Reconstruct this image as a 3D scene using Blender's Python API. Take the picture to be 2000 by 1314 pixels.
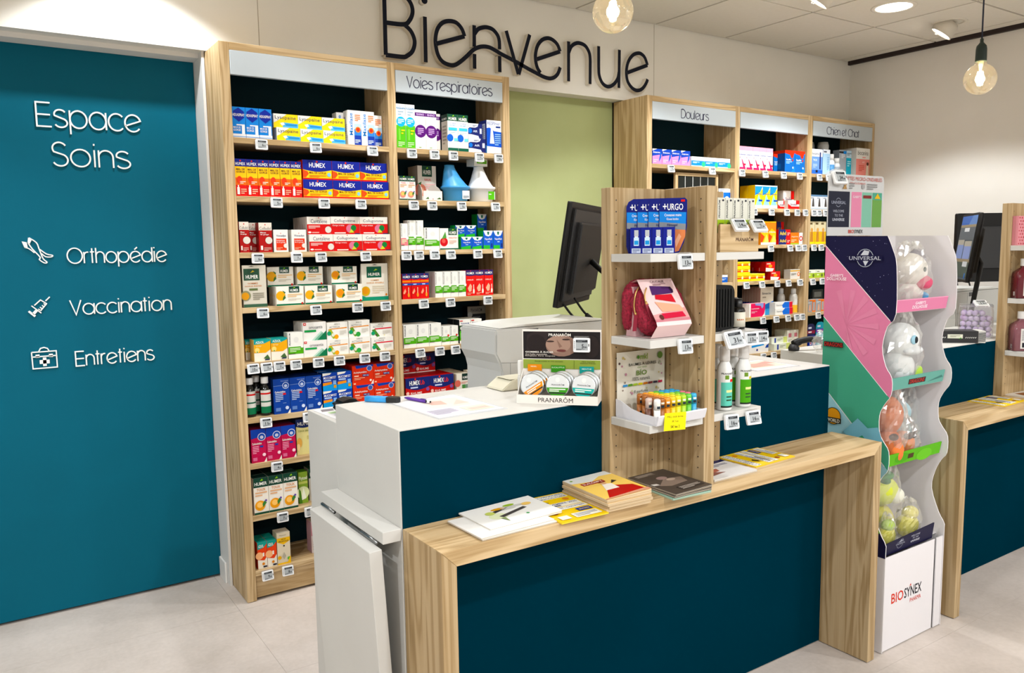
import bpy, bmesh, math, random
from mathutils import Vector, Matrix, noise

random.seed(7)
SC = bpy.context.scene
COL = SC.collection
for o in list(bpy.data.objects):
    bpy.data.objects.remove(o)

# ------------------------------------------------------------------ camera
CAM = bpy.data.cameras.new('camera')
CAM.sensor_fit = 'HORIZONTAL'; CAM.sensor_width = 36.0
CAM.lens = 36.0 * 1564.74 / 2000.0
CAM.clip_start = 0.02; CAM.clip_end = 60
cam = bpy.data.objects.new('camera', CAM); COL.objects.link(cam)
_yaw, _pitch, _roll = 0.58909, 0.110485, -0.014196
_f = Vector((math.sin(_yaw)*math.cos(_pitch), math.cos(_yaw)*math.cos(_pitch), -math.sin(_pitch)))
_r = Vector((math.cos(_yaw), -math.sin(_yaw), 0)); _u = _r.cross(_f)
_r2 = _r*math.cos(_roll) + _u*math.sin(_roll); _u2 = -_r*math.sin(_roll) + _u*math.cos(_roll)
cam.matrix_world = Matrix(((_r2.x, _u2.x, -_f.x, 0), (_r2.y, _u2.y, -_f.y, 0), (_r2.z, _u2.z, -_f.z, 1.5), (0, 0, 0, 1)))
SC.camera = cam

# ------------------------------------------------------------------ world, exposure
W = bpy.data.worlds.new('world'); SC.world = W; W.use_nodes = True
W.node_tree.nodes['Background'].inputs[0].default_value = (0.9, 0.93, 1.0, 1)
W.node_tree.nodes['Background'].inputs[1].default_value = 0.0
SC.view_settings.view_transform = 'Standard'
SC.view_settings.look = 'None'
SC.view_settings.exposure = 0.66
SC.view_settings.gamma = 1.0
SC.view_settings.use_curve_mapping = False

CEIL = 2.79
# recessed ceiling lamps, the shop's own and added ones: (x, y, watts, aim offset dx, dy, cone degrees)
DOWN = [(4.325, 2.633), (3.125, 2.633), (1.925, 2.633), (-0.475, 2.633),
        (-1.075, 0.833), (1.325, -0.367), (3.725, -0.367), (-0.475, -1.567), (1.325, -2.167), (3.125, -1.567), (4.925, -1.567)]  # this row: unseen lamps added to light upright faces from the customer side
WASH = [(0.565, 3.257)]
SPOT = [(4.917, 2.633, -0.55, 0.60), (2.525, 2.633, 0.75, 0.80), (1.325, 2.633, 0.10, 0.78), (3.725, 2.633, 0.1, 0.78)]
DOWN_W, SPOT_W = (34.0, 68.0), 17.0
LAMP_COL = (0.955, 0.98, 1.0)
def spot_lamp(loc, watts, aim, cone, blend, size):
    L = bpy.data.lights.new('ceiling_lamp', 'SPOT'); L.energy = watts; L.color = LAMP_COL
    L.spot_size = math.radians(cone); L.spot_blend = blend; L.shadow_soft_size = size
    o = bpy.data.objects.new('ceiling_lamp', L); COL.objects.link(o); o.location = loc
    o.rotation_euler = Vector(aim).to_track_quat('-Z', 'Y').to_euler()
for x, y in DOWN:
    spot_lamp((x, y, CEIL-0.035), (DOWN_W[0]*(1.45 if x > 4 else 1) if y > 2 else DOWN_W[1]*(.72 if x > 3 else 1)), (0, 0, -1), 118 if y > 2 else 168, 0.28 if y > 2 else 0.4, 0.05)
for x, y in WASH:
    spot_lamp((x, y, CEIL-0.035), 25.0, (0, 0, -1), 112, 0.18, 0.03)
for x, y, dx, dy in SPOT:
    spot_lamp((x, y, CEIL-0.09), SPOT_W, (dx, dy, -1.35), 100, 0.8, 0.04)

# ------------------------------------------------------------------ helpers
def lin(h):
    h = h.lstrip('#'); c = [int(h[i:i+2], 16)/255 for i in (0, 2, 4)]
    return tuple(x/12.92 if x <= .04045 else ((x+.055)/1.055)**2.4 for x in c) + (1,)
_mats = {}
def M(h, rough=.5, metal=0., coat=0., name=None, spec=.5):
    k = (h, rough, metal, coat, spec)
    if k in _mats: return _mats[k]
    m = bpy.data.materials.new(name or 'paint_'+h); m.use_nodes = True
    b = m.node_tree.nodes['Principled BSDF']
    b.inputs['Base Color'].default_value = lin(h); b.inputs['Roughness'].default_value = rough
    b.inputs['Metallic'].default_value = metal; b.inputs['Coat Weight'].default_value = coat
    b.inputs['Specular IOR Level'].default_value = spec
    _mats[k] = m; return m
_card = {}
def CARD(h):
    """printed carton: slightly denser ink than the swatch"""
    if h not in _card:
        c = lin(h)[:3]; l = sum(c)/3
        m = bpy.data.materials.new('print_'+h); m.use_nodes = True; b = m.node_tree.nodes['Principled BSDF']
        b.inputs['Base Color'].default_value = tuple(min(1, max(0, l+(v-l)*1.22)*(.96 if l > .5 else .86)) for v in c) + (1,)
        b.inputs['Roughness'].default_value = .5; b.inputs['Specular IOR Level'].default_value = .2
        _card[h] = m
    return _card[h]
def nodes(name):
    m = bpy.data.materials.new(name); m.use_nodes = True
    return m, m.node_tree.nodes, m.node_tree.links, m.node_tree.nodes['Principled BSDF']
def mottled(name, c1, c2, scale, rough=.5, bump=0., detail=6, stretch=(1, 1, 1), spec=.5):
    m, N, L, b = nodes(name)
    tc = N.new('ShaderNodeTexCoord'); mp = N.new('ShaderNodeMapping'); mp.inputs['Scale'].default_value = stretch
    nz = N.new('ShaderNodeTexNoise'); nz.inputs['Scale'].default_value = scale; nz.inputs['Detail'].default_value = detail
    rp = N.new('ShaderNodeValToRGB'); rp.color_ramp.elements[0].color = lin(c1); rp.color_ramp.elements[1].color = lin(c2)
    rp.color_ramp.elements[0].position = .3; rp.color_ramp.elements[1].position = .7
    L.new(tc.outputs['Object'], mp.inputs[0]); L.new(mp.outputs[0], nz.inputs['Vector']); L.new(nz.outputs['Fac'], rp.inputs[0])
    L.new(rp.outputs[0], b.inputs['Base Color']); b.inputs['Roughness'].default_value = rough
    b.inputs['Specular IOR Level'].default_value = spec
    if bump:
        bp = N.new('ShaderNodeBump'); bp.inputs['Strength'].default_value = bump; bp.inputs['Distance'].default_value = .002
        L.new(nz.outputs['Fac'], bp.inputs['Height']); L.new(bp.outputs[0], b.inputs['Normal'])
    return m
def oak(name, axis, tint=1.0):
    m, N, L, b = nodes(name)
    tc = N.new('ShaderNodeTexCoord'); mp = N.new('ShaderNodeMapping')
    s = [9., 9., 9.]; s[axis] = .55; mp.inputs['Scale'].default_value = s
    n1 = N.new('ShaderNodeTexNoise'); n1.inputs['Scale'].default_value = 1.3; n1.inputs['Detail'].default_value = 3; n1.inputs['Distortion'].default_value = .6
    wv = N.new('ShaderNodeMath'); wv.operation = 'MULTIPLY'; wv.inputs[1].default_value = 46
    sn = N.new('ShaderNodeMath'); sn.operation = 'SINE'
    n2 = N.new('ShaderNodeTexNoise'); n2.inputs['Scale'].default_value = 1.; n2.inputs['Detail'].default_value = 5
    mp2 = N.new('ShaderNodeMapping'); s2 = [230., 230., 230.]; s2[axis] = 5.; mp2.inputs['Scale'].default_value = s2
    rp = N.new('ShaderNodeValToRGB'); e = rp.color_ramp.elements
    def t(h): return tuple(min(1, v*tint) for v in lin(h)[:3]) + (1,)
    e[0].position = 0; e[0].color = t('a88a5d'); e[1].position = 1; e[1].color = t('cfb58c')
    e2 = e.new(.5); e2.color = t('c4a87d')
    mx = N.new('ShaderNodeMath'); mx.operation = 'MULTIPLY_ADD'; mx.inputs[1].default_value = .36; mx.inputs[2].default_value = .45
    ad = N.new('ShaderNodeMath'); ad.operation = 'MULTIPLY_ADD'; ad.inputs[1].default_value = .8
    L.new(tc.outputs['Object'], mp.inputs[0]); L.new(mp.outputs[0], n1.inputs['Vector'])
    L.new(n1.outputs['Fac'], wv.inputs[0]); L.new(wv.outputs[0], sn.inputs[0]); L.new(sn.outputs[0], mx.inputs[0])
    L.new(tc.outputs['Object'], mp2.inputs[0]); L.new(mp2.outputs[0], n2.inputs['Vector'])
    sb = N.new('ShaderNodeMath'); sb.operation = 'SUBTRACT'; sb.inputs[1].default_value = .5
    L.new(n2.outputs['Fac'], sb.inputs[0]); L.new(sb.outputs[0], ad.inputs[0]); L.new(mx.outputs[0], ad.inputs[2]); L.new(ad.outputs[0], rp.inputs[0])
    L.new(rp.outputs[0], b.inputs['Base Color']); b.inputs['Roughness'].default_value = .5
    b.inputs['Specular IOR Level'].default_value = .35
    return m
def clear_plastic(name, tint='ffffff', amount=.12, rough=.08, dif=.6):
    m, N, L, b = nodes(name); out = N['Material Output']; N.remove(b)
    tr = N.new('ShaderNodeBsdfTransparent'); tr.inputs[0].default_value = lin(tint)
    gl = N.new('ShaderNodeBsdfGlossy'); gl.inputs['Roughness'].default_value = rough; gl.inputs[0].default_value = (1, 1, 1, 1)
    df = N.new('ShaderNodeBsdfDiffuse'); df.inputs[0].default_value = (.9, .9, .9, 1)
    lw = N.new('ShaderNodeLayerWeight'); lw.inputs[0].default_value = .25
    m1 = N.new('ShaderNodeMixShader'); m2 = N.new('ShaderNodeMixShader'); m2.inputs[0].default_value = amount*dif
    ma = N.new('ShaderNodeMath'); ma.operation = 'MULTIPLY_ADD'; ma.inputs[1].default_value = .5; ma.inputs[2].default_value = amount
    L.new(lw.outputs['Facing'], ma.inputs[0]); L.new(ma.outputs[0], m1.inputs[0])
    L.new(tr.outputs[0], m1.inputs[1]); L.new(gl.outputs[0], m1.inputs[2])
    L.new(m1.outputs[0], m2.inputs[1]); L.new(df.outputs[0], m2.inputs[2]); L.new(m2.outputs[0], out.inputs[0])
    return m
def emitter(name, h, strength):
    m, N, L, b = nodes(name); b.inputs['Emission Color'].default_value = lin(h); b.inputs['Emission Strength'].default_value = strength
    b.inputs['Base Color'].default_value = lin(h)
    return m

OAK_X, OAK_Y, OAK_Z = oak('oak_grain_x', 0), oak('oak_grain_y', 1), oak('oak_grain_z', 2)
OAKD_X, OAKSHADE_Z = oak('ledge_oak_x', 0, 1.02), oak('shaded_oak_z', 2, .80)  # upright oak tinted darker for shade, ledge oak keeps the light tone
WHITE_LAM = mottled('white_laminate', 'c9c7c2', 'cecdc8', 3, .45, spec=.3)
TEAL = mottled('petrol_laminate', '002b3a', '002d3d', 2, .5, spec=.0)
TEALDOOR = mottled('petrol_door_film', '005a70', '005e75', 2, .5, spec=.1)
TEALSHADE = M('03222a', .7, spec=.1)  # shelf back teal, darkened to paint in the shade inside the units
WHITE = M('eceae4', .5); CREAM = M('e2dfd2', .5); BLACK = M('060607', .5, spec=.3); DARK = M('1b1c1f', .5)
CLEAR = clear_plastic('clear_plastic', 'ffffff', .10)
BAGM = clear_plastic('polybag_film', 'fdfdfc', .12, .13, .45)

class MB:
    def __init__(s): s.v = []; s.f = []; s.m = []; s.mats = []; s.sm = []
    def mi(s, mat):
        if mat not in s.mats: s.mats.append(mat)
        return s.mats.index(mat)
    def add(s, vs, fs, mat, smooth=False):
        b = len(s.v); s.v += [tuple(p) for p in vs]; i = s.mi(mat)
        for f in fs: s.f.append(tuple(b+k for k in f)); s.m.append(i); s.sm.append(smooth)
        return s
    def poly(s, pts, mat): return s.add(pts, [tuple(range(len(pts)))], mat)
    def box(s, x0, y0, z0, x1, y1, z1, mat, front=None, left=None, top=None):
        vs = [(x0,y0,z0),(x1,y0,z0),(x1,y1,z0),(x0,y1,z0),(x0,y0,z1),(x1,y0,z1),(x1,y1,z1),(x0,y1,z1)]
        fs = [((3,2,1,0), mat), ((4,5,6,7), top or mat), ((0,1,5,4), front or mat), ((1,2,6,5), left or mat), ((2,3,7,6), mat), ((3,0,4,7), left or mat)]
        b = len(s.v); s.v += vs
        for f, m in fs: s.f.append(tuple(b+k for k in f)); s.m.append(s.mi(m)); s.sm.append(False)
        return s
    def rbox(s, x0, y0, z0, x1, y1, z1, mat, r=.005, ax=1, n=4, smooth=True):
        # box with the four edges along axis ax rounded
        lo = [x0, y0, z0]; hi = [x1, y1, z1]; a, b = [i for i in range(3) if i != ax]
        pts = []
        for cx, cy, st in ((hi[a]-r, hi[b]-r, 0), (lo[a]+r, hi[b]-r, 90), (lo[a]+r, lo[b]+r, 180), (hi[a]-r, lo[b]+r, 270)):
            for k in range(n+1):
                t = math.radians(st + 90*k/n); pts.append((cx+r*math.cos(t), cy+r*math.sin(t)))
        return s.prism(pts, ax, lo[ax], hi[ax], mat, smooth)
    def prism(s, pts, ax, a0, a1, mat, smooth=False, cap=None):
        a, b = [i for i in range(3) if i != ax]; n = len(pts)
        def mk(p, t):
            q = [0, 0, 0]; q[a] = p[0]; q[b] = p[1]; q[ax] = t; return tuple(q)
        vs = [mk(p, a0) for p in pts] + [mk(p, a1) for p in pts]
        ar = sum(pts[i][0]*pts[(i+1) % n][1]-pts[(i+1) % n][0]*pts[i][1] for i in range(n))
        flip = (ar > 0) == (ax == 1)
        side = [(i, (i+1) % n, n+(i+1) % n, n+i) for i in range(n)]
        c0 = tuple(range(n-1, -1, -1)); c1 = tuple(range(n, 2*n))
        if flip: side = [f[::-1] for f in side]; c0 = c0[::-1]; c1 = c1[::-1]
        s.add(vs, side, mat, smooth); b0 = len(s.v)-2*n; i = s.mi(cap or mat)
        for c in (c0, c1): s.f.append(tuple(b0+k for k in c)); s.m.append(i); s.sm.append(False)
        return s
    def lathe(s, prof, c, mat, seg=20, ax=2, cap=True, smooth=True):
        a, b = [i for i in range(3) if i != ax]; vs = []
        for r, h in prof:
            for k in range(seg):
                t = 2*math.pi*k/seg; q = [0, 0, 0]; q[a] = c[a]+r*math.cos(t); q[b] = c[b]+r*math.sin(t); q[ax] = c[ax]+h; vs.append(tuple(q))
        fs = []
        for i in range(len(prof)-1):
            for k in range(seg):
                f = (i*seg+k, i*seg+(k+1) % seg, (i+1)*seg+(k+1) % seg, (i+1)*seg+k)
                fs.append(f if ax != 1 else f[::-1])
        s.add(vs, fs, mat, smooth)
        if cap:
            b0 = len(s.v)-len(vs); i = s.mi(mat)
            e = [tuple(b0+k for k in range(seg-1, -1, -1)), tuple(b0+(len(prof)-1)*seg+k for k in range(seg))]
            if ax == 1: e = [x[::-1] for x in e]
            for q in e: s.f.append(q); s.m.append(i); s.sm.append(False)
        return s
    def tube(s, pts, r, mat, seg=8, cap=True):
        P = [Vector(p) for p in pts]; vs = []; n = len(P); prev = None
        for i, p in enumerate(P):
            d = (P[min(i+1, n-1)]-P[max(i-1, 0)]).normalized()
            if prev is None: u = d.orthogonal().normalized()
            else: u = (prev - d*prev.dot(d)).normalized()
            prev = u; w = d.cross(u); rr = r[i] if isinstance(r, (list, tuple)) else r
            for k in range(seg):
                t = 2*math.pi*k/seg; vs.append(tuple(p + (u*math.cos(t)+w*math.sin(t))*rr))
        fs = [(i*seg+k, i*seg+(k+1) % seg, (i+1)*seg+(k+1) % seg, (i+1)*seg+k) for i in range(n-1) for k in range(seg)]
        if cap: fs += [tuple(range(seg-1, -1, -1)), tuple((n-1)*seg+k for k in range(seg))]
        return s.add(vs, fs, mat, True)
    def blob(s, c, rad, mat, seg=16, ring=10, fn=None, e=1.0, smooth=True):
        def sp(t): return math.copysign(abs(t)**e, t)
        vs = []
        for i in range(ring+1):
            ph = math.pi*i/ring - math.pi/2
            for k in range(seg):
                th = 2*math.pi*k/seg
                d = Vector((sp(math.cos(ph))*sp(math.cos(th)), sp(math.cos(ph))*sp(math.sin(th)), sp(math.sin(ph))))
                g = fn(d) if fn else 1
                vs.append((c[0]+rad[0]*d.x*g, c[1]+rad[1]*d.y*g, c[2]+rad[2]*d.z*g))
        fs = [(i*seg+k, i*seg+(k+1) % seg, (i+1)*seg+(k+1) % seg, (i+1)*seg+k) for i in range(ring) for k in range(seg)]
        return s.add(vs, fs, mat, smooth)
    def ribbon(s, pts, w, y0, y1, face, side, plane='xz', closed=False):
        # flat stroke of width w following pts (x, z), front at y0, back at y1
        n = len(pts); Lp = []; Rp = []
        for i in range(n):
            a = pts[i-1] if i > 0 else (pts[-2] if closed else None); b = pts[i+1] if i < n-1 else (pts[1] if closed else None); p = pts[i]
            def nrm(q0, q1):
                dx, dz = q1[0]-q0[0], q1[1]-q0[1]; l = math.hypot(dx, dz) or 1e-9; return (-dz/l, dx/l)
            if a is None: nx = nrm(p, b); k = 1
            elif b is None: nx = nrm(a, p); k = 1
            else:
                n1, n2 = nrm(a, p), nrm(p, b); sx, sz = n1[0]+n2[0], n1[1]+n2[1]; l = math.hypot(sx, sz)
                if l < .3: nx = n1; k = 1
                else: nx = (sx/l, sz/l); k = min(2.2, 2/l)
            Lp.append((p[0]+nx[0]*w/2*k, p[1]+nx[1]*w/2*k)); Rp.append((p[0]-nx[0]*w/2*k, p[1]-nx[1]*w/2*k))
        vs = [(a[0], y0, a[1]) for a in Lp] + [(a[0], y0, a[1]) for a in Rp] + [(a[0], y1, a[1]) for a in Lp] + [(a[0], y1, a[1]) for a in Rp]
        ff = [(i, n+i, n+i+1, i+1) for i in range(n-1)]
        sf = []
        for i in range(n-1): sf += [(i, i+1, 2*n+i+1, 2*n+i), (n+i+1, n+i, 3*n+i, 3*n+i+1)]
        if not closed: sf += [(0, 2*n, 3*n, n), (n-1, 2*n-1, 4*n-1, 3*n-1)]
        b0 = len(s.v); s.add(vs, ff, face); i = s.mi(side)
        for f in sf: s.f.append(tuple(b0+k for k in f)); s.m.append(i); s.sm.append(False)
        return s
    def xf(s, mat, start=0):
        s.v = s.v[:start] + [tuple(mat @ Vector(p)) for p in s.v[start:]]; return s
    def mesh(s, name, off=(0, 0, 0), bevel=0., bseg=1):
        me = bpy.data.meshes.new(name)
        me.from_pydata([(p[0]-off[0], p[1]-off[1], p[2]-off[2]) for p in s.v], [], s.f)
        for m in s.mats: me.materials.append(m)
        me.polygons.foreach_set('material_index', s.m); me.polygons.foreach_set('use_smooth', s.sm)
        if bevel:
            bm = bmesh.new(); bm.from_mesh(me)
            ed = [e for e in bm.edges if len(e.link_faces) == 2 and e.calc_face_angle(0) > .6]
            bmesh.ops.bevel(bm, geom=ed, offset=bevel, segments=bseg, affect='EDGES', clamp_overlap=True)
            bm.to_mesh(me); bm.free()
        me.update(); return me
    def obj(s, name, parent=None, loc=None, bevel=0., bseg=1):
        """vertices given in world space (or the parent's space when loc is None and the parent is turned)"""
        if parent is not None:
            off = Vector((0, 0, 0)); q = parent
            while q is not None: off += q.location; q = q.parent
            off = tuple(off)
        else: off = loc or (0, 0, 0)
        o = bpy.data.objects.new(name, s.mesh(name, off, bevel, bseg)); COL.objects.link(o)
        if parent is not None:
            o.parent = parent
        else: o.location = off
        return o
def tag(o, label, cat, group=None, kind=None):
    o['label'] = label; o['category'] = cat
    if group: o['group'] = group
    if kind: o['kind'] = kind
    return o
def thing(name, label, cat, loc=(0, 0, 0), rz=0., group=None):
    o = bpy.data.objects.new(name, None); COL.objects.link(o); o.location = loc; o.rotation_euler[2] = rz
    o.empty_display_size = .05
    return tag(o, label, cat, group)
def struct(o): o['kind'] = 'structure'; return o
def local(mb, name, parent, bevel=0., bseg=1):
    o = bpy.data.objects.new(name, mb.mesh(name, (0, 0, 0), bevel, bseg)); COL.objects.link(o); o.parent = parent; return o
def copy_tree(o, parent=None):
    c = o.copy(); COL.objects.link(c); c.parent = parent
    for ch in o.children: copy_tree(ch, c)
    return c

# ------------------------------------------------------------------ printed lettering
_txt = {}
def text_geo(st, bold=0.):
    k = (st, bold)
    if k not in _txt:
        cu = bpy.data.curves.new('t', 'FONT'); cu.body = st; cu.resolution_u = 2; cu.offset = bold; cu.fill_mode = 'FRONT' if False else cu.fill_mode
        ob = bpy.data.objects.new('t', cu); me = ob.to_mesh()
        v = [(p.co.x, p.co.y) for p in me.vertices]; f = [tuple(p.vertices) for p in me.polygons]
        ob.to_mesh_clear(); bpy.data.objects.remove(ob); bpy.data.curves.remove(cu)
        if not v: v = [(0, 0), (1, 0), (1, 1)]; f = [(0, 1, 2)]
        x0 = min(p[0] for p in v); x1 = max(p[0] for p in v); y0 = min(p[1] for p in v); y1 = max(p[1] for p in v)
        v = [((p[0]-x0)/(x1-x0 or 1), (p[1]-y0)/(y1-y0 or 1)) for p in v]
        _txt[k] = (v, f, (x1-x0)/(y1-y0 or 1))
    return _txt[k]
class Print:
    """flat print laid on a rectangular face: origin o, unit axes U, V, size w x h, outward normal n"""
    def __init__(s, mb, o, U, V, w, h, n, step=.00022):
        s.mb = mb; s.o = Vector(o); s.U = Vector(U); s.V = Vector(V); s.w = w; s.h = h; s.n = Vector(n); s.k = 0; s.step = step
    def pt(s, u, v): return tuple(s.o + s.U*(u*s.w) + s.V*(v*s.h) + s.n*(s.k*s.step))
    def run(s, ops):
        for op in ops:
            s.k += 1; t = op[0]
            if t == 'R': _, u0, v0, u1, v1, c = op; s.mb.poly([s.pt(u0, v0), s.pt(u1, v0), s.pt(u1, v1), s.pt(u0, v1)], CARD(c))
            elif t == 'P': s.mb.poly([s.pt(*p) for p in op[1]], CARD(op[2]))
            elif t == 'O':
                _, u, v, r, c = op; q = s.h/s.w; n = 18
                s.mb.poly([s.pt(u+r*q*math.cos(2*math.pi*i/n), v+r*math.sin(2*math.pi*i/n)) for i in range(n)], CARD(c))
            elif t == 'E':
                _, u, v, ru, rv, c = op; n = 18
                s.mb.poly([s.pt(u+ru*math.cos(2*math.pi*i/n), v+rv*math.sin(2*math.pi*i/n)) for i in range(n)], CARD(c))
            elif t in 'TB':
                _, st, u0, v0, u1, v1, c = op; v, f, _a = text_geo(st, .012 if t == 'B' else 0.)
                s.mb.add([s.pt(u0+(u1-u0)*p[0], v0+(v1-v0)*p[1]) for p in v], f, CARD(c))
            elif t == 'V':
                _, st, u0, v0, u1, v1, c = op; v, f, _a = text_geo(st, .012)
                s.mb.add([s.pt(u1-(u1-u0)*p[1], v0+(v1-v0)*p[0]) for p in v], f, CARD(c))
            elif t == 'L':   # lines of unreadable small print
                _, u0, v0, u1, v1, n, c = op
                for i in range(n):
                    hh = (v1-v0)/(2*n-1 if n > 1 else 1); a = v1-hh*(2*i+1); e = u0+(u1-u0)*(1 if i < n-1 else .6)
                    s.mb.poly([s.pt(u0, a), s.pt(e, a), s.pt(e, a+hh), s.pt(u0, a+hh)], CARD(c))

# ------------------------------------------------------------------ thin monoline letters of the shop signs
def _arc(cx, cy, rx, ry, a0, a1, n=14):
    return [(cx+rx*math.cos(math.radians(a0+(a1-a0)*i/n)), cy+ry*math.sin(math.radians(a0+(a1-a0)*i/n))) for i in range(n+1)]
XH = .74
def glyph(ch):
    r = XH/2
    if ch == ' ': return [], .34
    if ch == 'o': return [_arc(r, r, r, r, 0, 360, 24)], XH
    if ch == 'a': return [_arc(r, r, r, r, 0, 360, 24), [(XH, 0), (XH, XH)]], XH
    if ch == 'd': return [_arc(r, r, r, r, 0, 360, 24), [(XH, 0), (XH, 1)]], XH
    if ch == 'p': return [_arc(r, r, r, r, 0, 360, 24), [(0, -.27), (0, XH)]], XH
    if ch == 'c': return [_arc(r, r, r, r, 42, 318, 20)], XH*.86
    if ch in 'eé':
        s = [[(r+r*math.cos(math.radians(200)), r+r*math.sin(math.radians(200)))] + _arc(r, r, r, r, 18, 322, 24)]
        if ch == 'é': s.append([(r-.05, .86), (r+.14, 1.02)])
        return s, XH*.96
    if ch == 'n': return [[(0, 0), (0, XH)], _arc(.28, XH-.28, .28, .28, 180, 0) + [(.56, 0)]], .56
    if ch == 'h': return [[(0, 0), (0, 1)], _arc(.28, XH-.28, .28, .28, 180, 0) + [(.56, 0)]], .56
    if ch == 'u': return [[(.56, 0), (.56, XH)], [(0, XH)] + _arc(.28, .28, .28, .28, 180, 360)], .56
    if ch == 'r': return [[(0, 0), (0, XH)], _arc(.24, XH-.26, .24, .25, 180, 75, 8)], .30
    if ch == 'i': return [[(.05, 0), (.05, XH)], [(.05, .93), (.05, 1.01)]], .10
    if ch == 'l': return [[(.05, 0), (.05, 1)]], .10
    if ch == 't': return [[(.13, 0), (.13, .98)], [(0, XH), (.28, XH)]], .28
    if ch == 's': return [_arc(.27, XH-.19, .25, .19, 30, 200, 12) + _arc(.29, .19, .27, .19, 75, -155, 14)], .57
    if ch == 'v': return [[(0, XH), (.3, 0), (.6, XH)]], .6
    if ch == 'E': return [[(.60, 1), (0, 1), (0, 0), (.62, 0)], [(0, .5), (.58, .5)]], .62
    if ch == 'S': return [_arc(.29, .745, .26, .255, 30, 215, 12) + _arc(.30, .255, .28, .255, 60, -155, 14)], .58
    if ch == 'O': return [_arc(.5, .5, .5, .5, 0, 360, 30)], 1.0
    if ch == 'C': return [_arc(.5, .5, .5, .5, 42, 318, 24)], .92
    if ch == 'V': return [[(0, 1), (.36, 0), (.72, 1)]], .72
    if ch == 'D': return [[(0, 0), (0, 1)], [(0, 1), (.3, 1)] + _arc(.3, .5, .46, .5, 90, -90, 16) + [(0, 0)]], .76
    return [], .3
def sign_text(mb, st, x0, x1, z, cap, y0, y1, w, face, side, gap=.115):
    adv = 0; items = []
    for ch in st:
        g, a = glyph(ch)
        items.append((g, adv)); adv += a + (gap if ch != ' ' else .06)
    adv -= gap; k = (x1-x0)/adv
    for g, a in items:
        for j, s_ in enumerate(g):
            mb.ribbon([(x0+(a+p[0])*k, z+p[1]*cap) for p in s_], w, y0-.00025*j, y1, face, side)
def smooth_line(pts, n=4):
    if len(pts) < 3: return pts
    out = []
    for i in range(len(pts)-1):
        p0 = pts[max(i-1, 0)]; p1 = pts[i]; p2 = pts[i+1]; p3 = pts[min(i+2, len(pts)-1)]
        for k in range(n):
            t = k/n
            out.append(tuple(.5*((2*p1[j])+(-p0[j]+p2[j])*t+(2*p0[j]-5*p1[j]+4*p2[j]-p3[j])*t*t+(-p0[j]+3*p1[j]-3*p2[j]+p3[j])*t**3) for j in range(len(p1))))
    out.append(pts[-1]); return out

# ================================================================== THE ROOM
X0, X1, Y0R, YF = -2.2, 5.36, -3.6, 3.58
WALLM = mottled('wall_paint', 'dfdcd4', 'e2dfd7', 5, .6, spec=.25)
WALLR = mottled('wall_paint_right', 'dfdcd5', 'e2dfd9', 5, .6, spec=.25)
FARW = mottled('far_wall_paint', 'c9c5bd', 'd0ccc4', 3, .6)
GREEN = mottled('sage_paint', 'a6ae78', 'aab27d', 6, .6, spec=.25)
def floor_mat():
    m, N, L, b = nodes('stone_floor')
    tc = N.new('ShaderNodeTexCoord'); n1 = N.new('ShaderNodeTexNoise'); n1.inputs['Scale'].default_value = 2.2; n1.inputs['Detail'].default_value = 8; n1.inputs['Roughness'].default_value = .62
    n2 = N.new('ShaderNodeTexNoise'); n2.inputs['Scale'].default_value = 60; n2.inputs['Detail'].default_value = 3
    mx = N.new('ShaderNodeMath'); mx.operation = 'MULTIPLY_ADD'; mx.inputs[1].default_value = .25
    rp = N.new('ShaderNodeValToRGB'); e = rp.color_ramp.elements; e[0].position = .42; e[0].color = lin('beb3aa'); e[1].position = .8; e[1].color = lin('d8cdc5')
    geo = N.new('ShaderNodeNewGeometry')
    L.new(geo.outputs['Position'], n1.inputs['Vector']); L.new(geo.outputs['Position'], n2.inputs['Vector'])
    L.new(n2.outputs['Fac'], mx.inputs[0]); L.new(n1.outputs['Fac'], mx.inputs[2]); L.new(mx.outputs[0], rp.inputs[0]); L.new(rp.outputs[0], b.inputs['Base Color'])
    b.inputs['Roughness'].default_value = .5; b.inputs['Specular IOR Level'].default_value = .4
    return m
FLOORM = floor_mat()
fl = struct(MB().box(X0-.1, Y0R-.1, -.06, X1+.1, 3.9, -.004, M('a89e94', .8)).obj('floor'))
tw, th = 1.206, .603
ft = None
nx = int((X1-X0)/tw)+2
for i in range(-3, 5):
    for j in range(-9, 7):
        xa, xb = max(.825+i*tw, X0), min(.825+(i+1)*tw, X1+.05)
        ya, yb = max(2.72-1*th+j*th, Y0R), min(2.72-th+(j+1)*th, 3.8)
        if xb-xa < .02 or yb-ya < .02: continue
        o = MB().box(xa+.0004, ya+.0004, -.01, xb-.0004, yb-.0004, 0, FLOORM).obj('floor_tile', fl)
# ceiling of square panels
CEILM = mottled('ceiling_panel', 'd9d5ca', 'dcd8ce', 40, .8, .05, spec=.2)
ce = struct(MB().box(X0, Y0R, CEIL+.010, X1, YF+.1, CEIL+.05, M('a39c8e', .8)).obj('ceiling'))
st_ = .597; tile_me = {}
for i in range(-10, 5):
    for j in range(-11, 2):
        xa, xb = max(3.430+i*st_, X0), min(3.430+(i+1)*st_, X1-.045)
        ya, yb = max(2.935+(j-1)*st_, Y0R), min(2.935+j*st_, YF-.001)
        if j == 1: ya, yb = 2.935, YF-.001
        if xb-xa < .05 or yb-ya < .05: continue
        k = (round(xb-xa, 3), round(yb-ya, 3))
        if k not in tile_me:
            tile_me[k] = MB().box(-k[0]/2+.007, -k[1]/2+.007, 0, k[0]/2-.007, k[1]/2-.007, .009, CEILM).mesh('ceiling_tile')
        o = bpy.data.objects.new('ceiling_tile', tile_me[k]); COL.objects.link(o); o.parent = ce; o.location = ((xa+xb)/2, (ya+yb)/2, CEIL)
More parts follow.
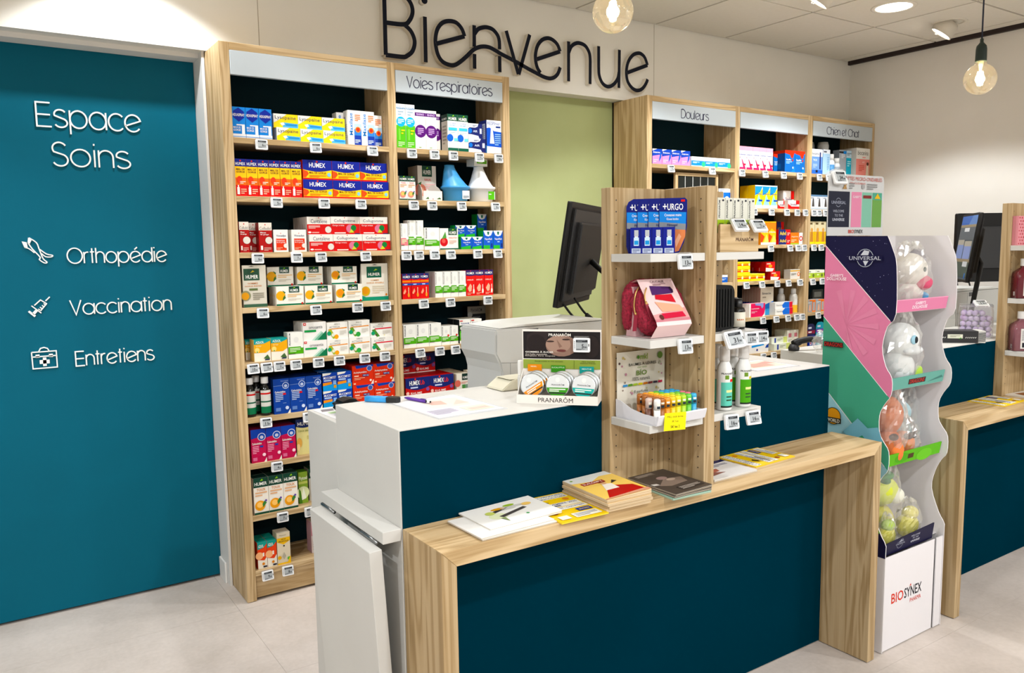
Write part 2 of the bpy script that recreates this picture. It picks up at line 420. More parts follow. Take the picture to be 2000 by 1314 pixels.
struct(MB().box(X1-.03, Y0R, CEIL-.022, X1-.004, YF, CEIL+.008, M('2a1e1c', .8)).obj('shadow_gap_strip'))  # dark strip painted in for the shadow gap at the ceiling edge
# walls
wb = struct(MB().box(X0, YF, 2.336, X1, YF+.09, CEIL+.01, WALLM).obj('wall_back'))
for x in (1.099, 3.428):
    MB().box(x-.0015, YF-.0008, 2.336, x+.0015, YF, CEIL, M('a59d8c', .8)).obj('panel_joint', wb)
struct(MB().box(2.255, 3.672, 0, 3.185, 3.74, 2.34, GREEN).obj('wall_recess'))
struct(MB().box(X1, Y0R, 0, X1+.1, 3.75, CEIL+.01, WALLR).obj('wall_right'))
struct(MB().box(X0-.1, Y0R, 0, X0, 3.8, CEIL+.01, FARW).obj('wall_left'))
struct(MB().box(X0, Y0R-.1, 0, X1, Y0R, CEIL+.01, FARW).obj('wall_front'))
struct(MB().box(X0, 3.79, 0, X1, 3.85, CEIL, M('5a564e', .8)).obj('wall_behind'))
struct(MB().box(X0, YF, 0, -1.05, 3.75, 2.336, WALLM).obj('wall_corner'))
# sliding door with lettering
dr = struct(MB().box(-1.04, 3.748, .012, .857, 3.788, 2.40, TEALDOOR).obj('door_1'))
LETW = M('f6f6f2', .4); LETS = M('dfe3e0', .5)
for st, x0, x1, z, cap, w in (('Espace', .251, .629, 2.006, .093, .0058), ('Soins', .295, .582, 1.853, .093, .0058), ('Orthopédie', .322, .700, 1.461, .062, .0047), ('Vaccination', .319, .708, 1.250, .060, .0047), ('Entretiens', .325, .626, 1.037, .060, .0047)):
    mb = MB(); sign_text(mb, st, x0, x1, z, cap, 3.740, 3.748, w, LETW, LETS)
    mb.obj('lettering', dr)
LEGS = [[(0.193, 1.566), (0.217, 1.547), (0.224, 1.525), (0.23, 1.503), (0.237, 1.481), (0.249, 1.468), (0.24, 1.465), (0.223, 1.479), (0.226, 1.489), (0.202, 1.521), (0.189, 1.545)], [(0.227, 1.52), (0.249, 1.501), (0.27, 1.495), (0.265, 1.489), (0.246, 1.49), (0.232, 1.503)], [(0.176, 1.528), (0.19, 1.523), (0.208, 1.506)]]
LEGF = [[(0.167, 1.552), (0.184, 1.548), (0.186, 1.529), (0.175, 1.527)], [(0.19, 1.567), (0.201, 1.556), (0.193, 1.54), (0.187, 1.547)]]
SYR = [[(0.193, 1.296), (0.216, 1.317), (0.236, 1.301), (0.213, 1.273)], [(0.183, 1.295), (0.215, 1.264)], [(0.233, 1.312), (0.249, 1.328)], [(0.206, 1.281), (0.211, 1.276)], [(0.212, 1.288), (0.218, 1.282)], [(0.22, 1.295), (0.224, 1.29)], [(0.226, 1.302), (0.231, 1.297)]]
SYRF = [[(0.197, 1.28), (0.204, 1.273), (0.19, 1.257), (0.183, 1.265)], [(0.175, 1.276), (0.196, 1.255), (0.19, 1.249), (0.169, 1.271)]]
CASE = [[(0.17, 1.107), (0.257, 1.107), (0.257, 1.04), (0.171, 1.04), (0.17, 1.107)], [(0.195, 1.108), (0.202, 1.121), (0.215, 1.124), (0.227, 1.119), (0.232, 1.108)], [(0.171, 1.088), (0.257, 1.088)]]
CASEF = [[(0.183, 1.096), (0.197, 1.097), (0.197, 1.084), (0.183, 1.084)], [(0.23, 1.096), (0.244, 1.096), (0.244, 1.083), (0.23, 1.084)], [(0.208, 1.083), (0.22, 1.083), (0.22, 1.048), (0.207, 1.048)], [(0.196, 1.073), (0.231, 1.073), (0.231, 1.058), (0.196, 1.058)]]
for ln, fi, sm in ((LEGS, LEGF, 1), (SYR, SYRF, 0), (CASE, CASEF, 0)):
    mb = MB()
    for p in ln: mb.ribbon(smooth_line(p, 3) if sm else p, .0042, 3.7405, 3.748, LETW, LETS)
    for p in fi: mb.prism(p, 1, 3.7405, 3.748, LETW)
    mb.obj('icon', dr)
struct(MB().box(.8585, 3.60, 0, .8695, 3.79, 2.336, M('dedcd8', .5)).obj('door_frame'))
struct(MB().box(-1.04, 3.650, 2.317, .8585, 3.744, 2.336, M('dedcd8', .5)).obj('trim_2'))
struct(MB().box(.849, 3.640, 0, .8580, 3.742, .098, M('e6e4e0', .5)).obj('baseboard_back', bevel=.002))

# big raised word over the shelves
NAVY = M('0b1020', .6, spec=.15); PALE = M('ddd5c6', .55)
BIENV = [('B', [[(1.682, 2.681), (1.681, 2.407)], [(1.683, 2.681), (1.749, 2.695), (1.781, 2.693), (1.809, 2.674), (1.825, 2.648), (1.827, 2.616), (1.811, 2.582), (1.781, 2.559), (1.688, 2.554)], [(1.781, 2.559), (1.817, 2.532), (1.835, 2.488), (1.823, 2.443), (1.793, 2.416), (1.768, 2.408), (1.681, 2.407)]]), ('i', [[(1.893, 2.61), (1.892, 2.397)]]), ('e', [[(1.951, 2.491), (2.113, 2.547)], [(2.113, 2.547), (2.098, 2.581), (2.067, 2.606), (2.026, 2.608), (1.988, 2.594), (1.961, 2.562), (1.949, 2.521), (1.949, 2.484), (1.96, 2.441), (1.983, 2.412), (2.018, 2.4), (2.053, 2.402), (2.089, 2.424), (2.126, 2.455), (2.163, 2.488), (2.196, 2.505), (2.228, 2.512), (2.261, 2.511), (2.293, 2.501), (2.331, 2.487), (2.427, 2.457), (2.489, 2.435), (2.551, 2.415), (2.599, 2.401), (2.638, 2.397), (2.668, 2.406), (2.693, 2.428), (2.709, 2.463)]]), ('n', [[(2.17, 2.608), (2.168, 2.503)], [(2.169, 2.469), (2.168, 2.397)], [(2.173, 2.568), (2.193, 2.592), (2.221, 2.604), (2.249, 2.608), (2.281, 2.602), (2.309, 2.578), (2.319, 2.549), (2.32, 2.51)], [(2.32, 2.476), (2.32, 2.396)]]), ('v', [[(2.362, 2.607), (2.434, 2.397)], [(2.51, 2.607), (2.437, 2.397)]]), ('e', [[(2.554, 2.487), (2.709, 2.545)], [(2.709, 2.545), (2.69, 2.58), (2.655, 2.601), (2.621, 2.603), (2.587, 2.588), (2.56, 2.557), (2.546, 2.513), (2.547, 2.475), (2.558, 2.442), (2.577, 2.42)]]), ('n', [[(2.767, 2.605), (2.765, 2.395)], [(2.768, 2.547), (2.786, 2.581), (2.817, 2.601), (2.848, 2.605), (2.884, 2.595), (2.91, 2.564), (2.917, 2.529), (2.917, 2.481), (2.916, 2.395)]]), ('u', [[(2.978, 2.606), (2.978, 2.544), (2.978, 2.488), (2.982, 2.448), (3.0, 2.414), (3.028, 2.396), (3.06, 2.396), (3.093, 2.415), (3.118, 2.446), (3.127, 2.48)], [(3.131, 2.605), (3.127, 2.394)]]), ('e', [[(3.188, 2.484), (3.347, 2.544)], [(3.347, 2.544), (3.326, 2.584), (3.297, 2.602), (3.268, 2.602), (3.234, 2.588), (3.205, 2.558), (3.188, 2.519), (3.184, 2.477), (3.194, 2.437), (3.223, 2.407), (3.257, 2.394), (3.292, 2.399), (3.321, 2.42), (3.341, 2.448), (3.349, 2.465)]])]
sg = thing('wall_sign', 'large navy raised letters reading Bienvenue high on the beige wall', 'sign', (1.68, 3.58, 2.39))
for ch, strokes in BIENV:
    mb = MB()
    for i, p in enumerate(strokes):
        mb.ribbon(smooth_line(p, 5), .0210, 3.548+.0004*i, 3.5795, NAVY, PALE)
    if ch == 'i': mb.lathe([(.0165, 0), (.0165, .031)], (1.893, 3.5485, 2.685), PALE, 20, ax=1); mb.lathe([(.0165, 0), (.0165, .0004)], (1.893, 3.548, 2.685), NAVY, 20, ax=1)
    mb.obj('letter_'+ch, sg)

# ------------------------------------------------------------------ recessed lamps
GLOW = emitter('lamp_diffuser', 'fff6ea', 9.0)
RING = M('d9d4c8', .5)
def downlight():
    t = thing('ceiling_downlight', '', 'ceiling lamp')
    m = MB(); m.lathe([(.117, 0), (.117, -.003), (.110, -.004), (.094, -.004), (.094, 0)], (0, 0, 0), RING, 40, cap=False); local(m, 'ring', t)
    m = MB(); m.lathe([(.0935, 0), (.0935, -.002)], (0, 0, 0), GLOW, 40); local(m, 'diffuser', t)
    return t
def tiltspot():
    t = thing('ceiling_spotlight', '', 'ceiling lamp')
    m = MB(); m.lathe([(.092, 0), (.092, -.003), (.086, -.004), (.070, -.004), (.070, 0)], (0, 0, 0), RING, 36, cap=False); local(m, 'ring', t)
    a = Vector((-.28, .52, -.80)).to_track_quat('-Z', 'Y').to_matrix().to_4x4()
    m = MB(); m.lathe([(.001, .0), (.050, .0), (.062, -.020), (.064, -.082), (.060, -.082), (.058, -.070)], (0, 0, 0), M('cfc9bd', .5), 30, cap=False); m.xf(Matrix.Translation((0, 0, .004)) @ a)
    local(m, 'housing', t)
    m = MB(); m.lathe([(.058, -.072), (.058, -.070)], (0, 0, 0), GLOW, 30); m.xf(Matrix.Translation((0, 0, .004)) @ a); local(m, 'diffuser', t)
    m = MB(); m.tube([(.0, .058, -.02), (.012, .085, -.05), (-.012, .085, -.05), (0, .058, -.02)], .0022, RING, 6); local(m, 'spring_clip', t)
    return t
d0 = downlight(); s0 = tiltspot()
PLACE = ['near the right wall, over the bays', 'above the sage green recess', 'above the respiratory bay', 'over the left aisle before the door', 'added unseen over the far left aisle', 'added unseen just behind the camera, left', 'added unseen just behind the camera, right', 'added unseen far behind the camera, leftmost', 'added unseen far behind the camera, rearmost', 'added unseen far behind the camera, right of centre', 'added unseen far behind the camera by the right wall', 'close to the wall above the teal door']
for i, (x, y) in enumerate(DOWN+WASH):
    t = d0 if i == 0 else copy_tree(d0); t.location = (x, y, CEIL)
    t['label'] = 'round white recessed downlight in ceiling ' + PLACE[i]; t['group'] = 'round ceiling downlights'
SPL = ['beside the right wall', 'above the sage green recess', 'above the leftmost shelf bay', 'above the Douleurs bay']
for i, (x, y, dx, dy) in enumerate(SPOT):
    t = s0 if i == 0 else copy_tree(s0); t.location = (x, y, CEIL)
    t['label'] = 'small tilted ceiling spotlight ' + SPL[i]; t['group'] = 'tilted ceiling spotlights'

# ------------------------------------------------------------------ pendant bulbs
FIL = emitter('filament', 'ffd58a', 60.0)
FIL2 = emitter('filament_core', 'fff1d0', 90.0)
GLASSB = clear_plastic('bulb_glass', 'fff7e6', .08, .03, .12)
def pendant(x, y, z, r, label):
    t = thing('pendant_lamp', label, 'pendant lamp', (x, y, z), group='bare bulb pendants')
    prof = []
    for i in range(15):
        a = math.radians(-90+i*158/14); prof.append((max(.001, r*math.cos(a)), r*math.sin(a)))
    prof += [(r*.36, r*1.02), (r*.30, r*1.12), (r*.29, r*1.22)]
    m = MB(); m.lathe(prof, (0, 0, 0), GLASSB, 32, cap=False); bulb = local(m, 'bulb', t)
    m = MB()
    for k in range(4):
        a = math.pi/2*k+.4; m.tube([(r*.10*math.cos(a), r*.10*math.sin(a), -r*.40), (r*.17*math.cos(a), r*.17*math.sin(a), r*.05), (r*.10*math.cos(a), r*.10*math.sin(a), r*.48)], .0042, FIL2, 8)
    local(m, 'filament', bulb)
    m = MB(); m.lathe([(r*.05, -r*.1), (r*.06, r*.5), (r*.14, r*.9), (r*.20, r*1.2)], (0, 0, 0), M('e9e2c8', .2), 14); local(m, 'stem', bulb)
    SOCK = M('0f2420', .5)
    m = MB(); m.lathe([(r*.345, r*1.13), (r*.345, r*1.20), (r*.335, r*1.9), (r*.30, r*2.12), (r*.14, r*2.32), (r*.11, r*2.36), (r*.11, r*2.58), (.003, r*2.6)], (0, 0, 0), SOCK, 26); local(m, 'socket', t)
    m = MB(); m.tube([(0, 0, r*2.55), (0, 0, CEIL-z)], .0035, M('1c2236', .7), 8); local(m, 'cord', t)
    m = MB(); m.lathe([(.045, -.022), (.045, 0)], (0, 0, CEIL-z), SOCK, 24); local(m, 'ceiling_rose', t)
    L = bpy.data.lights.new('bulb_light', 'POINT'); L.energy = 4.0; L.color = (1, .78, .45); L.shadow_soft_size = .02
    o = bpy.data.objects.new('bulb_light', L); COL.objects.link(o); o.parent = t
pendant(1.607, 1.85, 2.180, .0598, 'lit globe filament bulb hanging before the word Bienvenue')
pendant(3.717, 1.85, 2.203, .0660, 'lit globe filament bulb on dark socket and cord at upper right')

# ================================================================== SHELF UNITS
ZS = {1: 1.960, 2: 1.725, 3: 1.495, 4: 1.267, 5: 1.036, 6: .801, 7: .603, 8: .376, 9: .133}
YU, YB, TOPZ = 3.372, 3.625, 2.333
HEADM = mottled('header_board', 'b9c2c8', 'bdc6cc', 3, .4, spec=.3)
INK = M('1d1d40', .6)
BAYS = {1: (.872, .912, 1.600, 1.6175), 2: (1.6180, 1.640, 2.217, 2.258), 3: (3.180, 3.218, 3.907, 3.9275), 4: (3.928, 3.949, 4.609, 4.6340), 5: (4.6345, 4.660, 5.331, 5.3590)}
BAYLAB = {1: 'tall oak shelf unit with blank header beside the teal door', 2: 'tall oak shelf unit headed Voies respiratoires beside the sage recess', 3: 'tall oak shelf unit headed Douleurs right of the sage recess', 4: 'tall oak shelf unit with blank header next to Douleurs', 5: 'tall oak shelf unit headed Chien et Chat by the right wall'}
HEADT = {2: ('Voies respiratoires', 1.697, 2.156, 2.232), 3: ('Douleurs', 3.444, 3.670, 2.227), 5: ('Chien et Chat', 4.808, 5.171, 2.224)}
for b, (xa, xi, xj, xb) in BAYS.items():
    u = thing('shelf_unit', BAYLAB[b], 'shelving', (xa, YU, 0), group='oak shelf units along the back wall')
    MB().box(xa, YU, 0.002, xi, YB+.03, TOPZ, OAK_Z).obj('side_panel', u, bevel=.0012)
    MB().box(xj, YU, 0.002, xb, YB+.03, TOPZ, OAK_Z).obj('side_panel', u, bevel=.0012)
    MB().box(xi, YU, TOPZ-.030, xj, YB+.03, TOPZ, OAK_X).obj('top_panel', u, bevel=.001)
    MB().box(xi, YB, .02, xj, YB+.02, TOPZ-.03, TEALSHADE).obj('back_panel', u)
    for k, z in ZS.items():
        MB().box(xi, YU, z-.023, xj, YB, z, OAK_X).obj('shelf', u, bevel=.001)
    MB().box(xi, YU+.010, .012, xj, YU+.028, ZS[9]-.024, OAK_X).obj('plinth', u)
    h = MB().box(xi+.001, YU-.002, 2.207, xj-.001, YU+.018, TOPZ-.031, HEADM).obj('header_board', u, bevel=.001)
    if b in HEADT:
        st, x0, x1, z = HEADT[b]; mb = MB(); sign_text(mb, st, x0, x1, z, .049, YU-.0032, YU-.002, .0038, INK, INK); mb.obj('lettering', h)
        h['label'] = 'white header board reading ' + st
    mb = MB()
    for x, s in ((xi, 1), (xj, -1)):
        for yy in (YU+.045, YU+.20):
            z = .2
            while z < 2.15:
                mb.add([(x+s*.0003, yy-.002, z-.002), (x+s*.0003, yy+.002, z-.002), (x+s*.0003, yy+.002, z+.002), (x+s*.0003, yy-.002, z+.002)], [(0, 1, 2, 3)], DARK); z += .032
    o = mb.obj('pin_holes', u); o['kind'] = 'stuff'

# ================================================================== COUNTERS
def counter(dx, side, xr):
    c = thing('sales_counter', 'white and petrol blue sales counter with oak ledge, ' + side, 'counter', (.841+dx, 1.567, 0), group='sales counters')
    B = lambda *a, **k: MB().box(a[0]+dx, a[1], a[2], a[3]+dx, *a[4:])
    B(.841, 1.769, .004, xr-.02, 2.184, 1.056, WHITE_LAM).obj('body', c, bevel=.0012)
    B(.841, 2.1845, .004, xr-.02, 2.423, 1.002, WHITE_LAM).obj('desk', c, bevel=.0012)
    B(.8445, 1.7665, .006, xr-.024, 1.7688, 1.0525, TEAL).obj('front_panel', c)
    # mitred oak bridge: left leg, top, right leg
    t = .041; y0, y1 = 1.567, 1.766; zt = .805
    xl = .843
    m = MB(); m.prism([(xl+dx, .003), (xl+t+dx, .003), (xl+t+dx, zt-t), (xl+dx, zt-.0002)], 1, y0, y1, OAKSHADE_Z); m.obj('leg', c, bevel=.001)
    m = MB(); m.prism([(xr-t+dx, .003), (xr+dx, .003), (xr+dx, zt-.0002), (xr-t+dx, zt-t)], 1, y0, y1, OAKSHADE_Z); m.obj('leg', c, bevel=.001)
    m = MB(); m.prism([(xl+.0003+dx, zt), (xl+t+.0003+dx, zt-t), (xr-t-.0003+dx, zt-t), (xr-.0003+dx, zt)], 1, y0, y1, OAKD_X); m.obj('ledge', c, bevel=.001)
    return c
ca = counter(0, 'nearer of the two', 2.600)
cb = counter(2.306, 'behind the cardboard display', 2.950)
# hinged flap on the near counter's end
MB().box(.790, 1.768, .775, .8405, 2.190, .806, WHITE_LAM).obj('hinge_rail', ca, bevel=.0012)
m = MB(); m.box(-.034, 0, -.72, 0, .418, 0, WHITE_LAM); m.xf(Matrix.Translation((.7875, 1.770, .764)) @ Matrix.Rotation(math.radians(-3.0), 4, 'Y'))
m.obj('flap', ca, bevel=.0014)
STEEL = M('8d8f90', .3, .9)
for ya, yb in ((1.80, 1.90), (2.09, 2.185)):
    m = MB(); m.tube([(.790, ya, .770), (.790, yb, .770)], .0048, STEEL, 10); m.obj('hinge', ca)

# T-shaped oak display towers standing on the ledges
def tower(dx, side):
    t = thing('display_tower', 'oak display tower with white shelves on ' + side, 'display stand', (1.49+dx, 1.563, .805), group='oak display towers')
    zt = 1.663; z0 = .8055
    def holes(mb, pl, val, cols, off):
        for cpos in cols:
            z = .86
            while z < 1.63:
                n = 8; pts = []
                for k in range(n):
                    a = 2*math.pi*k/n; pts.append((cpos+.0022*math.cos(a), z+.0022*math.sin(a)))
                if pl == 'y': mb.poly([(p[0]+dx, val-.0003, p[1]) for p in pts], DARK)
                else: mb.poly([(val+off+dx, p[0], p[1]) for p in (pts if off > 0 else pts)], DARK)
                z += .032
    m = MB().box(1.490+dx, 1.727, z0, 1.952+dx, 1.766, zt, OAKSHADE_Z); p = m.obj('back_panel', t, bevel=.001)
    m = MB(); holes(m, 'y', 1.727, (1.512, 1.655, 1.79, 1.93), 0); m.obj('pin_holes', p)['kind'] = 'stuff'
    m = MB().box(1.700+dx, 1.563, z0, 1.742+dx, 1.7265, zt, OAKSHADE_Z); p = m.obj('centre_panel', t, bevel=.001)
    m = MB(); holes(m, 'x', 1.700, (1.585, 1.700), -.0003); m.obj('pin_holes', p)['kind'] = 'stuff'
    for z in (1.478, 1.246, 1.013):
        MB().box(1.4925+dx, 1.567, z-.022, 1.6995+dx, 1.7265, z, WHITE_LAM).obj('shelf', t, bevel=.001)
        MB().box(1.7425+dx, 1.567, z-.022, 1.9500+dx, 1.7265, z, WHITE_LAM).obj('shelf', t, bevel=.001)
    return t
tower(0, 'the nearer counter'); tower(2.306, 'the right counter')

# ================================================================== PRODUCTS
def hump(v0, v1, dip, c, n=8, up=False):      # band from v0 to top with a curved lower edge
    pts = [(i/n, v0 - dip*math.sin(math.pi*i/n)) for i in range(n+1)]
    return ('P', pts + [(1, v1), (0, v1)], c)
WH, INKB = 'f2f1ec', '23305e'
def pran(c='57a82a', split=.45, bot=.17, name='PRANAROM'):
    return [('R', 0, bot, 1, split, c), ('V', name, .06, split+.06, .17, .97, '4a4a58'), ('E', .55, .72, .16, .10, 'e2e2de'), ('O', .92, split, .055, WH), ('L', .1, bot+.09, .8, split-.05, 3, 'd8eec4'), ('R', 0, bot, .45, bot+.025, '2e3a20')]
def humer(orange='eeb043', ink='e2c096'):
    return [('R', 0, 0, 1, .09, '1d6b4c'), ('O', .16, .52, .25, 'e9b23a'), ('O', .16, .55, .18, orange), ('P', [(.22, .25), (.34, .40), (.30, .55), (.24, .42)], '3c6b34'), ('P', [(.22, .80), (.34, .70), (.30, .62)], '44703a'),
            ('R', .46, .68, .84, 1, '123f33'), ('B', 'HUMER', .50, .72, .80, .86, WH), ('P', [(.60, .90), (.66, .97), (.70, .92)], '8cc63f'), ('L', .40, .45, .95, .60, 2, ink), ('L', .42, .26, .90, .36, 2, 'c9c4b8'), ('O', .93, .09, .055, 'c8352c')]
def humerv(ink='d98a4a', body='e8a24a', top=.74):
    return [('R', 0, 0, 1, .055, '1b4a38'), ('R', 0, top, 1, 1, '173f31'), ('B', 'HUMER', .08, top+.05, .92, top+.14, WH), ('P', [(.45, top+.17), (.60, top+.23), (.66, top+.18)], '8cc63f'),
            ('B', 'TOUX', .2, top-.10, .8, top-.03, ink), ('L', .1, top-.24, .9, top-.13, 2, 'e3b48e'), ('O', .40, .24, .14, body), ('O', .38, .26, .08, 'f2c27a'), ('P', [(.6, .18), (.85, .30), (.7, .36), (.55, .28)], '3f7a3c'), ('O', .80, .36, .03, '6b55a0')]
HUMB = [hump(.52, 1, .10, '19308f'), ('B', 'HUMEX', .22, .62, .78, .86, WH), ('O', .49, .92, .05, 'd94b3d')]
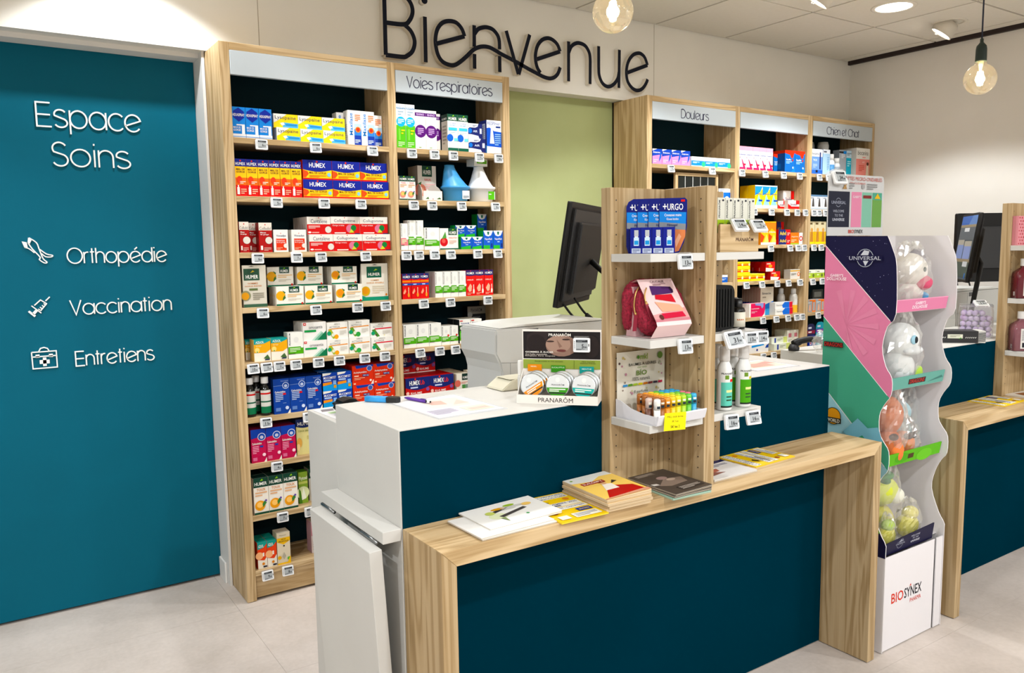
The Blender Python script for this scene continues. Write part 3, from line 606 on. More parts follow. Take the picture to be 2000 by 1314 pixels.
KIND = {
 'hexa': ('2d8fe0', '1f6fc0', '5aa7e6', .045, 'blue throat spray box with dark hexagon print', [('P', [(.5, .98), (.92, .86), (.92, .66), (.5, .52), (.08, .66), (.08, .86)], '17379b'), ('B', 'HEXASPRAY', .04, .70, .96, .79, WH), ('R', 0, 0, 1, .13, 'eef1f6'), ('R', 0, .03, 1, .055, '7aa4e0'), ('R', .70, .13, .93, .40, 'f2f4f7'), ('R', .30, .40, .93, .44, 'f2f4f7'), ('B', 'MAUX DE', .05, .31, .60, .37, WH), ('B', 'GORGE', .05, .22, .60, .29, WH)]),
 'lyso': ('f6dc1e', 'f0efe8', 'f4f2e8', .04, 'flat yellow lozenge box with pale blue band', [('P', [(0, 1), (.55, 1), (.12, .45), (0, .35)], WH), ('P', [(.42, .40), (1, .34), (1, .02), (.36, .05)], '6bb7e6'), ('R', .50, .17, .95, .30, '4b94d2'), ('T', 'Lysopaïne', .06, .55, .92, .88, '2b3550'), ('P', [(.26, .34), (.40, .40), (.46, .24), (.33, .16)], 'f4f7fa')]),
 'maxi': ('f2f1ee', 'efeeea', 'f2f1ee', .05, 'tall white syrup box with blue and orange print', [('R', .46, 0, 1, .28, '20439f'), ('R', .46, .28, 1, .46, '4e86cc'), ('R', .46, .46, 1, .62, 'b8d2ea'), ('V', 'Maxilase', .10, .28, .36, .92, '2a86cf'), ('O', .74, .45, .085, 'f08a3a'), ('O', .74, .45, .055, 'd9472b'), ('L', .52, .70, .94, .88, 4, 'ee8b5c'), ('L', .5, .06, .9, .16, 3, 'cfdcf0')]),
 'hspray': ('f8c63c', 'd8761c', '19266f', .04, 'tall yellow and red throat spray box', [('R', 0, 0, 1, .30, 'e0342b'), ('R', 0, .30, 1, .50, 'f07a2a'), ('R', 0, .80, 1, 1, '1b2a80'), ('B', 'HUMEX', .06, .83, .94, .91, WH), ('O', .5, .95, .022, 'd94b3d'), ('B', 'MAL DE', .12, .70, .88, .75, '3a2c20'), ('B', 'GORGE', .12, .63, .88, .68, '3a2c20'), ('E', .36, .44, .24, .10, 'e8552c'), ('R', .12, .05, .34, .24, 'f4efea'), ('R', .18, .24, .28, .30, 'f4efea'), ('L', .45, .07, .95, .20, 3, 'f3b9a0'), ('L', .4, .34, .9, .40, 2, 'f7e6d0')]),
 'humex': ('fbd04a', 'e24a2c', '1b2a80', .06, 'wide yellow throat lozenge box with blue top', HUMB + [('B', 'MAL DE GORGE', .22, .30, .80, .42, '6b3a1c'), ('R', 0, 0, 1, .09, 'd8322b'), ('P', [(0, .5), (.16, .42), (.20, .30), (.10, .12), (0, .12)], 'e8602a'), ('O', .90, .28, .10, '8cc4e0'), ('L', .22, .14, .80, .24, 2, 'e08a2a')]),
 'collu': ('a8242b', '8c1d24', 'e5dfd6', .045, 'dark red spray box with pale top', [('R', 0, .74, 1, 1, 'e6dfd5'), ('T', 'Colludol', .06, .76, .94, .86, '33333c'), ('O', .5, .93, .02, 'c8352c'), ('B', 'Maux', .10, .64, .55, .69, WH), ('B', 'de gorge', .10, .57, .75, .62, WH), ('O', .74, .40, .12, 'd8d2ca'), ('R', .10, .08, .26, .22, 'efe9e4'), ('L', .34, .05, .9, .16, 3, 'd9a59c')]),
 'vocad': ('efede8', 'e6e3dc', 'efede8', .05, 'white box with square orange label', [('R', .16, .08, .88, .60, 'dd4f1d'), ('B', 'Vocadys', .18, .66, .86, .78, '3a4468'), ('O', .5, .84, .02, 'd0402c'), ('T', 'Irritations', .20, .48, .76, .56, WH), ('T', 'de la gorge', .20, .39, .80, .47, WH), ('O', .82, .28, .10, 'e2ddd6'), ('L', .2, .12, .6, .2, 2, 'f0b79a')]),
 'canta': ('cf1f2a', 'd8cfc9', 'e6dfd6', .028, 'red and white box with grey face print', [('R', 0, .58, 1, 1, 'eae6df'), ('T', 'Cantalène', .16, .64, .86, .86, '2b3358'), ('O', .5, .94, .03, 'c8352c'), ('L', .06, .34, .55, .50, 3, 'f2c9c4'), ('O', .90, .27, .19, 'ddd7d0'), ('E', .10, .12, .07, .05, WH), ('L', .2, .08, .7, .14, 1, 'e9a49c')]),
 'collg': ('cf1f2a', 'd8cfc9', 'e6dfd6', .03, 'red and white box with green and pink print', [('R', 0, .60, 1, 1, 'eae6df'), ('T', 'Collugomme', .12, .64, .84, .86, '2b3358'), ('O', .48, .94, .03, 'c8352c'), ('T', 'Gorge irritée', .06, .44, .46, .55, WH), ('O', .66, .32, .24, 'd9809a'), ('O', .78, .36, .17, '1f7a3a'), ('P', [(.62, .08), (.70, .30), (.80, .10)], 'cfd65a'), ('R', .82, 0, 1, .06, '3a2a55'), ('R', .12, .04, .5, .11, 'f0d8d4')]),
 'hflat': ('eeebe2', 'e6e2d8', 'eeebe2', .024, 'flat white box with lemon lozenge print', humer()),
 'hflat2': ('eeebe2', 'e6e2d8', 'eeebe2', .024, 'flat white box with amber berry lozenge print', humer('e8963a')),
 'sach1': ('cfcabd', 'bdb8aa', 'cfcabd', .035, 'beige throat lozenge pouch with dark green label', [('R', .05, .64, .72, .92, '2a4a38'), ('P', [(.34, .82), (.44, .88), (.52, .85)], 'b9a84a'), ('B', 'HUMER', .14, .68, .66, .77, WH), ('P', [(.26, .965), (.52, .965), (.39, .985)], '2a2a2a'), ('B', 'GOMMES', .20, .55, .64, .59, 'c98a62'), ('B', 'GORGE IRRITÉE', .08, .49, .80, .53, 'c98a62'), ('R', .26, .40, .62, .45, '5c6b45'), ('L', .40, .18, .88, .34, 4, '8f8a7c'), ('O', .10, .28, .12, '8a8a6a'), ('O', .08, .27, .09, 'd99b45'), ('R', 0, 0, 1, .075, '3a5a46')]),
 'sach2': ('e9e6dc', 'd5d1c6', 'e9e6dc', .035, 'white throat lozenge pouch with green label', [('R', .20, .62, .76, .92, '1a5a44'), ('P', [(.46, .80), (.54, .86), (.62, .83)], '9cc24a'), ('B', 'HUMER', .26, .67, .70, .75, WH), ('P', [(.40, .955), (.62, .955), (.51, .98)], '2a2a2a'), ('B', 'GOMMES', .34, .53, .66, .57, 'dba06a'), ('B', 'GORGE SENSIBLE', .18, .46, .84, .50, 'dba06a'), ('L', .40, .20, .85, .40, 4, 'd8cdb8'), ('O', .14, .26, .13, 'cdb43a'), ('O', .14, .27, .10, 'dd9a30'), ('P', [(0, 0), (1, 0), (1, .10), (.14, .10), (0, .14)], '2e9478'), ('O', .92, .15, .03, 'd98a2a')]),
 'azeol': ('efe9dc', 'e3c27a', '2a9a90', .06, 'yellow and teal throat syrup box', [('P', [(0, .40), (.7, .38), (1, .52), (1, 1), (0, 1)], 'eeb12c'), ('P', [(0, .78), (.6, .80), (1, .92), (1, 1), (0, 1)], '1a9c9a'), ('B', 'AZéOL', .10, .82, .62, .93, WH), ('T', 'Gorge', .12, .66, .44, .74, 'fbe6b8'), ('O', .18, .52, .11, 'f6d488'), ('O', .18, .44, .03, '2a9a60'), ('P', [(.55, .14), (.80, .30), (.95, .10), (.75, .08)], '4a6a40'), ('R', .62, .04, .92, .09, '2c3260')]),
 'azeoo': ('efe9dc', 'd8573a', '2a9a90', .05, 'small orange and teal syrup box', [('P', [(0, .36), (.7, .30), (1, .44), (1, 1), (0, 1)], 'e2572c'), ('P', [(0, .74), (.6, .78), (1, .92), (1, 1), (0, 1)], '1f9c92'), ('B', 'AZéOL', .10, .80, .66, .91, WH), ('O', .18, .50, .14, 'f0b48a'), ('R', .54, .46, .70, .60, 'f4efe6'), ('O', .58, .18, .05, 'd98a2a'), ('R', .55, .04, .95, .10, '26283c')]),
 'prgw': ('efefe9', 'e6e6df', 'efefe9', .055, 'wide white herbal box with green band', pran()),
 'prgn': ('efefe9', 'd8d2d0', 'efefe9', .05, 'narrow white herbal box with green band', pran()),
 'prgs': ('efefe9', 'e6e6df', 'efefe9', .045, 'small white herbal box with green band and red spot', pran() + [('O', .80, .50, .06, 'd9534a')]),
 'prpink': ('efefe9', 'e6e6df', 'efefe9', .05, 'narrow white herbal box with pink band', pran('ee8f96')),
 'prdk': ('2c4a2c', '14181a', 'efefe9', .06, 'tall green and black herbal box with white top', [('R', 0, .76, 1, 1, WH), ('B', 'PRANAROM', .14, .80, .88, .87, '3a4a86'), ('R', 0, 0, 1, .12, WH), ('P', [(0, .12), (1, .12), (1, .58), (.6, .50), (.3, .56), (0, .52)], '4fae2c'), ('O', .20, .64, .075, 'e9e9e4'), ('L', .36, .60, .92, .70, 2, 'b9c2c4'), ('L', .08, .26, .6, .42, 3, 'c6eab0'), ('R', .70, .16, .86, .34, 'a9d890'), ('R', .08, .14, .45, .19, 'f0a72c'), ('R', .04, .93, .3, .97, 'd9402c')]),
 'pror': ('f0efe9', '1c2022', 'efefe9', .06, 'white herbal box with orange arrow label', [('B', 'PRANAROM', .34, .70, .92, .84, '3a4a86'), ('O', .18, .62, .16, 'dfe0dc'), ('L', .36, .48, .9, .6, 2, '3a3f40'), ('P', [(.0, .04), (.75, .04), (.85, .22), (.75, .40), (0, .40)], 'f0a21f'), ('L', .08, .12, .6, .3, 3, 'c8781a')]),
 'prback': ('1c1f26', '101216', '3a3a3a', .05, 'dark box with pale top strip at shelf back', [('R', 0, .76, 1, 1, '8f8c86'), ('B', 'PRANAROM', .18, .82, .80, .94, '33343c'), ('O', .13, .74, .09, 'a5a5a2'), ('L', .3, .58, .7, .68, 2, '7a7d84'), ('P', [(0, .22), (.45, .22), (.52, .33), (.45, .44), (0, .44)], 'c0701c'), ('R', .55, .20, 1, .44, '23224a'), ('R', 0, 0, 1, .12, '77736e')]),
 'oros': ('eeece8', 'e4e1dc', 'e6e3dd', .06, 'white box with red cross corner and green triangles', [('P', [(.36, 0), (.78, .5), (1, .25), (1, 0)], 'bcd6c8'), ('P', [(.46, 0), (.82, .42), (1, .18), (1, 0)], '7fb59a'), ('P', [(.60, 0), (1, .50), (1, 0)], '18734c'), ('T', 'orosantis', .26, .64, .84, .80, '4a4a52'), ('R', .02, .84, .14, .98, 'd33a35'), ('R', .06, .46, .56, .58, '2f9a50'), ('R', .05, .89, .11, .93, WH)]),
 'actv1': ('f0eee8', 'e6e3da', 'efece4', .05, 'white cough lozenge box with yellow drop print', [('T', 'ACTIVOX', .12, .66, .62, .78, '6b6b70'), ('T', 'ARKO', .34, .84, .62, .94, '8a8a80'), ('P', [(.05, .58), (.96, .62), (.94, .68), (.1, .62)], 'ee9a2e'), ('P', [(.05, .55), (.20, .60), (.42, .08), (.28, .02)], 'a9b84a'), ('E', .44, .14, .10, .14, 'f0a81e'), ('O', .10, .36, .13, '2f9a6b'), ('E', .28, .26, .07, .11, 'dfe3cf'), ('L', .60, .26, .92, .5, 4, 'cfcac0')]),
 'actv2': ('f0eee8', 'e6e3da', 'efece4', .05, 'white cough lozenge box with green drop print', [('T', 'ACTIVOX', .12, .66, .62, .78, '6b6b70'), ('T', 'ARKO', .34, .84, .62, .94, '8a8a80'), ('P', [(.05, .58), (.96, .62), (.94, .68), (.1, .62)], 'ee9a2e'), ('P', [(.05, .55), (.20, .60), (.42, .08), (.28, .02)], '6a9a3c'), ('E', .44, .16, .11, .15, '3fa04c'), ('O', .10, .32, .13, '2f9a6b'), ('E', .28, .26, .07, .11, 'dfe3cf'), ('L', .60, .26, .92, .5, 4, 'cfcac0')]),
 'actv3': ('f0eee8', 'e6d9d6', 'efece4', .05, 'white cough lozenge box with red stripe', [('T', 'ACTIVOX', .12, .68, .58, .82, '6b6b70'), ('T', 'ARKO', .34, .86, .62, .97, '8a8a80'), ('P', [(.16, .56), (.98, .60), (.96, .68), (.2, .64)], 'd83f4c'), ('P', [(.06, .55), (.20, .60), (.42, .06), (.28, .02)], '4f8a3a'), ('O', .12, .30, .15, '2f9a6b'), ('O', .26, .16, .06, '5a2a3a'), ('L', .55, .22, .9, .46, 4, 'cfcac0'), ('O', .62, .12, .05, 'e6dcae')]),
 'carbo': ('244a9c', '1a3570', '16295e', .06, 'tall blue syrup box with round lung emblem', [('R', 0, .80, 1, .81, '8fa9d6'), ('O', .76, .80, .095, 'c8d2e6'), ('O', .76, .80, .078, '2b4f9e'), ('E', .76, .79, .10, .045, 'b9c3da'), ('B', 'Carbocistéine', .08, .60, .72, .66, WH), ('R', .55, .54, .76, .585, 'd83a34'), ('L', .10, .36, .58, .58, 5, 'aebfe2'), ('L', .55, .295, .9, .31, 1, '7f98cc'), ('O', .80, .16, .05, 'd0dcf2'), ('R', .10, .08, .4, .18, '6f8cc8'), ('P', [(.82, 0), (1, 0), (1, .13)], 'efece6'), ('T', 'TOUX GRASSE', .45, .92, .92, .95, 'a9bce0')]),
 'carbm': ('bb1f56', '8a163f', '7a1238', .06, 'tall magenta syrup box with blue top', [('P', [(0, .72), (.55, .76), (1, .70), (1, 1), (0, 1)], '2a47a0'), ('O', .72, .76, .12, 'd2cfe0'), ('O', .72, .76, .10, '3656a8'), ('E', .72, .75, .12, .05, 'c4c4d8'), ('B', 'Carbocistéine', .06, .54, .70, .61, WH), ('R', .58, .45, .80, .50, '2a47a0'), ('L', .08, .28, .50, .50, 5, 'e59ab4'), ('O', .84, .22, .05, 'f2d0da'), ('R', .08, .06, .36, .16, 'd9799a'), ('P', [(.82, 0), (1, 0), (1, .13)], 'efece6')]),
 'muco': ('1a4aa8', '10285e', '3b6fc4', .06, 'small blue sachet box with orange strip', [('P', [(0, 0), (1, 0), (1, .34), (.5, .40), (0, .30)], '3d9fdc'), ('P', [(0, .84), (.50, .90), (.62, 1), (0, 1)], 'e9e6dc'), ('B', 'MUCOMYST', .06, .66, .92, .80, WH), ('L', .08, .54, .9, .62, 1, 'b9cdea'), ('P', [(.0, .30), (.62, .36), (.62, .50), (0, .46)], 'ee9a48'), ('R', .70, .34, .92, .56, '8fb6e6'), ('R', .74, .14, .92, .30, 'd9a04a')]),
 'acety': ('da4a1c', 'c23c16', 'c23c16', .07, 'orange sachet box with blue corner and round emblem', [('P', [(.14, .98), (.20, .84), (.66, .88), (.72, 1), (.14, 1)], '2a47a0'), ('R', .6, .90, 1, 1, '2a47a0'), ('O', .82, .82, .15, 'd8d2dc'), ('O', .82, .82, .125, '4a64ac'), ('B', 'Acétylcystéine', .06, .58, .68, .70, WH), ('R', .48, .42, .78, .53, '24357e'), ('B', '200 mg', .50, .44, .76, .51, WH), ('L', .08, .44, .44, .50, 1, 'f4cdb8'), ('L', .08, .28, .58, .38, 2, 'f0b497'), ('O', .86, .20, .06, 'f4e2d6'), ('P', [(.86, 0), (1, 0), (1, .24)], 'efe9e0'), ('R', .04, .05, .14, .12, 'f0c0a4')]),
 'htoux': ('d8cf96', '1a2550', '1a2550', .06, 'cream cough syrup box with navy top', [hump(.80, 1, .05, '1d2a58'), ('B', 'HUMEX', .10, .82, .98, .92, WH), ('O', .55, .955, .02, 'd94b3d'), ('B', 'TOUX GRASSE', .10, .64, .95, .69, '6a7a3a'), ('E', .16, .34, .16, .14, 'e8b46a'), ('E', .10, .22, .10, .10, 'f0d2a0'), ('R', .62, .42, .92, .52, 'c9be80'), ('R', .76, .10, .92, .24, 'b0402a')]),
 'htouxs': ('d5d0c8', 'bdb6b0', '1b4a38', .06, 'grey syrup box half hidden by the counter', [('R', 0, .7, 1, 1, '1b4a38'), ('B', 'HUMER', .1, .76, .9, .88, WH)]),
 'hxtal': ('ebe6dc', 'd8cfc4', '12302a', .055, 'tall white cough syrup box with green top', humerv()),
 'phyto': ('8aa84a', '6a8a3a', '4a7a2a', .05, 'green leafy cough syrup box', [('B', 'Phytoxil', .04, .72, .96, .86, 'f2f4e4'), ('R', 0, .62, 1, .70, 'c8d27a'), ('O', .45, .34, .20, 'd9e0b4'), ('P', [(.2, .1), (.8, .15), (.5, .5)], 'eef0e0'), ('P', [(0, 0), (.35, 0), (.2, .4), (0, .5)], '4f7f2e')]),
 'propo': ('dcd2bc', 'c9bfa6', 'cfc8b8', .06, 'beige and yellow propolis syrup box', [('P', [(0, .72), (.5, .62), (1, .72), (1, .82), (0, .82)], 'f2c21c'), ('R', 0, .72, 1, .84, 'f2c21c'), ('B', 'SIROP', .32, .77, .68, .81, '3a3226'), ('B', 'PROPOLIS', .12, .70, .88, .75, '3a3226'), ('O', .52, .58, .025, '2a2620'), ('T', 'Phytosun', .2, .89, .7, .94, '8a8576'), ('O', .15, .22, .06, 'e6b02c'), ('R', 0, 0, 1, .05, 'f2c21c'), ('O', .86, .16, .05, '6ab04a'), ('P', [(.35, .25), (.5, .38), (.65, .25), (.5, .15)], 'b7b0a0'), ('P', [(.7, 0), (1, 0), (1, .25)], 'f2c21c')]),
 'pinkb': ('e3d8d8', 'c9a4ac', 'e8dede', .06, 'white and pink box near the counter edge', [('R', 0, .55, 1, 1, 'd9a0ac'), ('L', .1, .1, .9, .45, 5, 'b9b0b0')]),
 'actis': ('f2f3f0', 'e2e6e6', 'f2f3f0', .045, 'tall white and green nasal spray box with blue disc', [('R', 0, 0, 1, .52, '5cb52a'), ('O', .5, .60, .115, '4aaee2'), ('L', .18, .56, .82, .66, 3, 'e8f4fa'), ('B', 'ActiSoufre', .02, .88, .98, .94, '4a86b8'), ('L', .2, .75, .8, .84, 2, 'a9b9c6'), ('R', .20, .18, .42, .44, '7cc650'), ('L', .15, .04, .85, .14, 3, 'c6eab0'), ('L', .5, .32, .9, .42, 2, 'd6d24a')]),
 'rhino': ('efece8', 'e2ddd8', 'efece8', .05, 'tall white nasal spray box with purple disc', [('R', 0, .84, 1, .93, '57206e'), ('B', 'RHINO', .15, .86, .85, .91, 'd9c2e2'), ('O', .5, .46, .165, '57206e'), ('L', .22, .38, .78, .54, 4, 'c9aad6'), ('L', .3, .04, .7, .06, 1, '8fb07a')]),
 'hhyg': ('eaf0f0', 'd5d0c6', '173f31', .06, 'tall pale blue nasal hygiene box with green top', [('R', 0, .82, 1, 1, '174a34'), ('B', 'HUMER', .10, .84, .90, .92, WH), ('P', [(.45, .94), (.6, .985), (.66, .95)], '8cc63f'), ('B', 'HYGIÈNE', .18, .74, .82, .78, '9a9ac0'), ('B', 'DU NEZ', .22, .68, .78, .72, '7aa4d0'), ('R', .08, .56, .92, .64, '62c2da'), ('L', .14, .47, .86, .53, 2, 'c6d2d6'), ('O', .22, .36, .10, '3a6ac8'), ('R', .6, .28, .98, .36, '7ccade'), ('R', 0, 0, 1, .09, '1b5a44')]),
 'aero': ('232a66', 'dfe2ea', 'e9ebf0', .05, 'navy and white nasal box', [('P', [(0, 1), (.72, 1), (.66, .82), (.5, .74), (.1, .74), (0, .66)], 'eceef2'), ('P', [(0, 0), (.8, 0), (.7, .22), (.2, .30), (0, .30)], 'eceef2'), ('O', .12, .52, .16, '3a7ad0'), ('B', 'AIR', .34, .44, .64, .58, 'dfe4f2'), ('R', .80, .36, .94, .70, 'd6dbea'), ('L', .3, .8, .6, .9, 2, '5a6080')]),
 'respi': ('eef1f4', '2d3470', 'e6e9ee', .07, 'blue and white nasal wash box', [('P', [(0, .22), (1, .20), (1, .66), (.5, .68), (.2, .78), (0, .76)], '1f5fc6'), ('T', 'RESPImer', .06, .86, .92, .96, '2c4a9a'), ('R', .62, .78, .94, .83, '2a3f86'), ('P', [(.20, .30), (.52, .30), (.44, .62), (.40, .74), (.28, .74), (.24, .5)], 'e3ebf4'), ('L', .55, .26, .95, .6, 6, '9cc0ee')]),
 'hpink': ('eee9e4', 'e2d8d2', '174a34', .045, 'narrow white nasal box with pink fruit print', humerv('d9737a', 'ea9a8a', .78)),
 'hbig': ('dcd8d2', 'b9b0a8', 'cfc9c2', .10, 'large white nasal wash box with pink fruit print', [('R', .24, .70, .78, 1, '16402f'), ('B', 'HUMER', .30, .76, .72, .88, WH), ('P', [(.46, .92), (.54, .97), (.58, .93)], '8cc63f'), ('B', 'NASAL', .36, .58, .74, .65, 'd0626a'), ('O', .14, .32, .18, 'dd8a78'), ('O', .16, .32, .09, 'f0b8a0'), ('P', [(0, .5), (.2, .56), (.14, .44)], '3f6a3c'), ('L', .40, .36, .95, .5, 3, 'd9b0ae')]),
 'hinha': ('f0ede4', 'e4dfd4', 'f0ede4', .05, 'square white inhalation box with pomegranate print', [('R', .46, .68, .94, 1, '174a34'), ('B', 'HUMER', .50, .72, .90, .86, WH), ('P', [(.64, .90), (.72, .97), (.78, .92)], '8cc63f'), ('O', .22, .36, .21, 'c8343c'), ('O', .20, .40, .10, 'e86a64'), ('P', [(.1, .5), (.3, .85), (.36, .55)], '5a9a4a'), ('B', 'INHALATION', .48, .52, .92, .59, 'dd7a78'), ('L', .5, .28, .9, .44, 3, 'e6c4b8'), ('R', 0, 0, 1, .06, '1b5a44')]),
 'vapo': ('1f5fc2', '2c9a4a', '2a8a48', .05, 'small blue and green balm box', [('P', [(0, 1), (1, 1), (.78, .74), (.5, .68), (.22, .74)], 'eff3f4'), ('P', [(.38, .94), (.62, .94), (.58, .80), (.5, .75), (.42, .80)], '1a6a54'), ('B', 'VapoRub', .18, .46, .84, .60, WH), ('P', [(0, 0), (1, 0), (.9, .3), (0, .18)], '39ad3c'), ('L', .4, .34, .8, .4, 1, 'a9c8ee'), ('R', .86, .04, .96, .26, '123a86')]),
 'vapob': ('1f63c6', '2c9a4a', 'e6eaec', .055, 'larger blue and white balm box', [('P', [(0, 1), (1, 1), (.78, .74), (.5, .68), (.22, .74)], 'eff3f4'), ('P', [(.38, .94), (.62, .94), (.58, .80), (.5, .75), (.42, .80)], '1a6a54'), ('B', 'VapoRub', .12, .46, .88, .60, WH), ('R', 0, 0, .66, .20, '39ad3c'), ('L', .4, .36, .8, .42, 1, 'a9c8ee'), ('R', .76, .10, .94, .30, '123a86')]),
 'hred': ('dc3626', 'a82418', '4a2a6a', .045, 'red ear spray box with navy top', [hump(.80, 1, .03, '262a66'), ('B', 'HUMEX', .08, .83, .92, .92, WH), ('O', .5, .955, .022, 'd94b3d'), ('R', 0, .66, 1, .73, 'ef8f22'), ('R', 0, .54, 1, .62, '2f57a8'), ('L', .2, .56, .8, .60, 1, 'bcd0f0'), ('P', [(.06, .25), (.30, .42), (.40, .30), (.22, .2), (.1, .2)], 'f0a888'), ('E', .68, .16, .12, .09, 'f0a054'), ('R', .64, .22, .72, .46, 'f2c8a8')]),
 'hred2': ('e0402c', 'b02c1e', '8a2a6a', .05, 'bright red ear care box with dark top', [hump(.80, 1, .02, '2c2460'), ('B', 'HUMEX', .08, .84, .92, .93, WH), ('O', .5, .965, .02, 'd94b3d'), ('B', 'OREILLES', .10, .60, .80, .65, 'fbe2d4'), ('P', [(.15, .30), (.45, .48), (.62, .38), (.55, .18), (.3, .16)], 'f6b49a'), ('E', .82, .18, .10, .10, 'fbe8dc'), ('R', .78, .26, .85, .44, 'fbe8dc'), ('L', .1, .05, .7, .12, 2, 'f4a894')]),
 'humlib': ('c02a28', '7c1a1c', 'b02a30', .075, 'wide red and navy cold tablet box', [hump(.50, 1, .16, '1d2866'), ('B', 'HUMEX', .16, .60, .58, .84, WH), ('B', 'Lib', .60, .60, .78, .84, 'd94b3d'), ('O', .40, .92, .05, 'd94b3d'), ('L', .2, .44, .7, .52, 1, 'c2cbea'), ('B', 'RHUME', .20, .12, .66, .24, 'f4dcd8'), ('O', .08, .2, .09, 'efc8bc'), ('O', .90, .34, .10, '8a5a9a'), ('R', 0, 0, 1, .05, 'efe6e0')]),
 'hnet': ('eae5da', 'ddd6c8', 'd8d0be', .10, 'white box with small green label and fruit print', [('R', .42, .62, .96, 1, '142f28'), ('B', 'HUMER', .48, .70, .90, .84, WH), ('O', .08, .45, .20, 'd9776a'), ('L', .36, .42, .9, .52, 2, 'e0a49a'), ('R', .42, .14, .68, .36, '4f8a4c'), ('R', .70, .14, .96, .36, '7a9a86')]),
 'phybr': ('eee7d6', 'ddd4c0', 'eee7d6', .06, 'cream box with orange band and blue figure', [('R', 0, .46, 1, .66, 'f2a72c'), ('T', 'Phytovitale', .06, .52, .94, .62, 'd9762a'), ('R', .44, .0, .96, .44, '2c3f8c'), ('P', [(.66, 0), (.96, 0), (.9, .3), (.8, .4)], 'd9402c'), ('R', 0, .05, .40, .40, 'f0a07a'), ('O', .36, .84, .06, '2f7a3c'), ('T', 'ICP', .52, .80, .80, .90, '7a7468')]),
 'r_pkb': ('e79ac6', '2c49a6', 'd9dce8', .05, 'small blue and pink pain relief box with white runner', [('P', [(0, .52), (1, .66), (1, 1), (0, 1)], '2a50b4'), ('P', [(0, .86), (.5, 1), (0, 1)], WH), ('B', 'Antarene', .06, .72, .80, .84, WH), ('P', [(.66, .12), (.92, .46), (.96, .8), (.8, .7), (.72, .4)], '3a6ac8'), ('L', .1, .14, .6, .3, 2, 'f4d2e4')]),
 'r_whb': ('eef2f4', 'e2e6ea', 'eef2f4', .06, 'low white box with blue and green band', [('R', 0, .10, 1, .60, '2a8fd6'), ('O', .92, .25, .28, '4ab88a'), ('L', .1, .34, .6, .48, 2, 'd4eaf8'), ('T', 'Ibuprofène', .1, .70, .8, .88, '9aa4b4')]),
 'r_wb2': ('eaf0f6', 'e2e6ea', 'eef2f4', .06, 'white box with blue flame print', [('R', .4, .1, 1, .8, '3a78d8'), ('O', .7, .4, .2, 'e9eef6'), ('L', .05, .85, .5, .95, 2, '9aa4b4')]),
 'dolpk': ('efe9e8', 'e6cfd4', 'eec9d2', .06, 'tall white and pink liquid pain relief box', [('R', 0, .82, 1, 1, 'e6a4b4'), ('P', [(.1, .55), (.5, .42), (1, .05), (1, 0), (.1, 0)], 'd8426c'), ('R', .45, .18, 1, .26, 'c22a50'), ('B', 'Doliprane', .06, .60, .94, .68, '5a6aa8'), ('T', 'Liquiz', .3, .50, .8, .57, '7a86b8'), ('P', [(.1, .5), (.3, .5), (.6, .1), (.1, .1)], 'f4f0f0')]),
 'naut': ('1f6fb8', '184f8e', 'd8442c', .10, 'blue travel medicine box with red top', [('P', [(0, .86), (.5, .80), (.62, .66), (.8, .66), (.9, .86), (1, .9), (1, 1), (0, 1)], 'dd4a30'), ('B', 'NausiMer', .12, .54, .62, .62, WH), ('L', .12, .40, .7, .50, 2, 'a9cdec'), ('O', .76, .56, .05, 'd8442c'), ('P', [(.6, 0), (1, 0), (1, .3)], '2f86cc'), ('O', .8, .22, .05, 'cfe0f0')]),
 'dolye': ('f2d31c', 'e0b814', 'f2f0e6', .06, 'tall yellow and blue liquid pain relief box', [('R', 0, .82, 1, 1, 'e6eef2'), ('P', [(0, .55), (0, .95), (1, .95), (.7, .7)], '4a9ad8'), ('P', [(.1, .1), (.5, .6), (1, .1)], '9ad0ee'), ('B', 'Doliprane', .06, .58, .94, .66, '3a4a9a'), ('R', 0, 0, 1, .14, 'efeadc'), ('R', .5, .30, 1, .38, '2a58b0')]),
 'rwpil': ('e9e2de', 'd8cfc9', 'efe9e6', .07, 'red and white tablet box', [('P', [(0, 0), (1, 0), (1, .3), (.3, .3), (0, .6)], 'd0342c'), ('R', .7, .55, 1, 1, 'd0342c'), ('B', 'Strefen', .2, .40, .8, .66, '6a4a6a')]),
 'dolor': ('f2c22c', 'd88a2a', 'f4ead6', .06, 'tall orange and yellow liquid pain relief box', [('P', [(0, .95), (1, .95), (1, .55), (.4, .7), (0, .5)], 'ee8a3a'), ('P', [(0, .5), (.5, .35), (.2, .1), (0, .1)], 'e2582c'), ('B', 'Doliprane', .08, .50, .92, .58, 'f6f2e6'), ('R', 0, 0, 1, .1, 'efeadc'), ('P', [(.4, .1), (.7, .45), (1, .2), (1, .1)], 'f8dc7a')]),
 'advil': ('d22a2c', 'c8262c', 'b81f28', .06, 'red and navy tablet box with yellow lettering', [('P', [(0, 0), (.62, 0), (.72, .5), (.55, 1), (0, 1)], '24306e'), ('B', 'Advil', .10, .30, .64, .76, 'f4d02c'), ('L', .74, .3, .96, .6, 2, 'f4c8c0')]),
 'orang': ('ee8332', 'd86f26', 'f0a060', .06, 'small plain orange tablet box', [('T', 'Aspirine', .1, .56, .9, .72, 'fbe4cc'), ('L', .1, .2, .7, .4, 2, 'f8caa4'), ('R', 0, 0, 1, .10, '9ac24a')]),
 'redwh': ('efeae6', 'd8cfc9', 'efe9e6', .06, 'narrow white box with red mark', [('O', .5, .5, .22, 'd0342c'), ('O', .5, .5, .12, WH)]),
 'yels': ('f4d824', 'dcb81c', 'f2e48a', .05, 'low yellow tablet box', [('R', 0, .34, 1, .54, 'e4572c'), ('B', 'Dafalgan', .1, .60, .8, .80, 'b8502c'), ('O', .88, .5, .2, 'e8e0c4')]),
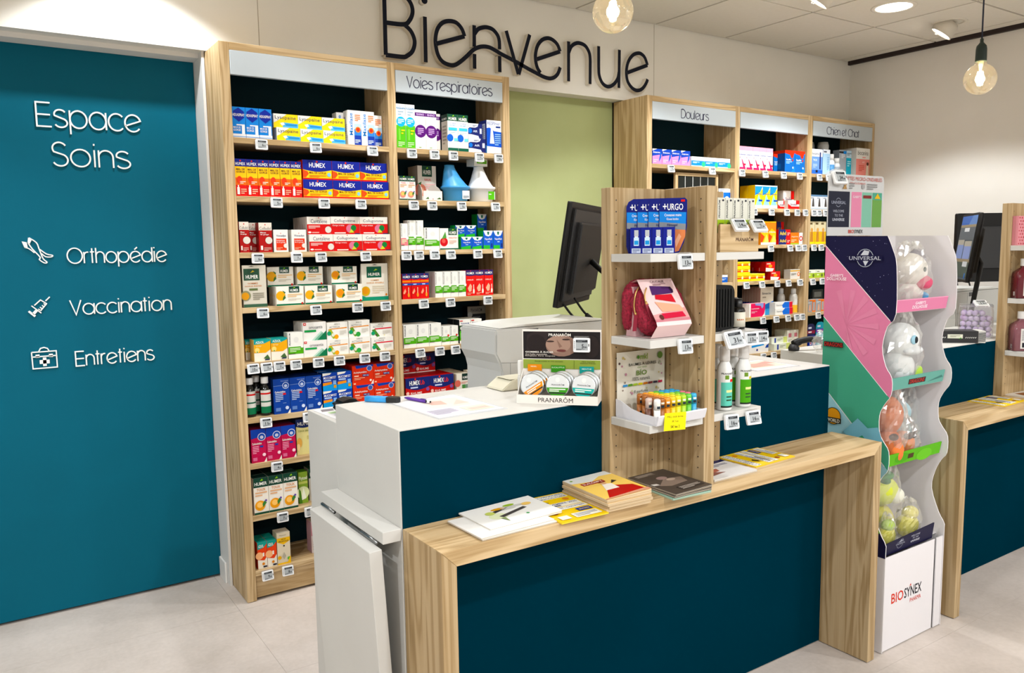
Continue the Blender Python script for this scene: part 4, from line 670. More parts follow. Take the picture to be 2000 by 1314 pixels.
 'redd': ('d22a24', 'a01c1c', 'b8221e', .05, 'red and yellow tablet box', [('P', [(0, 0), (.75, 0), (.9, .3), (0, .4)], 'f2e8e0'), ('E', .5, .55, .2, .16, 'f2a22c'), ('L', .1, .74, .8, .86, 1, 'f6ccc0')]),
 'vial': ('d8d4cc', 'bcb6ac', 'd2cdc2', .05, 'grey box with orange sun emblem', [('R', 0, .80, 1, .92, 'd9a83a'), ('O', .86, .5, .22, 'ee7f32'), ('O', .86, .5, .12, 'f6e0cc'), ('L', .1, .4, .6, .6, 3, '9a958c')]),
 'spasm': ('e6dccb', 'b59a8c', 'd8ccb8', .02, 'tall beige and blue sachet box', [('P', [(0, 0), (1, 0), (1, .50), (.25, .36), (0, .46)], '1f74c4'), ('P', [(0, 0), (1, 0), (1, .25), (0, .20)], '5aa6de'), ('B', 'Smecta', .12, .74, .80, .82, '4a4a52'), ('L', .15, .62, .6, .66, 1, 'a89c8c'), ('P', [(.2, .34), (.28, .46), (.24, .3)], 'f4f0e8')]),
 'pinkr': ('e03468', 'efe9e4', 'efb8c4', .06, 'wide pink and white tablet box', [('R', 0, 0, .10, 1, 'f2eeea'), ('P', [(.82, 0), (1, 0), (1, .5), (.95, .2)], 'f4eeec'), ('P', [(.35, 1), (.9, 1), (.88, .72), (.8, .6), (.72, .8), (.4, .86)], '9aa4d8'), ('B', 'Lopéramide', .14, .56, .62, .66, WH), ('L', .14, .3, .5, .42, 2, 'f4b4c4')]),
 'mspec': ('eceae4', 'd8d4cc', 'efeeea', .06, 'long white and blue tube box', [('P', [(.45, 0), (.82, 0), (.82, 1), (.55, 1), (.40, .5)], '2a78d8'), ('R', .82, 0, 1, 1, 'd8344c'), ('T', 'Titanoréine', .06, .4, .4, .66, '8a8a90')]),
 'grn': ('eceade', 'c6c3ae', 'dcd9c8', .10, 'white and pale green feeding box', [('P', [(.2, 0), (1, 0), (1, .28)], 'c6da5a'), ('R', .25, .62, .75, .84, 'd98a94'), ('L', .2, .4, .85, .5, 2, 'bdb9a8'), ('P', [(.5, .1), (.8, .3), (.6, .1)], '5a8a2a')]),
 'grlow': ('e6ead8', 'd2d6c8', 'efeee6', .05, 'long low pale green tube box', [('R', .18, .1, .28, .9, '3a4a9a'), ('L', .36, .4, .7, .7, 2, 'a9b09a'), ('R', .75, 0, 1, 1, 'd2dc8a')]),
 'tooth': ('f0eeea', 'efe6de', 'f2f0ec', .05, 'long white toothpaste box with blue stroke', [('P', [(.2, .66), (.8, .84), (.76, .98), (.2, .92)], '3a9ce0'), ('O', .46, .36, .14, '3a3a8a'), ('P', [(.84, .5), (1, .5), (1, .95), (.9, .8)], '2a4a9a')]),
 'bioblue': ('7c9edc', '4a6ab0', 'e6ebf2', .07, 'blue and white pet care box', [('R', 0, .70, 1, 1, 'eef0f4'), ('B', 'biocanina', .02, .77, .66, .87, '2c2f3c'), ('R', .72, .2, .84, .88, '232a66'), ('B', 'TICK', .1, .52, .5, .6, 'e6edf8'), ('L', .1, .26, .5, .4, 3, 'b4c8ee'), ('R', 0, 0, 1, .16, '4a74cc'), ('R', .35, .06, .55, .16, '16182a')]),
 'biotall': ('b4d2ea', '9ab8d6', 'e6ebf2', .05, 'tall pale blue pet lotion box', [('R', 0, .84, 1, 1, 'e9edf2'), ('L', .1, .88, .8, .94, 1, '5a6070'), ('L', .6, .2, .9, .7, 8, '8ab2d6')]),
 'biogrey': ('aeb4bc', '8f959e', 'd8dce2', .05, 'grey pet shampoo box with black band', [('R', 0, .88, .6, .95, '16181c'), ('R', .6, .86, 1, .97, '3a8ad6'), ('L', .3, .70, .8, .84, 3, 'e2e6ea'), ('R', 0, 0, 1, .2, 'c2c8ce')]),
 'bioteal': ('22b4d2', '1a94b2', 'd8ecf2', .05, 'turquoise pet care box', [('R', 0, .72, 1, 1, 'c6dcea'), ('L', .1, .82, .9, .9, 2, '6a7480'), ('L', .2, .4, .8, .6, 3, 'b8ecf4')]),
 'biocan': ('ef9a92', 'd8d4d0', 'e9e6e2', .12, 'large pink and white pet care box', [('R', 0, .62, 1, 1, 'eceae6'), ('T', 'biocanina', .10, .76, .88, .92, '2c2c34'), ('L', .45, .66, .85, .70, 1, 'eaa49e'), ('B', 'ANTI', .45, .48, .62, .54, 'fbe0dc'), ('L', .2, .2, .6, .4, 4, 'd9685c'), ('P', [(.72, 0), (.95, 0), (.92, .4), (.84, .55), (.76, .4)], 'e6d6c4'), ('O', .85, .46, .06, '5a3a2c')]),
 'catbx': ('dfe2e6', 'c6cad0', '5a6a7c', .05, 'grey pet collar box with animal print', [('R', 0, .88, 1, 1, '6a8aa8'), ('P', [(.3, .2), (.4, .7), (.5, .8), (.6, .7), (.7, .2)], '4a4440'), ('R', 0, 0, 1, .12, 'b9c4ce'), ('L', .1, .74, .9, .82, 1, 'a0a8b2')]),
 'yelbx': ('efc02a', 'd8a41c', 'b8a070', .05, 'tall yellow pet tablet box', [('R', 0, .55, 1, 1, 'd9cfae'), ('P', [(.25, .1), (.3, .5), (.5, .75), (.7, .5), (.75, .1)], 'c2894a'), ('O', .5, .62, .09, 'd9a868'), ('L', .1, .86, .9, .94, 1, '6a5a3a'), ('R', 0, 0, 1, .1, 'f4d24a')]),
 'grnfl': ('b8d25a', 'a0ba48', 'eef0e0', .07, 'low green and white pet drops box', [('R', 0, .62, 1, 1, 'f0f0e6'), ('L', .1, .72, .6, .86, 1, '9aa08a'), ('O', .7, .3, .22, '6a7a3a'), ('L', .1, .3, .5, .45, 1, 'e6f0c0')]),
 'orgry': ('a8aaac', '8e9092', 'c8c8c8', .06, 'grey and orange brush box', [('R', .62, 0, 1, 1, 'ee8332'), ('R', .70, .1, .92, .8, 'b0b2b4'), ('P', [(.25, .1), (.3, .6), (.42, .6), (.46, .1)], 'e8b49a'), ('L', .1, .72, .55, .84, 2, 'dcdcdc'), ('R', .3, .9, .8, 1, 'ee8332')]),
}
ROWS = [
('hexa', 1, 1, 1, 3, 0.909, 1.076, 1.96, 0.123, 0.012),
('lyso', 1, 1, 1, 3, 1.094, 1.398, 1.96, 0.054, 0.012),
('lyso', 1, 1, 2, 3, 1.085, 1.402, 2.0136, 0.057, 0.022),
('maxi', 1, 1, 1, 2, 1.41, 1.537, 1.96, 0.149, 0.01),
('maxi', 1, 1, 1, 1, 1.527, 1.596, 1.96, 0.144, 0.06),
('maxi', 1, 1, 1, 1, 1.392, 1.452, 1.96, 0.15, 0.095),
('hspray', 1, 2, 1, 6, 0.914, 1.193, 1.725, 0.151, 0.012),
('humex', 1, 2, 1, 3, 1.197, 1.597, 1.725, 0.078, 0.01),
('humex', 1, 2, 2, 3, 1.202, 1.596, 1.8028, 0.084, 0.022),
('collu', 1, 3, 1, 1, 0.919, 0.959, 1.495, 0.126, 0.012),
('collu', 1, 3, 1, 1, 0.97, 1.011, 1.495, 0.124, 0.06),
('collu', 1, 3, 1, 1, 0.999, 1.055, 1.495, 0.123, 0.012),
('vocad', 1, 3, 1, 1, 1.06, 1.123, 1.495, 0.094, 0.012),
('vocad', 1, 3, 1, 1, 1.137, 1.203, 1.495, 0.094, 0.012),
('canta', 1, 3, 1, 1, 1.214, 1.323, 1.495, 0.074, 0.012),
('collg', 1, 3, 1, 2, 1.323, 1.599, 1.495, 0.074, 0.012),
('canta', 1, 3, 2, 1, 1.211, 1.318, 1.5688, 0.076, 0.024),
('collg', 1, 3, 2, 2, 1.318, 1.593, 1.5693, 0.077, 0.024),
('sach1', 1, 4, 1, 1, 0.922, 1.021, 1.267, 0.175, 0.012),
('hflat', 1, 4, 1, 1, 1.06, 1.181, 1.267, 0.081, 0.012),
('hflat', 1, 4, 1, 1, 1.186, 1.31, 1.267, 0.079, 0.012),
('hflat2', 1, 4, 1, 1, 1.326, 1.451, 1.267, 0.08, 0.012),
('hflat', 1, 4, 2, 1, 1.045, 1.16, 1.3459, 0.085, 0.075),
('hflat', 1, 4, 2, 1, 1.174, 1.292, 1.3459, 0.083, 0.07),
('hflat2', 1, 4, 2, 1, 1.326, 1.449, 1.3468, 0.079, 0.06),
('sach2', 1, 4, 1, 1, 1.465, 1.597, 1.267, 0.169, 0.05),
('azeol', 1, 5, 1, 1, 0.941, 0.982, 1.036, 0.085, 0.09),
('azeol', 1, 5, 1, 1, 0.955, 1.026, 1.036, 0.093, 0.012),
('azeol', 1, 5, 1, 1, 1.027, 1.099, 1.036, 0.094, 0.012),
('prgw', 1, 5, 1, 1, 1.101, 1.169, 1.036, 0.113, 0.012),
('oros', 1, 5, 1, 1, 1.169, 1.276, 1.036, 0.071, 0.012),
('oros', 1, 5, 2, 1, 1.171, 1.278, 1.1072, 0.08, 0.02),
('actv1', 1, 5, 1, 1, 1.276, 1.378, 1.036, 0.069, 0.012),
('actv1', 1, 5, 2, 1, 1.28, 1.38, 1.1053, 0.075, 0.02),
('actv2', 1, 5, 1, 1, 1.379, 1.484, 1.036, 0.072, 0.012),
('actv2', 1, 5, 2, 1, 1.382, 1.486, 1.1082, 0.074, 0.02),
('actv3', 1, 5, 1, 1, 1.486, 1.602, 1.036, 0.063, 0.012),
('actv3', 1, 5, 2, 1, 1.487, 1.6, 1.0994, 0.063, 0.02),
('carbo', 1, 6, 1, 3, 1.028, 1.244, 0.801, 0.152, 0.012),
('muco', 1, 6, 1, 2, 1.249, 1.387, 0.801, 0.075, 0.012),
('muco', 1, 6, 2, 2, 1.251, 1.389, 0.8759, 0.08, 0.018),
('acety', 1, 6, 1, 2, 1.39, 1.605, 0.801, 0.085, 0.012),
('acety', 1, 6, 2, 2, 1.391, 1.608, 0.8862, 0.09, 0.018),
('carbm', 1, 7, 1, 3, 0.923, 1.117, 0.603, 0.144, 0.012),
('htoux', 1, 7, 1, 1, 1.125, 1.203, 0.603, 0.159, 0.03),
('hxtal', 1, 8, 1, 3, 0.923, 1.116, 0.376, 0.16, 0.012),
('phyto', 1, 8, 1, 1, 1.132, 1.175, 0.376, 0.143, 0.05),
('htouxs', 1, 8, 1, 1, 1.186, 1.249, 0.376, 0.146, 0.07),
('azeoo', 1, 9, 1, 2, 0.927, 1.011, 0.133, 0.118, 0.012),
('propo', 1, 9, 1, 1, 1.012, 1.071, 0.133, 0.142, 0.012),
('pinkb', 1, 9, 1, 1, 1.183, 1.249, 0.133, 0.145, 0.06),
('actis', 2, 1, 1, 2, 1.645, 1.74, 1.96, 0.197, 0.012),
('rhino', 2, 1, 1, 2, 1.74, 1.853, 1.96, 0.178, 0.012),
('rhino', 2, 1, 1, 1, 1.869, 1.914, 1.96, 0.181, 0.085),
('hhyg', 2, 1, 1, 2, 1.911, 2.025, 1.96, 0.172, 0.012),
('aero', 2, 1, 1, 1, 2.025, 2.123, 1.96, 0.067, 0.012),
('aero', 2, 1, 2, 1, 2.035, 2.117, 2.0265, 0.074, 0.03),
('respi', 2, 1, 1, 1, 2.129, 2.215, 1.96, 0.16, 0.012),
('hpink', 2, 2, 1, 2, 1.651, 1.735, 1.725, 0.109, 0.012),
('hbig', 2, 2, 1, 1, 1.796, 1.897, 1.725, 0.171, 0.11),
('prpink', 2, 3, 1, 1, 1.651, 1.688, 1.495, 0.123, 0.012),
('prgn', 2, 3, 1, 2, 1.693, 1.774, 1.495, 0.138, 0.02),
('prgw', 2, 3, 1, 1, 1.774, 1.854, 1.495, 0.104, 0.012),
('hinha', 2, 3, 1, 1, 1.855, 1.957, 1.495, 0.101, 0.012),
('vapo', 2, 3, 1, 2, 1.972, 2.098, 1.495, 0.06, 0.012),
('vapo', 2, 3, 2, 2, 1.963, 2.084, 1.5546, 0.057, 0.05),
('vapob', 2, 3, 1, 2, 2.1, 2.225, 1.495, 0.09, 0.012),
('vapob', 2, 3, 2, 1, 2.138, 2.195, 1.5847, 0.086, 0.13),
('hred', 2, 4, 1, 3, 1.652, 1.792, 1.267, 0.118, 0.012),
('prgn', 2, 4, 1, 4, 1.825, 1.995, 1.267, 0.123, 0.012),
('hred2', 2, 4, 1, 3, 1.996, 2.154, 1.267, 0.125, 0.012),
('prgw', 2, 5, 1, 3, 1.651, 1.852, 1.036, 0.109, 0.012),
('prgs', 2, 5, 1, 2, 1.853, 1.947, 1.036, 0.09, 0.012),
('prdk', 2, 5, 1, 2, 1.953, 2.082, 1.036, 0.116, 0.012),
('pror', 2, 5, 1, 1, 2.084, 2.176, 1.036, 0.076, 0.012),
('prback', 2, 5, 1, 1, 2.105, 2.226, 1.036, 0.163, 0.19),
('humlib', 2, 6, 1, 2, 1.653, 1.915, 0.801, 0.091, 0.012),
('humlib', 2, 6, 2, 2, 1.672, 1.888, 0.8917, 0.093, 0.15),
('hnet', 2, 6, 1, 1, 1.93, 2.004, 0.801, 0.085, 0.012),
('phybr', 2, 6, 1, 2, 2.005, 2.139, 0.801, 0.093, 0.012),
('r_pkb', 3, 1, 1, 4, 3.234, 3.535, 1.96, 0.085, 0.012),
('r_whb', 3, 1, 1, 3, 3.545, 3.88, 1.96, 0.057, 0.012),
('r_wb2', 3, 2, 1, 1, 3.803, 3.913, 1.725, 0.115, 0.03),
('dolpk', 4, 1, 1, 5, 3.957, 4.279, 1.96, 0.141, 0.012),
('naut', 4, 1, 1, 2, 4.398, 4.604, 1.96, 0.14, 0.012),
('naut', 4, 1, 1, 1, 4.361, 4.434, 1.96, 0.119, 0.07),
('dolye', 4, 2, 1, 3, 4.114, 4.33, 1.725, 0.144, 0.012),
('rwpil', 4, 2, 1, 1, 4.49, 4.603, 1.725, 0.124, 0.09),
('rwpil', 4, 2, 1, 1, 4.439, 4.556, 1.725, 0.056, 0.012),
('rwpil', 4, 2, 1, 1, 4.375, 4.453, 1.725, 0.052, 0.04),
('dolor', 4, 3, 1, 2, 4.176, 4.327, 1.495, 0.148, 0.012),
('advil', 4, 3, 1, 1, 4.351, 4.472, 1.495, 0.045, 0.012),
('advil', 4, 3, 2, 1, 4.349, 4.471, 1.5397, 0.052, 0.012),
('advil', 4, 3, 1, 1, 4.47, 4.545, 1.495, 0.151, 0.12),
('orang', 4, 3, 1, 1, 4.472, 4.56, 1.495, 0.077, 0.012),
('redwh', 4, 3, 1, 1, 4.562, 4.599, 1.495, 0.076, 0.012),
('yels', 4, 4, 1, 4, 3.945, 4.224, 1.267, 0.045, 0.012),
('yels', 4, 4, 2, 2, 3.954, 4.091, 1.3117, 0.041, 0.02),
('yels', 4, 4, 3, 2, 3.968, 4.102, 1.3525, 0.038, 0.03),
('redd', 4, 4, 1, 1, 4.279, 4.376, 1.267, 0.055, 0.012),
('redd', 4, 4, 2, 1, 4.246, 4.338, 1.3225, 0.062, 0.025),
('vial', 4, 4, 1, 1, 4.478, 4.58, 1.267, 0.062, 0.012),
('spasm', 4, 5, 1, 1, 4.243, 4.374, 1.036, 0.183, 0.06),
('pinkr', 4, 5, 1, 1, 4.077, 4.232, 1.036, 0.086, 0.012),
('mspec', 4, 5, 1, 1, 4.334, 4.513, 1.036, 0.043, 0.012),
('mspec', 4, 5, 2, 1, 4.334, 4.513, 1.0788, 0.039, 0.015),
('grn', 4, 6, 1, 2, 4.486, 4.611, 0.801, 0.121, 0.03),
('grlow', 4, 6, 1, 1, 4.33, 4.496, 0.801, 0.044, 0.012),
('grlow', 4, 6, 2, 1, 4.326, 4.486, 0.8453, 0.04, 0.03),
('tooth', 4, 6, 1, 1, 4.066, 4.273, 0.801, 0.056, 0.012),
('bioblue', 5, 1, 1, 1, 4.675, 4.789, 1.96, 0.163, 0.012),
('biotall', 5, 1, 1, 1, 4.818, 4.897, 1.96, 0.169, 0.03),
('biogrey', 5, 1, 1, 1, 5.028, 5.111, 1.96, 0.179, 0.05),
('bioteal', 5, 1, 1, 1, 5.111, 5.176, 1.96, 0.179, 0.05),
('biocan', 5, 1, 1, 1, 5.169, 5.34, 1.96, 0.197, 0.012),
('catbx', 5, 2, 1, 3, 4.668, 4.872, 1.725, 0.098, 0.012),
('yelbx', 5, 3, 1, 3, 4.664, 4.851, 1.495, 0.151, 0.012),
('grnfl', 5, 4, 1, 2, 4.662, 4.846, 1.267, 0.053, 0.012),
('orgry', 5, 5, 1, 2, 4.661, 4.857, 1.036, 0.082, 0.012),
]
BACK = {('lyso', 1, 1, 2): 1, ('lyso', 1, 1, 1): 1, ('canta', 1, 3, 1): 5, ('canta', 1, 3, 2): 5, ('collg', 1, 3, 1): 1, ('collg', 1, 3, 2): 0, ('hflat', 1, 4, 1): 3, ('hflat', 1, 4, 2): 3, ('hflat2', 1, 4, 1): 3, ('hflat2', 1, 4, 2): 3,
        ('oros', 1, 5, 1): 1, ('oros', 1, 5, 2): 1, ('actv1', 1, 5, 1): 1, ('actv2', 1, 5, 1): 1, ('actv3', 1, 5, 1): 1, ('muco', 1, 6, 1): 1, ('muco', 1, 6, 2): 1, ('carbo', 1, 6, 1): 1, ('acety', 1, 6, 1): 1, ('acety', 1, 6, 2): 1, ('carbm', 1, 7, 1): 1,
        ('hxtal', 1, 8, 1): 2, ('azeoo', 1, 9, 1): 1, ('prgw', 2, 5, 1): 1, ('prgs', 2, 5, 1): 1, ('prdk', 2, 5, 1): 1, ('humlib', 2, 6, 1): 1, ('hnet', 2, 6, 1): 1, ('prgn', 2, 4, 1): 1, ('dolye', 4, 2, 1): 1, ('yels', 4, 4, 1): 1, ('redd', 4, 4, 1): 2, ('redd', 4, 4, 2): 2, ('spasm', 4, 5, 1): 6, ('grn', 4, 6, 1): 0}
NEED_UNDER = [('vapo', 2, 3, 1, 2, 1.963, 2.084, 1.495, .0595, .065), ('vapob', 2, 3, 1, 1, 2.138, 2.195, 1.495, .0895, .13), ('humlib', 2, 6, 1, 1, 1.672, 1.802, .801, .0905, .164)]
BAYN = {1: 'leftmost bay', 2: 'respiratory bay', 3: 'Douleurs bay', 4: 'bay beside Douleurs', 5: 'Chien et Chat bay'}
SHN = {1: 'top shelf', 2: 'second shelf', 3: 'third shelf', 4: 'fourth shelf', 5: 'fifth shelf', 6: 'sixth shelf', 7: 'seventh shelf', 8: 'eighth shelf', 9: 'bottom shelf'}
ORD = ['first', 'second', 'third', 'fourth', 'fifth', 'sixth', 'seventh', 'eighth', 'ninth', 'tenth', 'eleventh', 'twelfth']
_pm = {}
def pack_mesh(kind, w, h):
    k = (kind, round(w, 3), round(h, 3))
    if k not in _pm:
        base, side, top, d, desc, ops = KIND[kind]
        mb = MB(); cb, cs, ct = CARD(base), CARD(side), CARD(top)
        if kind.startswith('sach'):
            mb.prism([(0, 0), (d, 0), (d*.9, h*.12), (.006, h*.96), (.004, h), (0, h)], 0, -w/2, w/2, cs); mb.poly([(-w/2, -.0001, 0), (w/2, -.0001, 0), (w/2, -.0001, h), (-w/2, -.0001, h)], cb)
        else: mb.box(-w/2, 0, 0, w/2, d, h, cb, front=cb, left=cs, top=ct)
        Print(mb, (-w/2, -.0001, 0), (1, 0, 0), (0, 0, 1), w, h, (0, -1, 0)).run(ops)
        if kind == 'hhyg': Print(mb, (-w/2-.0001, d, 0), (0, -1, 0), (0, 0, 1), d, h, (-1, 0, 0)).run([('R', 0, .82, 1, 1, '1a3a2c'), ('B', 'HUMER', .1, .85, .9, .91, WH), ('L', .2, .2, .8, .7, 6, 'a8a298')])
        if kind == 'respi': Print(mb, (-w/2-.0001, d, 0), (0, -1, 0), (0, 0, 1), d, h, (-1, 0, 0)).run([('R', .2, .3, .8, .9, 'c6cbdc'), ('L', .25, .35, .75, .85, 9, '8a90a8'), ('R', 0, 0, 1, .25, '5a9ad6')])
        if kind == 'spasm': Print(mb, (-w/2-.0001, d, 0), (0, -1, 0), (0, 0, 1), d, h, (-1, 0, 0)).run([('R', 0, 0, 1, .46, '20318a')])
        if kind == 'naut': Print(mb, (-w/2-.0001, d, 0), (0, -1, 0), (0, 0, 1), d, h, (-1, 0, 0)).run([('R', 0, .86, 1, 1, 'b8402c'), ('R', .1, .15, .7, .4, '2a68a4')])
        if kind == 'maxi': Print(mb, (-w/2-.0001, d, 0), (0, -1, 0), (0, 0, 1), d, h, (-1, 0, 0)).run([('L', .2, .15, .8, .6, 8, 'c9c6c0'), ('L', .2, .75, .6, .82, 1, '8a94b8')])
        _pm[k] = mb.mesh('medicine_box')
    return _pm[k]
inst = []      # (kind, bay, shelf, tier, x, y, z, w, h, back)
for (k, bay, sh, tier, n, xa, xb, zb, h, ins) in ROWS + NEED_UNDER:
    d = KIND[k][3]; xi, xj = BAYS[bay][1], BAYS[bay][2]
    xa, xb = max(xa, xi+.0015), min(xb, xj-.0015)
    w = (xb-xa)/n
    for i in range(n):
        for b in range(BACK.get((k, bay, sh, tier), 0)+1):
            y = YU+ins+b*(d+.002)
            if y+d > YB-.002: continue
            inst.append((k, bay, sh, tier, xa+(i+.5)*w, y, zb, w-.0016, h, b))
byk = {}
for t in inst: byk.setdefault((t[0], t[1], t[2]), []).append(t)
for (k, bay, sh), L_ in byk.items():
    tiers = sorted({t[3] for t in L_}); desc = KIND[k][4]
    for tr in tiers:
        for b in sorted({t[9] for t in L_ if t[3] == tr}):
            R_ = sorted([t for t in L_ if t[3] == tr and t[9] == b], key=lambda t: t[4]); n = len(R_)
            for i, t in enumerate(R_):
                pos = '' if n == 1 else (('left', 'right')[i] if n == 2 else (('left', 'middle', 'right')[i] if n == 3 else ORD[i]))
                tn = '' if len(tiers) == 1 else ({1: 'lower', 2: 'upper'} if len(tiers) == 2 else {1: 'lowest', 2: 'mid-height', 3: 'topmost'})[tr]
                bk = '' if b == 0 else ('rear' if b == 1 else ORD[b-1]+' rear')
                lab = ' '.join(q for q in (bk, tn, pos, desc) if q) + ', ' + SHN[sh] + ', ' + BAYN[bay]
                o = bpy.data.objects.new('lozenge_pouch' if k.startswith('sach') else 'medicine_box', pack_mesh(k, t[7], t[8])); COL.objects.link(o)
                jit = 0 if n == 1 else random.uniform(-.0025, .0025)
                o.location = (t[4], t[5] + abs(jit)*.8, t[6]+.0002); o.rotation_euler[2] = 0
                tag(o, lab, 'pouch' if k.startswith('sach') else 'box', desc + 's' if desc.endswith('box') else desc + ' boxes')

# ------------------------------------------------------------------ electronic price tags
TAGW, TAGH = .049, .0415
tag_house = None; _scr = {}
def tag_parts(price):
    global tag_house
    if tag_house is None:
        m = MB(); m.rbox(-TAGW/2, 0, -TAGH, TAGW/2, .010, 0, M('eceef0', .4), .004, 1, 3, False)
        h = m.mesh('housing', bevel=.0012)
        m = MB(); m.box(-TAGW*.46, .010, -.006, TAGW*.46, .0115, .004, CLEAR); m.box(-TAGW*.46, .002, .004, TAGW*.46, .034, .0050, CLEAR)
        c = m.mesh('clip'); tag_house = (h, c)
    if price not in _scr:
        m = MB(); m.box(-.0165, -.0004, -.0355, .0185, .001, -.0045, M('a7adb0', .35), top=None)
        P = Print(m, (-.0165, -.0005, -.0355), (1, 0, 0), (0, 0, 1), .035, .031, (0, -1, 0), .00015)
        s = str(price); wd = .17*len(s)
        P.run([('R', .03, .76, .97, .97, '26282c'), ('L', .12, .82, .8, .92, 2, '8d9296'), ('B', s, .66-wd, .20, .66, .58, '1c1d20'), ('B', '90', .70, .20, .90, .38, '2c2d30'), ('L', .05, .05, .75, .14, 2, '5c6064')])
        P = Print(m, (-TAGW/2, -.0002, -TAGH), (1, 0, 0), (0, 0, 1), TAGW, TAGH, (0, -1, 0), .0001); P.run([('R', .91, .42, .955, .60, '1c1d20'), ('L', .055, .2, .12, .8, 8, '8a8d90')])
        _scr[price] = m.mesh('screen')
    return tag_house + (_scr[price],)
def price_tag(x, y, z, price, label, group, rx=-8, rz=0., ry=0., sc=1.):
    h, c, s = tag_parts(price)
    t = thing('price_tag', label, 'price tag', (x, y, z), group=group); t.rotation_euler = (math.radians(rx), math.radians(ry), math.radians(rz)); t.scale = (sc, sc, sc)
    for nm, me in (('housing', h), ('clip', c), ('screen', s)):
        o = bpy.data.objects.new(nm, me); COL.objects.link(o); o.parent = t
    return t
TAGS = [
(1, 1, [(1.022, 6), (1.252, 6), (1.514, 6)]),
(1, 2, [(1.073, 5), (1.28, 6), (1.45, 6)]),
(1, 3, [(0.984, 6), (1.149, 7), (1.256, 6), (1.464, 6)]),
(1, 4, [(0.994, 6), (1.224, 7), (1.418, 7), (1.554, 6)]),
(1, 5, [(0.942, 10), (0.998, 7), (1.053, 7), (1.125, 7), (1.226, 8), (1.322, 6), (1.443, 6), (1.543, 6)]),
(1, 6, [(0.985, 11), (1.17, 7)]),
(1, 7, [(1.023, 4)]),
(1, 8, [(1.037, 7), (1.159, 7)]),
(1, 9, [(0.959, 9), (1.048, 8)]),
(2, 1, [(1.709, 8), (1.826, 4), (1.927, 4), (2.072, 7), (2.183, 14)]),
(2, 2, [(1.711, 13), (1.807, 4), (1.966, 8), (2.159, 8)]),
(2, 3, [(1.667, 9), (1.731, 8), (1.814, 8), (1.901, 8), (2.053, 7), (2.168, 12)]),
(2, 4, [(1.749, 6), (1.893, 8), (2.107, 10)]),
(2, 5, [(1.723, 12), (1.829, 10), (1.916, 10), (2.045, 8)]),
(3, 1, [(3.356, 7), (3.697, 7)]),
(4, 1, [(3.962, 7), (4.178, 7), (4.358, 7), (4.521, 5)]),
(4, 2, [(4.084, 4), (4.248, 7), (4.4, 5), (4.508, 7), (4.592, 7)]),
(4, 3, [(4.247, 7), (4.44, 7), (4.524, 7), (4.589, 7)]),
(4, 4, [(4.02, 7), (4.169, 7), (4.322, 7), (4.433, 7), (4.552, 7)]),
(4, 5, [(4.186, 7), (4.318, 7), (4.436, 7), (4.525, 7), (4.588, 7)]),
(4, 6, [(4.199, 7), (4.301, 7)]),
(5, 1, [(4.729, 7), (4.827, 7)]),
(5, 2, [(4.681, 7), (4.735, 7), (4.807, 7)]),
(5, 3, [(4.691, 7), (4.77, 7)]),
(5, 4, [(4.688, 7), (4.794, 7)]),
(5, 5, [(4.759, 7)]),
]
for bay, sh, L_ in TAGS:
    for i, (x, d) in enumerate(L_):
        n = len(L_)
        pos = 'only' if n == 1 else (ORD[i] if i < n-1 else 'last')
        price_tag(x, YU-.0125, ZS[sh]-.004, d, f'{pos} price tag from left on {SHN[sh]}, {BAYN[bay]}', 'electronic price tags on the shelf edges', -7+random.uniform(-4, 4), random.uniform(-2, 2), random.uniform(-1.5, 1.5))

# ================================================================== OTHER GOODS ON THE BACK SHELVES
def lathe_thing(name, label, cat, loc, parts, group=None, seg=20, sub=None):
    t = thing(name, label, cat, loc, group=group)
    for nm, prof, mat in parts:
        m = MB(); m.lathe(prof, (0, 0, 0), mat, seg); local(m, nm, t)
    return t
# dark syrup bottles, leftmost bay, sixth shelf
GLASS_D = M('0c0d0b', .12); CAPW = M('e6e6e4', .45)
def syrup(x, y, lab):
    t = lathe_thing('syrup_bottle', lab, 'bottle', (x, y, ZS[6]+.0003), [('glass', [(.001, 0), (.022, .001), (.0235, .005), (.0235, .105), (.020, .122), (.013, .132), (.0125, .138)], GLASS_D), ('cap', [(.0150, .138), (.0155, .139), (.0155, .163), (.0145, .165), (.001, .165)], CAPW)], 'dark syrup bottles')
    m = MB(); pts = []
    for k in range(9):
        a = math.radians(205+16.5*k); pts.append((.0238*math.cos(a), .0238*math.sin(a)))
    n = len(pts)
    def band(z0, z1, mat, off=1.0):
        m.add([(p[0]*off, p[1]*off, z0) for p in pts]+[(p[0]*off, p[1]*off, z1) for p in pts], [(i, i+1, n+i+1, n+i) for i in range(n-1)], mat, True)
    band(.012, .110, CARD('d4d3cd')); band(.012, .040, CARD('16704a'), 1.006); band(.058, .064, CARD('1c5a40'), 1.006); band(.092, .099, CARD('c8352c'), 1.006)
    local(m, 'label', t)
syrup(.936, 3.412, 'dark syrup bottle nearest the post, sixth shelf, leftmost bay')
syrup(.9985, 3.405, 'dark syrup bottle with white cap beside blue boxes, sixth shelf')
syrup(.978, 3.465, 'rear dark syrup bottle, sixth shelf, leftmost bay')

